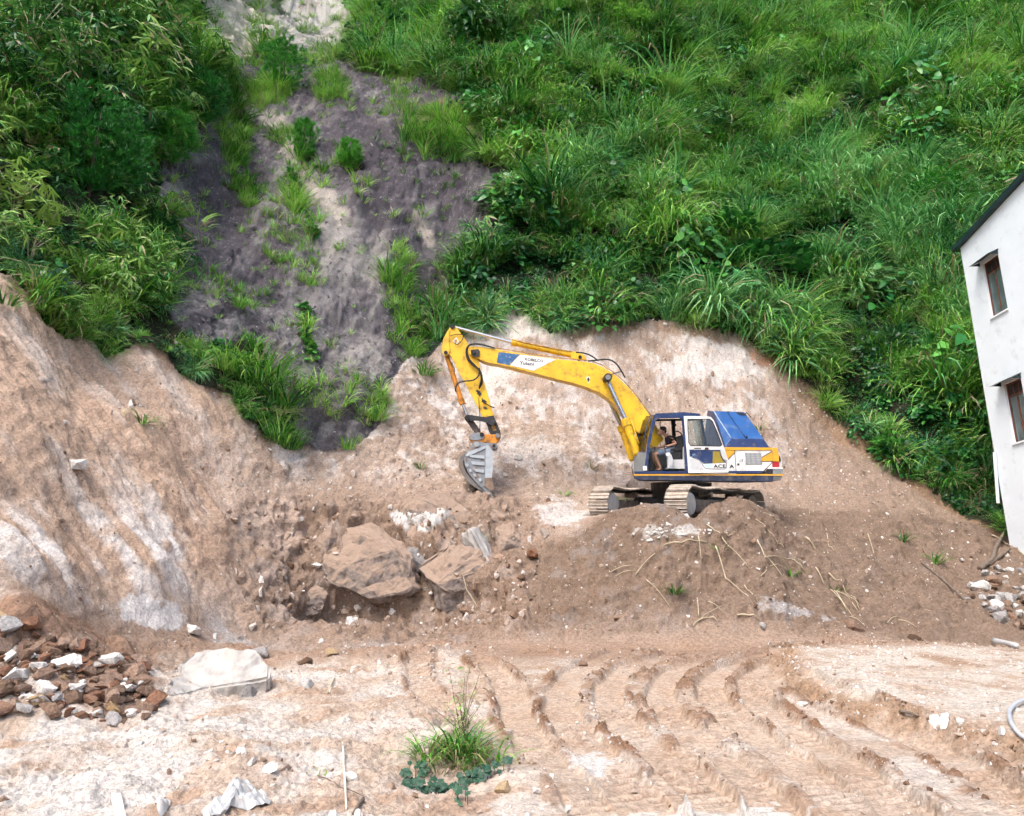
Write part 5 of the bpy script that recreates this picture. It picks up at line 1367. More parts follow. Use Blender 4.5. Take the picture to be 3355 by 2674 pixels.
sk = [(J(955, 925), .125), (J(905, 820), .12), (J(865, 740), .13), (J(815, 668), .07), (J(775, 630), .052),                                   # 0-4 pelvis .. neck
      (J(880, 715, -.17), .062), (J(1015, 815, -.22), .043), (J(890, 862, -.20), .036), (J(812, 868, -.18), .028),                          # 5-8 near arm
      (J(850, 720, .17), .062), (J(800, 860, .21), .043), (J(680, 898, .18), .036), (J(605, 897, .15), .028),                              # 9-12 far arm
      (J(930, 955, -.09), .092), (J(575, 1035, -.11), .062), (J(640, 1190, -.10), .052), (J(705, 1322, -.09), .036), (J(640, 1362, -.10), .03),   # 13-17 near leg
      (J(930, 955, .09), .092), (J(545, 1030, .10), .062), (J(590, 1180, .09), .052), (J(650, 1320, .08), .036), (J(590, 1360, .08), .03),       # 18-22 far leg
      (J(735, 592), .05)]
ed = [(0, 1), (1, 2), (2, 3), (3, 4), (4, 23), (2, 5), (5, 6), (6, 7), (7, 8), (2, 9), (9, 10), (10, 11), (11, 12), (0, 13), (13, 14), (14, 15), (15, 16), (16, 17), (0, 18), (18, 19), (19, 20), (20, 21), (21, 22)]
body_me = skin_mesh(sk, ed, 0, 1)
bm = bmesh.new(); bm.from_mesh(body_me)
# head: skull, jaw, nose, ears
def blob(c, s, rot=0.0, seg=16, rings=12):
    r_ = bmesh.ops.create_uvsphere(bm, u_segments=seg, v_segments=rings, radius=1.0)
    m_ = Matrix.Translation(Vector(c)) @ Matrix.Rotation(rot, 4, 'Y') @ Matrix.Diagonal((*s, 1))
    bmesh.ops.transform(bm, matrix=m_, verts=r_['verts'])
blob(J(728, 565), (.105, .078, .115), R(-12)); blob(J(690, 620), (.062, .058, .072), R(-20)); blob(J(640, 608), (.022, .016, .022), R(-10), 8, 6); blob(J(650, 640), (.02, .028, .012), 0, 8, 6)
for s in (-1, 1): blob(J(750, 590, s * .078), (.018, .012, .032), 0, 8, 6)
# hands: palm and five fingers closed on the lever knobs
def hand(w0, w1, dy):
    a = J(*w0, dy); b_ = J(*w1, dy); d_ = (b_ - a) / np.linalg.norm(b_ - a)
    blob(tuple(a + (b_ - a) * .5), (.045, .038, .022), 0, 10, 8)
    for k in range(4):
        base = b_ + np.array((0, (k - 1.5) * .019, .004)); ln = (.062, .072, .068, .052)[k]
        p = [base, base + d_ * ln * .45 + np.array((0, 0, -.006)), base + d_ * ln * .6 + np.array((0, 0, -.035)), base + d_ * ln * .25 + np.array((0, 0, -.055))]
        o_ = tube(p, [.010, .0095, .009, .007], 'finger', M_SKIN, None, 6); bm.from_mesh(o_.data); bpy.data.objects.remove(o_)
    th = a + (b_ - a) * .4 + np.array((0, .035 * (1 if dy < 0 else -1), 0))
    o_ = tube([th, th + d_ * .035 + np.array((0, 0, -.02)), th + d_ * .05 + np.array((0, -.01 * (1 if dy < 0 else -1), -.045))], [.012, .011, .008], 'thumb', M_SKIN, None, 6); bm.from_mesh(o_.data); bpy.data.objects.remove(o_)
hand((812, 868), (775, 868), -.18); hand((605, 897), (570, 895), .15)
person = bmobj('person', bm, M_SKIN, None, True)
person.location = PORG
tag(person, 'person in black T-shirt and grey shorts seated at the levers in the excavator cab', 'person')
def garment(name, nodes, edges, material, root=0):
    me = skin_mesh(nodes, edges, root, 1); me.materials.append(material)
    me.polygons.foreach_set('use_smooth', [True] * len(me.polygons))
    o = bpy.data.objects.new(name, me); COL.objects.link(o); o.parent = person; return o
garment('shirt', [(J(962, 945), .138), (J(910, 830), .138), (J(868, 745), .148), (J(826, 682), .092), (J(880, 715, -.17), .085), (J(968, 782, -.20), .070), (J(850, 720, .17), .085), (J(822, 800, .19), .070)],
        [(0, 1), (1, 2), (2, 3), (2, 4), (4, 5), (2, 6), (6, 7)], M_SHIRT)
garment('shorts', [(J(965, 950), .142), (J(930, 955, -.09), .115), (J(690, 1012, -.105), .092), (J(620, 1030, -.108), .088), (J(930, 955, .09), .115), (J(690, 1010, .10), .092), (J(610, 1025, .10), .088)],
        [(0, 1), (1, 2), (2, 3), (0, 4), (4, 5), (5, 6)], M_SHORTS)
bm = bmesh.new(); blob(J(742, 538), (.112, .086, .094), R(-18)); blob(J(790, 580), (.045, .07, .06), 0)
bmobj('hair', bm, M_HAIR, person, True)
bm = bmesh.new()
for s in (-1, 1): blob(J(652, 572, s * .035), (.012, .016, .007), 0, 8, 6)
bmobj('eyes', bm, M_HAIR, person, True)
for dy, x0 in ((-.10, 0), (.08, -52)):
    ext_me = [J(600 + x0, 1378, dy), J(740 + x0, 1372, dy), J(745 + x0, 1350, dy), J(700 + x0, 1345, dy), J(610 + x0, 1362, dy)]
    f_ = [p + np.array((0, -.045, 0)) for p in ext_me]; b2_ = [p + np.array((0, .045, 0)) for p in ext_me]
    flat(f_, b2_, 'sandal', M_BLACK, person)

# ================================================================== HOUSE
Yc = 22.0
Xw = float((at(3146, 814, Yc)[0] + at(3287, 1657, Yc)[0]) / 2)
def onwall(px, py, X=None):
    d = ray(px, py); t = (Xw if X is None else X) / d[0]
    return np.array((d[0] * t, d[1] * t, CAMZ + d[2] * t))
def ZW(x, y): return (3050 + .41896 * x, 780 + .41896 * y)
M_WALL = mat('white_render_wall', (.80, .87, .92), .8, var=.05, scale=1.2, dirt=(.60, .64, .65), dirt_amt=.22, dirt_scale=2.2, bump=.15, bump_scale=25)
M_ROOF = mat('dark_teal_roof_sheet', (.012, .035, .04), .45, var=.25, scale=4)
M_WOOD = mat('red_brown_window_wood', (.16, .050, .028), .6, var=.3, scale=9)
M_PANE = mat('frosted_grey_green_glass', (.10, .145, .15), .12, var=.25, scale=3, spec=.8)
M_CONC = mat('stained_concrete', (.07, .065, .06), .9, var=.4, scale=4, bump=.4)
house = empty('house', (Xw, Yc, 2.4), (0, 0, 0), 'tall white rendered house with brown windows at the right edge', 'house')
HO = np.array((Xw, Yc, 2.4))
ztop = at(3146, 814, Yc)[2]
e2 = onwall(3355, 592)
rake = (e2[2] - ztop) / (Yc - e2[1])                   # the roof edge climbs towards the camera
YR, Y0h = Yc - 5.2, Yc - 10.0
def wz(Y): return ztop + rake * (Yc - Y) if Y > YR else ztop + rake * (Yc - YR) - rake * (YR - Y)
def wrect(pts):
    P = [onwall(*ZW(*p)) for p in pts]
    yl = (P[0][1] + P[3][1]) / 2; yr = (P[1][1] + P[2][1]) / 2
    return yl, yr, (P[0][2] + P[1][2]) / 2, (P[2][2] + P[3][2]) / 2
W1 = wrect([(395, 215), (524, 110), (598, 548), (482, 628)])
W2l = wrect([(565, 1165), (700, 1070), (790, 1545), (652, 1596)])
W2 = (W2l[0], W2l[0] - (W1[0] - W1[1]), W2l[2], W2l[2] - (W1[2] - W1[3]))
bm = bmesh.new()
outer = [(Yc, 1.6), (Yc, ztop), (YR, wz(YR)), (Y0h, wz(Y0h)), (Y0h, .5)]
vo = [bm.verts.new((0, a, b_)) for a, b_ in outer]; es = [bm.edges.new((vo[i], vo[(i + 1) % len(vo)])) for i in range(len(vo))]
for w_ in (W1, W2):
    vi = [bm.verts.new((0, a, b_)) for a, b_ in ((w_[0], w_[2]), (w_[1], w_[2]), (w_[1], w_[3]), (w_[0], w_[3]))]
    es += [bm.edges.new((vi[i], vi[(i + 1) % 4])) for i in range(4)]
bmesh.ops.triangle_fill(bm, edges=es, use_beauty=True)
r_ = bmesh.ops.extrude_face_region(bm, geom=list(bm.faces))
bmesh.ops.translate(bm, vec=(.22, 0, 0), verts=[q for q in r_['geom'] if isinstance(q, bmesh.types.BMVert)])
bmesh.ops.translate(bm, vec=(0, -Yc, -2.4), verts=list(bm.verts))
bmesh.ops.recalc_face_normals(bm, faces=list(bm.faces))
bmobj('side_wall', bm, M_WALL, house)
def hbox(x0, x1, y0, y1, z0, z1, name, material, parent=house):
    bm_ = bmesh.new(); bmesh.ops.create_cube(bm_, size=1.0)
    bmesh.ops.scale(bm_, vec=(abs(x1 - x0), abs(y1 - y0), abs(z1 - z0)), verts=bm_.verts)
    bmesh.ops.translate(bm_, vec=((x0 + x1) / 2, (y0 + y1) / 2 - Yc, (z0 + z1) / 2 - 2.4), verts=bm_.verts)
    return bmobj(name, bm_, material, parent)
hbox(.222, 7.0, Yc - .22, Yc - .002, 1.6, ztop - .02, 'back_wall', M_WALL)
hbox(.222, 7.0, Y0h + .002, Y0h + .22, .5, wz(Y0h) - .02, 'front_wall', M_WALL)
hbox(7.0, 7.2, Y0h, Yc, .6, ztop, 'far_wall', M_WALL)
rp = [(Yc + .22, wz(Yc) - rake * .22 + .01), (YR, wz(YR) + .01), (Y0h - .3, wz(Y0h) - rake * .3 + .01)]
v = [(xx, a - Yc, b_ - 2.4 + t) for xx in (-.16, 7.5) for a, b_ in rp for t in (0, .13)]
f = [(0, 1, 3, 2), (2, 3, 5, 4), (6, 8, 9, 7), (8, 10, 11, 9), (1, 7, 9, 3), (3, 9, 11, 5), (0, 2, 8, 6), (2, 4, 10, 8), (0, 6, 7, 1), (4, 5, 11, 10)]
meshobj('roof', v, f, M_ROOF, house)
for w_ in (W1, W2):
    yl, yr, zt, zb = w_; H = zt - zb; Wd = yl - yr
    fw = .045
    win_o = hbox(.07, .12, yl - fw, yl, zb, zt, 'window', M_WOOD)
    hbox(.07, .12, yr, yr + fw, zb, zt, 'frame', M_WOOD, win_o); hbox(.071, .119, yr + fw, yl - fw, zb, zb + fw, 'frame', M_WOOD, win_o); hbox(.071, .119, yr + fw, yl - fw, zt - fw, zt, 'frame', M_WOOD, win_o)
    zt2 = zt - H * .22
    hbox(.072, .118, yr + fw, yl - fw, zt2 - fw / 2, zt2 + fw / 2, 'transom', M_WOOD, win_o)
    hbox(.073, .117, (yl + yr) / 2 - fw * .45, (yl + yr) / 2 + fw * .45, zb + fw, zt2 - fw / 2, 'mullion', M_WOOD, win_o)
    for k in (1, 2): hbox(.08, .11, yr + fw + (Wd - 2 * fw) * k / 3 - .012, yr + fw + (Wd - 2 * fw) * k / 3 + .012, zt2 + fw / 2, zt - fw, 'transom_bar', M_WOOD, win_o)
    ym = (yl + yr) / 2
    hbox(.094, .100, ym + fw * .45, yl - fw, zb + fw, zt2 - fw / 2, 'pane', M_PANE, win_o); hbox(.0941, .1001, yr + fw, ym - fw * .45, zb + fw, zt2 - fw / 2, 'pane', M_PANE, win_o)
    hbox(.0942, .1002, yr + fw, yl - fw, zt2 + fw / 2, zt - fw, 'pane', M_BLACK, win_o)
    hbox(-.05, .068, yr - .04, yl + .04, zb - .05, zb - .002, 'sill', M_WALL, win_o)
    a = [(-.34, yl + .14, zt - .04), (-.34, yr - .06, zt - .04), (0.0, yr - .06, zt + .12), (0.0, yl + .14, zt + .12)]
    v = [(p[0], p[1] - Yc, p[2] - 2.4 + t) for t in (0, .012) for p in a]
    meshobj('canopy', v, [(0, 1, 2, 3), (7, 6, 5, 4), (0, 4, 5, 1), (1, 5, 6, 2), (2, 6, 7, 3), (3, 7, 4, 0)], M_ROOF, win_o)
    for yy_ in (yl + .10, yr - .02):
        v = [(-.30, yy_ - Yc, zt - .03 - 2.4), (-.002, yy_ - Yc, zt - .03 - 2.4), (-.002, yy_ - Yc, zt + .10 - 2.4)]
        meshobj('canopy_bracket', v + [(p[0], p[1] + .015, p[2]) for p in v], [(0, 1, 2), (5, 4, 3), (0, 3, 4, 1), (1, 4, 5, 2), (2, 5, 3, 0)], M_ROOF, win_o)
p0 = np.array(onwall(*[2700 + .8147 * 685, 500 + .8147 * 1205], Xw - .07)); p1 = np.array(onwall(2700 + .8147 * 700, 500 + .8147 * 1410, Xw - .07))
tube([p0 - HO, p1 - HO], .045, 'drain_pipe', M_WALL, house, 12, False)

# ================================================================== ROCKS ONE CAN COUNT
def solid(name, me, p, rot, scale, label, cat, group=None):
    o = bpy.data.objects.new(name, me); COL.objects.link(o)
    o.location = p; o.rotation_euler = rot; o.scale = scale if not np.isscalar(scale) else (scale,) * 3
    return tag(o, label, cat, group)
R_WHITE = rockmat('white_rock', [(.66, .62, .58), (.78, .75, .71)], .6); R_GREY = rockmat('grey_rock', [(.22, .205, .20), (.36, .34, .33), (.48, .46, .44)], .9)
R_RUST = rockmat('rust_rock', [(.17, .09, .06), (.25, .13, .08), (.22, .14, .10)], .9); R_OCHRE = rockmat('ochre_rock', [(.34, .23, .12), (.42, .31, .19)], .9)
R_BROWN = rockmat('brown_rock', [(.13, .085, .06), (.24, .155, .11), (.33, .235, .18)], .9)
rs = random.Random(31)
def rockset(mt, base, n=6): return [rock_mesh('rock', 12, 1, .85, .78, base + i, mt, .03, .10) for i in range(n)]
RM = {'white': rockset(R_WHITE, 300), 'grey': rockset(R_GREY, 310), 'rust': rockset(R_RUST, 320), 'ochre': rockset(R_OCHRE, 330), 'brown': rockset(R_BROWN, 340)}
# the white slab at the foot of the left bank
def sheetrock(pts, Y0, Y1, name, material, label, rough=.03, thick=.28):
    P = [np.array(hit(px, py)[0]) for px, py in pts]
    return P
slab_px = [(328, 1455), (338, 1436), (380, 1420), (372, 1398), (410, 1368), (470, 1362), (540, 1372), (568, 1400), (565, 1428), (500, 1440), (430, 1448), (372, 1466)]
cpt, cn = hitd(450, 1440)
base_y = cpt.y
bm = bmesh.new(); ring_b, ring_t, ring_in = [], [], []
for i, (a, b_) in enumerate(slab_px):
    # upper surface tilts back: higher in the picture = farther away and higher
    Y = base_y - .55 + max(0, (1466 - b_)) / 104 * .75
    hp = hitd(a, b_)[0]; Y = min(Y, hp.y - .06); p = atd(a, b_, Y); ring_t.append(p); ring_b.append(p + np.array((0, .10, -.22)))
cen = np.mean(ring_t, 0)
vt = [bm.verts.new(tuple(p)) for p in ring_t]; vb = [bm.verts.new(tuple(p)) for p in ring_b]
n_ = len(vt)
bm.faces.new(vt); bm.faces.new(vb[::-1])
for i in range(n_): bm.faces.new((vt[i], vb[i], vb[(i + 1) % n_], vt[(i + 1) % n_]))
bmesh.ops.recalc_face_normals(bm, faces=list(bm.faces))
bmesh.ops.bevel(bm, geom=list(bm.edges), offset=.035, segments=2, affect='EDGES')
bmesh.ops.triangulate(bm, faces=list(bm.faces))
for _ in range(3):
    bmesh.ops.subdivide_edges(bm, edges=[e for e in bm.edges if e.calc_length() > .09], cuts=1, use_grid_fill=True)
    bmesh.ops.triangulate(bm, faces=list(bm.faces))
bm.normal_update()
co = np.array([v_.co[:] for v_ in bm.verts]); q = fbm(co[:, 0] * 2.5, co[:, 1] * 2.5, co[:, 2] * 2.5, 71, 4) * .10 + fbm(co[:, 0] * 9, co[:, 1] * 9, co[:, 2] * 9, 72, 3) * .035
for v_, k in zip(bm.verts, q): v_.co += v_.normal * float(k)
bmesh.ops.translate(bm, vec=tuple(-cen), verts=list(bm.verts))
o = bmobj('slab_rock', bm, mat('chalk_white_rock', (.46, .43, .40), .9, var=.35, scale=5, dirt=(.42, .33, .26), dirt_amt=.16, dirt_scale=2.5, bump=.5, bump_scale=14), None, False)
o.location = cen
tag(o, 'big flat white slab of rock on the ground beside the rubble', 'rock')
def put(kind, x, y, size, label, name='rock', grp=None, flatz=.75, sink=.35, me=None):
    p, nn = hitd(x, y)
    if p is None: return
    dep = (p - Vector((0, 0, CAMZ))).length
    s = size / 2 * dep / 1542.0
    me = me or RM[kind][rs.randrange(len(RM[kind]))]
    return solid(name, me, p + nn * s * (flatz - sink) * .5, (rs.uniform(-.5, .5), rs.uniform(-.5, .5), rs.uniform(0, 6.28)), (s, s * rs.uniform(.75, 1.1), s * flatz), label, 'rock', grp)
G1 = 'rubble rocks at the foot of the left bank'
def spot(a, b_, x0, x1, y0, y1):
    return ('top', 'upper', 'lower', 'bottom')[min(3, max(0, int(4 * (b_ - y0) / (y1 - y0))))] + '-' + ('left', 'midleft', 'midright', 'right')[min(3, max(0, int(4 * (a - x0) / (x1 - x0))))]
def size_word(s): return 'small' if s < 22 else ('middle-sized' if s < 34 else 'large')
for k in range(200):
    for _ in range(20):
        a, b_ = rs.uniform(-15, 345), rs.uniform(1285, 1525)
        if inpoly(np.array([a]), np.array([b_]), [(-20, 1285), (40, 1300), (120, 1345), (210, 1370), (290, 1395), (345, 1470), (330, 1505), (270, 1528), (120, 1505), (-20, 1495)])[0]: break
    kind = rs.choices(['rust', 'brown', 'ochre', 'white', 'grey'], [26, 50, 6, 10, 8])[0]
    sz = rs.choice((18, 22, 26, 30, 36, 44, 54))
    wd = {'rust': 'rust-red', 'brown': 'dark brown', 'ochre': 'yellow-ochre', 'white': 'whitish', 'grey': 'grey'}[kind]
    put(kind, a, b_, sz, '%s %s angular rock at the %s of the left rubble heap' % (size_word(sz), wd, spot(a, b_, 0, 340, 1290, 1520)), 'rubble_rock', G1)
for kind, a, b_, sz, lb in (('white', 230, 1395, 52, 'pale upright rock wedge at the upper right of the rubble heap'), ('white', 265, 1450, 60, 'tall pointed white rock left of the big white slab'), ('brown', 250, 1375, 90, 'large dark brown boulder behind the rubble heap'),
        ('grey', 522, 1462, 52, 'grey-white rock with a rusty patch in front of the big white slab'), ('brown', 300, 1440, 55, 'brown boulder leaning against the left tip of the white slab'), ('rust', 330, 1480, 60, 'rusty red-sided block below the tip of the white slab'),
        ('ochre', 245, 1498, 55, 'round ochre rock at the lower edge of the rubble heap'), ('white', 80, 1408, 50, 'pale wedge-shaped rock in the middle of the rubble heap'), ('grey', 645, 1447, 42, 'small flat grey rock lying alone right of the white slab'), ('grey', 548, 1382, 60, 'grey block behind the right end of the white slab'),
        ('brown', 640, 1398, 40, 'tan boulder lying right of the white slab on the track edge'), ('ochre', 700, 1378, 36, 'rounded tan stone at the near edge of the brown track'), ('white', 438, 1585, 24, 'small white stone in the left foreground'), ('white', 742, 1640, 38, 'cream stone beside the white pole in the foreground'),
        ('white', 1130, 1668, 28, 'white oval stone in the foreground below the weeds'), ('white', 1190, 1708, 30, 'white stone at the bottom edge below the weeds'), ('white', 1020, 1640, 40, 'pale rock close to the right of the weeds'), ('ochre', 1060, 1665, 46, 'tan rock right of the weeds near the bottom edge'),
        ('white', 160, 980, 46, 'pale rock sticking out of the left bank'), ('white', 405, 1330, 40, 'white rock at the right foot of the left bank'), ('white', 1060, 1000, 22, 'small white rock on the slope right of the bucket'), ('white', 1090, 965, 30, 'white rock on the slope right of the arm'),
        ('rust', 1118, 1168, 50, 'rusty orange pointed rock standing in the slope below the excavator tracks'), ('brown', 985, 1290, 48, 'squared brown block at the foot of the pit wall'), ('brown', 1795, 1325, 60, 'dark brown boulder at the foot of the mound'), ('brown', 1925, 1345, 32, 'pointed brown stone at the foot of the mound'),
        ('grey', 1605, 1320, 26, 'pale stone at the foot of the mound beside the grey gravel'), ('white', 1560, 1478, 18, 'small white stone in the wheel ruts'), ('white', 1690, 1485, 24, 'white stone lying in the rut below the terrace'), ('white', 2020, 1525, 30, 'white stone below the terrace edge'), ('brown', 1225, 1402, 30, 'brown clod in the wheel ruts')):
    put(kind, a, b_, sz, lb)
# boulders in the pit wall: grey rock, earth lying on whatever faces up
R_PIT, nt, bs = newmat('earth_dusted_rock')
N, L = nt.nodes, nt.links
ge = N.new('ShaderNodeNewGeometry'); sx_ = N.new('ShaderNodeSeparateXYZ'); L.new(ge.outputs['Normal'], sx_.inputs[0])
nz = N.new('ShaderNodeTexNoise'); nz.inputs['Scale'].default_value = 7; nz.inputs['Detail'].default_value = 7; L.new(ge.outputs['Position'], nz.inputs['Vector'])
ad = N.new('ShaderNodeMath'); ad.operation = 'MULTIPLY_ADD'; ad.inputs[1].default_value = 1.5; L.new(nz.outputs['Fac'], ad.inputs[0]); L.new(sx_.outputs['Z'], ad.inputs[2])
mr = N.new('ShaderNodeMapRange'); mr.inputs['From Min'].default_value = .62; mr.inputs['From Max'].default_value = 1.0; L.new(ad.outputs[0], mr.inputs['Value'])
cr = N.new('ShaderNodeValToRGB'); cr.color_ramp.elements[0].color = (.15, .115, .095, 1); cr.color_ramp.elements[0].position = .35; cr.color_ramp.elements[1].color = (.33, .285, .26, 1); cr.color_ramp.elements[1].position = .62; L.new(nz.outputs['Fac'], cr.inputs['Fac'])
mx = N.new('ShaderNodeMix'); mx.data_type = 'RGBA'; L.new(mr.outputs['Result'], mx.inputs['Factor']); L.new(cr.outputs['Color'], mx.inputs['A']); mx.inputs['B'].default_value = (.31, .225, .17, 1)
L.new(mx.outputs['Result'], bs.inputs['Base Color']); bs.inputs['Roughness'].default_value = .9
bp = N.new('ShaderNodeBump'); bp.inputs['Strength'].default_value = .9; bp.inputs['Distance'].default_value = .08; L.new(nz.outputs['Fac'], bp.inputs['Height']); L.new(bp.outputs['Normal'], bs.inputs['Normal'])
big_g = [rock_mesh('slab', 11, 1, .8, .8, 360 + i, R_GREY, .03, .12, 4, .12) for i in range(4)]; big_b = [rock_mesh('boulder', 16, 1, .8, .9, 370 + i, R_PIT, .03, .15, 5, .22) for i in range(5)]
for k, (a, b_, w_px, h_px, dpt, ry, grey, lb) in enumerate((
        (765, 1200, 265, 200, 1.15, .06, 0, 'large earth-covered boulder at the left of the pit wall'), (930, 1105, 260, 140, 1.2, .05, 0, 'broad earth-capped rock ledge under the bucket'), (905, 1160, 150, 130, .75, .35, 1, 'wide grey rock face below the white chalk patch in the pit wall'),
        (1018, 1180, 92, 175, .75, -.35, 1, 'tall blue-grey rock slab standing in the pit wall'), (965, 1225, 190, 150, .95, -.1, 0, 'brown overhanging rock low in the pit wall'), (868, 1262, 125, 62, .65, -.5, 1, 'grey tilted slab at the base of the pit wall'), (860, 1215, 150, 130, .8, .3, 0, 'earthy rock between the two biggest boulders of the pit wall'), (1075, 1150, 110, 120, .7, .1, 0, 'earthy boulder where the pit wall meets the mound'),
        (690, 1170, 110, 130, .6, .2, 0, 'earthy boulder in the left corner of the pit'), (655, 1262, 70, 60, .35, 0, 0, 'dark boulder low in the left corner of the pit'), (835, 1210, 40, 60, .3, .3, 1, 'small grey rock chip set in the brown pit wall'), (745, 1288, 60, 34, .3, 0, 0, 'low brown boulder at the foot of the pit wall'),
        (722, 1135, 30, 26, .2, 0, 1, 'leftmost grey stone on the ledge in the pit wall'), (762, 1140, 34, 20, .2, 0, 1, 'middle grey stone on the ledge in the pit wall'), (795, 1140, 30, 22, .2, 0, 1, 'rightmost grey stone on the ledge in the pit wall'), (1040, 1090, 70, 50, .4, 0, 0, 'earthy boulder at the right end of the bucket ledge'))):
    p, nn = hitd(a, b_)
    dep = (p - Vector((0, 0, CAMZ))).length; s_ = dep / 1542.0
    me = big_g[k % 4] if grey else big_b[k % 5]
    o = solid('embedded_rock', me, p + Vector((0, dpt * .52, -.05)), (rs.uniform(-.15, .15), ry, rs.uniform(-.3, .3)), (w_px * s_ / 2 * 1.12, dpt, h_px * s_ / 2 * 1.3), lb, 'rock')
G2 = 'rubble rocks beside the house'
for k in range(60):
    for _ in range(20):
        a, b_ = rs.uniform(2020, 2165), rs.uniform(1190, 1325)
        if inpoly(np.array([a]), np.array([b_]), [(2040, 1235), (2090, 1195), (2165, 1200), (2165, 1325), (2110, 1315), (2060, 1290), (2025, 1262)])[0]: break
    kind = rs.choices(['grey', 'white', 'brown'], [66, 8, 26])[0]
    sz = rs.choice((14, 17, 20, 24, 30, 38))
    put(kind, a, b_, sz, '%s %s rock at the %s of the rubble pile below the house' % (size_word(sz), {'grey': 'grey', 'white': 'whitish', 'brown': 'brown'}[kind], spot(a, b_, 2025, 2156, 1195, 1325)), 'rubble_rock', G2)
for k in range(16):
    a, b_ = rs.gauss(893, 18), rs.gauss(1085, 9)
    put('white', a, b_, rs.choice((9, 12, 16)), 'white chalk stone at the %s of the chalk patch above the pit wall' % spot(a, b_, 860, 930, 1070, 1105), 'broken_stone', 'chalk stones above the pit wall')
G3 = 'white stones spilled on the mound'
for k in range(40):
    a, b_ = rs.gauss(1405, 42), rs.gauss(1122, 9)
    put('white', a, b_, rs.choice((7, 9, 12, 15)), 'white broken stone at the %s of the white patch below the tracks' % spot(a, b_, 1340, 1470, 1105, 1140), 'broken_stone', G3)

# ================================================================== STALKS, STICKS, LITTER
def Z6(x, y): return (2000 + .62848 * x, 1600 + .62848 * y)
def Z5(x, y): return (1000 + .625 * x, 1600 + .625 * y)
def Z4(x, y): return (.567 * x, 1700 + .567 * y)
def Z3(x, y): return (2700 + .8147 * x, 500 + .8147 * y)
M_STICK = mat('grey_brown_stick', (.17, .13, .10), .9, var=.4, scale=10); M_PALE = mat('bleached_pole', (.62, .57, .50), .8, var=.25, scale=6)
def stalk(view, pts, r, name, material, label, cat, group=None, lift=.02, sag=0.0, n=6):
    out = []
    P = [Vector(hit(*view(*p))[0]) + Vector(hit(*view(*p))[1]) * lift for p in pts]
    for i in range(len(P) - 1):
        for k in range(5):
            t = k / 5; q = P[i].lerp(P[i + 1], t)
            out.append(np.array(q) + np.array((0, 0, (.05 if r < .03 else 0) * (1 if q.y > 13 else .2) * math.sin(math.pi * t))))
    out.append(np.array(P[-1]))
    # keep it above the soil
    fixed = []
    for q in out:
        h_, _ = drop(q[0], q[1])
        fixed.append(np.array((q[0], q[1], max(q[2], h_.z + lift * .7 if h_ and h_.z - q[2] < .6 else q[2]))))
    m_ = len(fixed); o0 = fixed[0].copy()
    o = tube([q - o0 for q in fixed], [r * (1 - .5 * i / m_) for i in range(m_)], name, material, None, n)
    o.location = o0
    return tag(o, label, cat, group)
GS = 'dry stalks strewn on the mound'
for pts in ([(500, 190), (610, 300), (720, 420)], [(545, 300), (600, 470), (745, 610)], [(770, 280), (800, 350), (900, 470)], [(280, 298), (400, 288), (510, 285)], [(460, 250), (470, 370)], [(800, 362), (920, 370), (1020, 390)], [(945, 375), (1020, 440)],
            [(785, 460), (895, 410)], [(1015, 255), (1070, 320)], [(1120, 210), (1140, 310), (1165, 328)], [(1340, 240), (1380, 370)], [(755, 160), (870, 290), (905, 312)], [(800, 140), (885, 200)], [(430, 720), (590, 610)], [(430, 715), (520, 675), (560, 700)],
            [(505, 590), (590, 650)], [(455, 575), (460, 670)], [(1070, 415), (1110, 500)], [(1135, 440), (1210, 540), (1300, 630)], [(1150, 530), (1260, 670)], [(1180, 540), (1300, 610)], [(1165, 535), (1230, 640)], [(1175, 530), (1290, 640)], [(130, 455), (230, 340)],
            [(0, 440), (120, 405)], [(25, 460), (130, 430)], [(190, 480), (310, 620)], [(700, 520), (770, 590)], [(660, 660), (770, 685)], [(1500, 690), (1600, 730)], [(1440, 700), (1500, 670)], [(1240, 670), (1330, 720)], [(600, 275), (640, 240)]):
    stalk(Z6, pts, rs.uniform(.010, .018), 'dry_stalk', M_STRAW, '%s dry stalk at the %s of the brown mound' % ('long straw-coloured' if math.hypot(pts[-1][0] - pts[0][0], pts[-1][1] - pts[0][1]) > 170 else 'short straw-coloured', spot(pts[0][0], pts[0][1], 0, 1500, 140, 720)), 'stalk', GS)
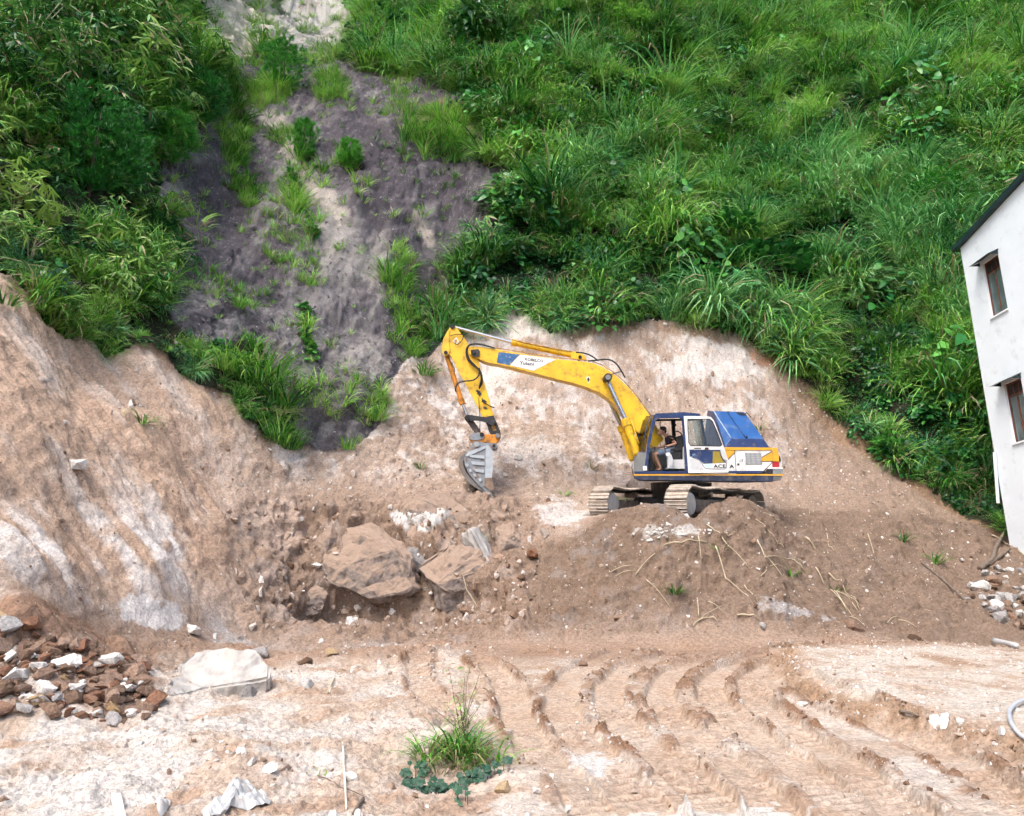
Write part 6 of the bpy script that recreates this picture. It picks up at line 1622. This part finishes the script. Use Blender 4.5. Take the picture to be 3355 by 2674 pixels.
for view, pts, r, nm, mt, lb, ct in (
    (Z6, [(1625, 390), (1740, 490), (1860, 600)], .035, 'branch', M_STICK, 'long dark branch lying down the right side of the mound', 'branch'),
    (Z6, [(1985, 245), (2060, 290), (2156, 350)], .022, 'vine_stem', M_STRAW, 'pale yellow vine stem arching down beside the house corner', 'stem'),
    (Z6, [(1925, 420), (1990, 370), (2010, 320), (2060, 215)], .075, 'broken_branch', M_STICK, 'thick grey forked branch lying below the house', 'branch'),
    (Z6, [(1975, 405), (2080, 322)], .055, 'broken_branch', M_STICK, 'shorter grey branch crossing under the forked one below the house', 'branch'),
    (Z6, [(2012, 812), (2122, 838)], .075, 'log', M_GREYL, 'short grey log at the right edge where ground meets mound', 'log'),
    (Z6, [(1515, 1165), (1610, 1188)], .02, 'stick', M_STICK, 'short stick lying across the wheel ruts', 'stick'),
    (Z5, [(190, 1312), (203, 1490), (216, 1690)], .013, 'bamboo_pole', M_PALE, 'thin bleached bamboo pole lying in the foreground left of the weeds', 'pole'),
    (Z5, [(65, 1510), (180, 1570), (310, 1622)], .007, 'stick', M_STICK, 'thin dark stick crossing the bleached pole', 'stick'),
    (Z5, [(300, 1640), (250, 1716)], .018, 'stake', M_STICK, 'short charred stake at the bottom edge beside the pole', 'stake'),
    (Z5, [(125, 1075), (150, 1005)], .014, 'stick', M_PALE, 'short pale stick right of the white slab', 'stick'),
    (Z5, [(805, 485), (910, 635)], .013, 'dry_stalk', M_STRAW, 'single dry stalk leaning on the pit wall above the brown block', 'stalk'),
    (Z4, [(470, 1490), (515, 1440)], .010, 'stick', M_PALE, 'thin pale twig lying on the white gravel at lower left', 'stick'),
    (Z4, [(1000, 1590), (1090, 1530)], .008, 'stick', M_STRAW, 'fine straw twig left of the crumpled sack', 'stick'),
    (Z4, [(1890, 1010), (1935, 925)], .016, 'stick', M_STRAW, 'short straw stick right of the small flat grey rock', 'stick')):
    stalk(view, pts, r, nm, mt, lb, ct, lift=r * .8, n=8)
# white plank end
pa = Vector(hit(*Z4(690, 1735))[0]); pb_ = Vector(hit(*Z4(668, 1625))[0])
dv = (pb_ - pa); L_ = dv.length
bm = bmesh.new(); bmesh.ops.create_cube(bm, size=1.0); bmesh.ops.scale(bm, vec=(.07, L_ * 1.25, .03), verts=bm.verts); bmesh.ops.bevel(bm, geom=list(bm.edges), offset=.004, segments=1, affect='EDGES')
o = bmobj('plank', bm, mat('white_board', (.76, .76, .78), .7, var=.15, scale=8, dirt=(.4, .32, .26), dirt_amt=.2), None)
o.location = pa.lerp(pb_, .4) + Vector((0, 0, .03)); o.rotation_euler = (math.asin(max(-1, min(1, dv.z / L_))), 0, math.atan2(dv.y, dv.x) - math.pi / 2)
tag(o, 'narrow white board lying at the bottom left edge', 'board')
# crumpled plastic sheets
def crumple(pts, view, h, seed, name, material, label, cat):
    c2 = np.mean([view(*p) for p in pts], 0); 
    P = [np.array(hit(*view(*p))[0]) for p in pts]; cen = np.mean(P, 0)
    v_, f_ = [], []; nr, na = 16, len(P) * 6
    Q = np.array(smoothline([tuple(p) for p in P + [P[0]]], 6))[:-1]; na = len(Q)
    for i in range(nr + 1):
        t = i / nr
        for k in range(na): v_.append(cen + (Q[k] - cen) * t)
    v_ = np.array(v_); t_ = np.repeat(np.arange(nr + 1) / nr, na)
    rid = 1 - np.abs(fbm(v_[:, 0] * 7, v_[:, 1] * 7, None, seed, 4)) * 2.6
    hz = []
    for q in v_:
        g_, _ = drop(q[0], q[1]); hz.append(g_.z)
    v_[:, 2] = np.array(hz) + .015 + h * (1 - t_ ** 2.5) * (.35 + .65 * np.clip(rid, 0, 1)) + .02 * fbm(v_[:, 0] * 18, v_[:, 1] * 18, None, seed + 5, 2)
    for i in range(nr):
        for k in range(na):
            f_.append((i * na + k, i * na + (k + 1) % na, (i + 1) * na + (k + 1) % na, (i + 1) * na + k))
    o = meshobj(name, v_ - cen, f_, material, None, False); o.location = cen
    md = o.modifiers.new('thickness', 'SOLIDIFY'); md.thickness = .004
    return tag(o, label, cat)
M_PLAS = mat('dirty_white_plastic', (.50, .50, .50), .45, var=.2, scale=7, dirt=(.42, .36, .30), dirt_amt=.3, dirt_scale=6)
crumple([(1160, 1700), (1270, 1640), (1360, 1525), (1430, 1520), (1530, 1590), (1562, 1650), (1480, 1675), (1330, 1680), (1230, 1722)], Z4, .06, 81, 'plastic_sack', M_PLAS, 'crumpled dirty white plastic sack in the left foreground', 'sack')
crumple([(890, 1650), (950, 1632), (985, 1660), (960, 1695), (905, 1700)], Z4, .05, 82, 'plastic_scrap', M_PLAS, 'small flat scrap of white plastic left of the crumpled sack', 'scrap')
crumple([(1655, 1215), (1700, 1195), (1745, 1200), (1770, 1185), (1758, 1250), (1720, 1262), (1680, 1240)], Z6, .05, 83, 'plastic_bag', mat('white_plastic', (.62, .62, .62), .4, var=.1), 'white plastic bag on the gravel terrace at right', 'bag')
crumple([(2020, 1265), (2040, 1250), (2062, 1275), (2050, 1295), (2025, 1290)], Z6, .04, 84, 'plastic_scrap', M_PLAS, 'pale scrap of plastic right of the white bag', 'scrap')
pts = smoothline([(2250, 1095), (2156, 1128), (2105, 1155), (2083, 1195), (2092, 1245), (2120, 1290), (2165, 1330), (2260, 1380)], 4)
P = [np.array(hit(*Z6(*p))[0]) + np.array((0, 0, .05)) for p in pts]
o = tube([q - P[0] for q in P], .022, 'water_hose', mat('grey_blue_hose', (.42, .45, .50), .5, var=.2), None, 8); o.location = P[0]
tag(o, 'looped grey-blue hose lying on the terrace at the right edge', 'hose')
# ================================================================== PLANTS ONE CAN POINT AT
random.seed(23)
def ground_at(x, y):
    p, nn = hitd(x, y); return p, (p - Vector((0, 0, CAMZ))).length
def pine(x, y, h_px, r_px, label, tint=.5, shape=1.0):
    p, dep = ground_at(x, y); s = dep / 1542.0; h, r = h_px * s + .5, r_px * s * 1.12
    t = empty('pine_tree', p - Vector((0, 0, .1)), (0, 0, U(0, 6)), label, 'tree', 'young pines on the hillside')
    tube([np.array((0, 0, 0)), np.array((.03, .02, h * .5)), np.array((0, 0, h * .95))], [.06, .04, .012], 'trunk', M_BARK, t, 8)
    g = Leaves()
    n = int(90 + 300 * min(1.5, r * h / 2.2))
    for i in range(n):
        q = random.random() ** .8; a = U(0, 6.283)
        zz = h * (.12 + .88 * q); rr_ = r * (math.sin(math.pi * min(1, .12 + .9 * (1 - q))) ** .7 * .9 + .1) * random.random() ** .45 * (1 + .25 * math.sin(3 * a + q * 9))
        c = np.array((rr_ * math.cos(a), rr_ * math.sin(a), zz)); val = U(0, 1)
        ax = np.array((math.cos(a) * .7, math.sin(a) * .7, .8)); ax /= np.linalg.norm(ax)
        for k in range(16):
            d = ax + np.array((U(-.9, .9), U(-.9, .9), U(-.7, .9))); d /= np.linalg.norm(d)
            L_ = U(.16, .28)
            sd = np.cross(d, np.array((U(-1, 1), U(-1, 1), U(-1, 1)))); sd /= np.linalg.norm(sd) + 1e-9
            g.strip([c, c + d * L_ * .6, c + d * L_], [.008, .010, 0.0], sd, val * .6 + U(0, .4))
    cr = g.build('crown', [M_PINE, M_DRY], t); cr['tint'] = tint
    return t
for a in ((592, 205, 95, 40, 'round bushy young pine at the top of the bare shale scar'), (420, 270, 92, 37, 'young pine at the upper left edge of the shale scar'), (310, 265, 100, 42, 'young pine on the slope between the bamboo and the shale scar'),
          (356, 352, 84, 36, 'small pine with yellowish shoots at the left edge of the shale', .75), (345, 290, 60, 30, 'yellow-green sapling above the small pine at the shale edge', .85), (185, 420, 170, 82, 'biggest dark pine among the bamboo on the left slope', .42),
          (636, 345, 74, 21, 'narrow pine sapling alone in the middle of the shale scar', .5), (733, 362, 46, 20, 'small yellowish conifer right of the narrow sapling on the shale', .85), (250, 420, 110, 42, 'dark pine right behind the biggest pine on the left', .45)):
    pine(*a)
def shrub(x, y, h_px, r_px, label, name='shrub', leaf=.09, tint=.5, n=900, m=None, dome=True):
    p, dep = ground_at(x, y); s = dep / 1542.0; h, r = h_px * s, r_px * s
    t = empty(name, p - Vector((0, 0, .1)), (0, 0, U(0, 6)), label, 'shrub')
    tube([np.array((0, 0, 0)), np.array((.05, .02, h * .35)), np.array((-.03, 0, h * .7))], [.05, .04, .015], 'stem', M_BARK, t, 7)
    g = Leaves()
    cl = [(U(0, 6.283), U(.35, .95), U(.4, 1)) for _ in range(26)]
    for i in range(n):
        a, q, e = random.choice(cl)
        c = np.array((r * q * math.cos(a), r * q * math.sin(a), h * (.25 + .7 * e * math.sqrt(max(0, 1 - q * q * .85)))))
        c = c + np.array((U(-1, 1), U(-1, 1), U(-.7, .7))) * r * .26
        d = c / np.linalg.norm(c) + np.array((U(-.8, .8), U(-.8, .8), U(-.6, .3)))
        g.leaf(c, d, leaf * U(1.3, 2.2), leaf * U(.4, .65), U(0, 1), 0, U(.1, .5))
    cr = g.build('foliage', [m or M_BROAD, M_DRY], t); cr['tint'] = tint
    return t
shrub(1656, 45, 75, 68, 'dark dome-shaped shrub at the top edge of the hillside', leaf=.16, tint=.42)
shrub(1965, 470, 100, 72, 'rounded feathery green shrub on the hill above the house roof', leaf=.09, tint=.62, n=1500, m=M_PINE)
shrub(1331, 85, 60, 45, 'bright yellow-green shrub high on the hill', leaf=.14, tint=.85, n=500, m=M_GRASS)
shrub(1535, 520, 70, 58, 'shrub with large heart-shaped leaves above the cut', name='broad_leaf_shrub', leaf=.22, tint=.72, n=420)
shrub(1610, 600, 90, 75, 'wide dark-leaved shrub overhanging the upper right of the cut', name='broad_leaf_shrub', leaf=.22, tint=.5, n=620)
shrub(1460, 620, 60, 60, 'dark shrub with drooping leaves at the top edge of the cut', name='broad_leaf_shrub', leaf=.17, tint=.4, n=520)
shrub(1880, 965, 50, 34, 'pale grey-green leafy shrub at the foot of the hill right of the mound', leaf=.14, tint=.8, n=260)
def clump(x, y, L_px, label, n=90, name='grass_clump', tint=.5, w=.016, spread=.8, th=(-.9, .5), r=.18, dry=.06, lean=None, m=None, cat='grass clump', group=None):
    p, dep = ground_at(x, y); s = dep / 1542.0
    g = src_grass(n, L_px * s, w, spread, th, dry, r)
    o = g.build(name, [m or M_GRASS, M_DRY]); o['tint'] = tint
    o.location = p; o.rotation_euler = (lean or 0, 0, U(0, 6) if lean is None else 0)
    return tag(o, label, cat, group)
clump(545, 810, 130, 'huge arching grass clump hanging over the left bank below the shale', 260, tint=.5, w=.02, spread=1.1, th=(-1.5, -.2), r=.75)
clump(600, 860, 110, 'arching grass clump right of the huge one over the left bank', 160, tint=.45, w=.018, spread=1.1, th=(-1.5, -.2), r=.5)
clump(470, 780, 95, 'grass clump left of the huge arching one above the bank', 130, tint=.5, w=.018, spread=1.0, th=(-1.4, 0), r=.5)
clump(300, 890, 60, 'green tuft hanging alone on the bare left bank', 60, tint=.55, w=.012, spread=1.4, th=(-1.6, -1.2), r=.1)
clump(615, 945, 55, 'dark green tuft at the bottom of the shale above the pit', 110, tint=.45, r=.25)
clump(795, 885, 60, 'bright green tuft at the lower right end of the shale scar', 120, tint=.62, r=.28)
clump(893, 790, 55, 'green tuft hanging left of the excavator arm', 100, tint=.55, r=.25, th=(-1.3, .2))
clump(820, 600, 70, 'tall yellow-green tuft in the middle of the lower shale', 100, tint=.85, r=.2)
clump(678, 358, 30, 'small round blue-green tuft beside the narrow pine sapling', 90, tint=.4, r=.12, spread=1.2)
clump(730, 945, 40, 'low tuft at the foot of the shale right of the dark green one', 70, tint=.5, r=.2)
clump(10, 640, 40, 'dark trailing tuft at the left edge on top of the bank', 60, tint=.35, r=.2)
for k, (a, b_, l) in enumerate(((885, 985, 'tuft of green leaves on the slope left of the bucket'), (1188, 1042, 'green tuft uprooted on the slope between bucket and tracks'), (1245, 985, 'dry grass blades on the slope left of the cab'), (1010, 1140, 'few green blades hanging over the pit wall'),
        (1420, 1248, 'dark uprooted grass clod low on the mound'), (1515, 1155, 'grey-green grass wisp on the mound below the tracks'), (1760, 1245, 'uprooted grass with pale roots on the right of the mound'), (1900, 1140, 'dark uprooted sod at the right of the mound'), (1965, 1185, 'dark sod clump near the house on the mound'),
        (1665, 1210, 'small green blades sticking out of the mound'), (1600, 905, 'withered olive tuft on the slope right of the excavator hood'), (1310, 1060, 'few green blades growing between the excavator tracks'))):
    dk = 'dark' in l
    clump(a, b_, 34 if not dk else 40, l, 34 if not dk else 60, 'grass_tuft', .3 if dk else .55, .012, 1.2, (-.9, .4), .12, .45 if 'dry' in l or 'wither' in l or 'pale' in l else .12)
# bamboo on the left edge
def bamboo(x, y, h_px, r_px, label, tint, n, L_):
    p, dep = ground_at(x, y); s = dep / 1542.0
    t = empty('bamboo', p, (0, 0, 0), label, 'bamboo')
    for k in range(5):
        a = U(0, 6.28); e = np.array((math.cos(a) * r_px * s * .5, math.sin(a) * r_px * s * .5, h_px * s * U(.7, 1)))
        tube([np.array((0, 0, 0)), e * np.array((.3, .3, .6)), e], [.02, .015, .006], 'cane', M_STRAW, t, 6)
    cr = src_bamboo(n, h_px * s, r_px * s, L_).build('foliage', [M_BAMB, M_DRY], t); cr['tint'] = tint
bamboo(25, 470, 130, 62, 'pale yellow-green bamboo with long leaves at the left edge', .95, 90, .36)
bamboo(150, 200, 150, 70, 'blue-green bamboo with drooping leaves at the upper left', .35, 110, .34)
bamboo(60, 130, 130, 80, 'dark bamboo in the top left corner', .3, 110, .32)
bamboo(225, 130, 60, 36, 'small bamboo sprig with star-like leaves on the upper left slope', .8, 34, .34)
bamboo(330, 110, 110, 60, 'tall bamboo left of the white cliff', .55, 90, .3)
bamboo(60, 560, 90, 60, 'bamboo undergrowth at the left edge above the bank', .6, 80, .28)
# vine creeping down the shale
for (x0, y0, x1, y1, lb) in ((602, 356, 662, 505, 'leafy green vine creeping down the middle of the shale scar'), (640, 640, 655, 760, 'shorter leafy vine low on the shale scar')):
    g = Leaves(); o0 = Vector(hitd(x0, y0)[0])
    for i in range(150):
        t_ = random.random(); p, nn = hitd(x0 + (x1 - x0) * t_ + U(-11, 11) + 8 * math.sin(t_ * 9), y0 + (y1 - y0) * t_)
        if p is None: continue
        c = np.array(p + nn * .06 - o0)
        g.leaf(c, (U(-1, 1), -1.0, U(-.6, .6)), U(.16, .28), U(.06, .1), U(0, 1), 0, .2)
    o = g.build('creeping_vine', [M_BROAD, M_DRY]); o.location = o0; o['tint'] = .62
    tag(o, lb, 'vine')
# weeds in the foreground
wp, wd = ground_at(950, 1600)
def weed_at(z5): p, nn = hit(*Z5(*z5)); return p
p = weed_at((830, 1330))
t = empty('weed_plant', p, (0, 0, 0), 'tall dried-out weed with thin branching stems in the foreground', 'weed')
for k in range(16):
    a = U(0, 6.28); L_ = U(.3, .72); sp = U(.05, .40)
    q = [np.array((U(-.06, .06), U(-.06, .06), -.02))]
    for i in range(1, 6):
        q.append(q[0] + np.array((math.cos(a) * sp * (i / 5) ** 1.5, math.sin(a) * sp * (i / 5) ** 1.5, L_ * i / 5)) + np.array((U(-.015, .015), U(-.015, .015), 0)))
    st = tube(q, [.005, .0045, .004, .0035, .003, .002], 'stem', random.choice((M_STICK, M_STRAW, M_STICK)), t, 5)
    g = Leaves()
    for i in range(14):
        c = q[random.randint(2, 5)] + np.array((U(-.02, .02), U(-.02, .02), U(-.05, .03)))
        g.leaf(c, (U(-1, 1), U(-1, 1), U(-.2, .9)), U(.04, .10), U(.005, .010), U(0, 1), 1 if random.random() < .55 else 0, .4)
    lf = g.build('leaves', [M_GRASS, M_DRY], st); lf['tint'] = .7
def strapleaf(z5, n, L_, w, label, tint, th=(-1.2, .3), spread=.9, dry=.1):
    p = weed_at(z5)
    o = src_grass(n, L_, w, spread, th, dry, .10).build('grass_clump', [M_GRASS, M_DRY]); o.location = p; o['tint'] = tint
    return tag(o, label, 'grass clump')
strapleaf((640, 1410), 90, .46, .010, 'bright green strap-leaved clump at the left of the foreground weeds', .55, dry=.3)
strapleaf((790, 1400), 150, .52, .010, 'dark green grass in the middle of the foreground weeds', .3, dry=.25)
strapleaf((890, 1410), 160, .48, .006, 'fine grey-green grass at the right of the foreground weeds', .55, dry=.45)
strapleaf((1000, 1430), 18, .45, .011, 'few long green blades reaching out right of the weeds', .7, spread=1.3)
strapleaf((700, 1480), 60, .26, .007, 'short dusty grass between weeds and creeper', .5, dry=.4)
strapleaf((840, 1470), 50, .30, .008, 'drooping half-dry grass in front of the weeds', .6, dry=.5)
strapleaf((80, 1480), 14, .16, .006, 'tiny grass tuft by the dark stick in the foreground', .7)
M_CREEP = leafmat('dusty_creeper_leaf', (.03, .085, .05), (.075, .18, .10), (.24, .36, .27), trans=.15)
def gourd(z5, n, r, label, tint, lw=.042):
    p = weed_at(z5)
    t = empty('creeper', p, (0, 0, 0), label, 'creeper')
    for i in range(n):
        a = U(0, 6.28); q = r * math.sqrt(random.random()); X, Y = p.x + q * math.cos(a), p.y + q * math.sin(a) * .8
        gp, _ = drop(X, Y)
        h = U(.015, .10); c = np.array((X - p.x, Y - p.y, gp.z - p.z + h))
        # lobed leaf: fan of pointed lobes round the stalk end, facing up and towards the light
        m_ = 10; az0 = U(0, 6.28); tilt = Matrix.Rotation(U(.3, 1.1), 3, 'X') @ Matrix.Rotation(U(-.4, .4), 3, 'Y')
        v_ = [Vector((0, 0, 0))]; s = lw * U(.6, 1.25)
        for k in range(m_):
            an = az0 + 6.283 * k / m_; rr_ = s * (1.0 if k % 2 == 0 else .72) * U(.85, 1.1); v_.append(tilt @ Vector((rr_ * math.cos(an), rr_ * math.sin(an), -.15 * rr_ + U(-.1, .1) * s)))
        lo = meshobj('leaf', [np.array(q_) + c for q_ in v_], [(0, k, k % m_ + 1) for k in range(1, m_ + 1)], M_CREEP, t); lo['tint'] = tint
        tube([c - np.array((0, 0, h)), c], .003, 'stalk', M_BARK, lo, 4)
gourd((650, 1590), 34, .22, 'creeper with dusty blue-green lobed leaves below the weeds', .3)
gourd((565, 1525), 14, .14, 'small leafy creeper at the lower left of the weeds', .2)
gourd((890, 1530), 26, .17, 'dark green lobed-leaf creeper under the right of the weeds', .12)
gourd((1030, 1490), 6, .08, 'last few creeper leaves right of the weeds', .2)
gourd((820, 1650), 6, .09, 'pale creeper leaves at the bottom of the weeds', .6)
bpy.data.objects.remove(CAST)
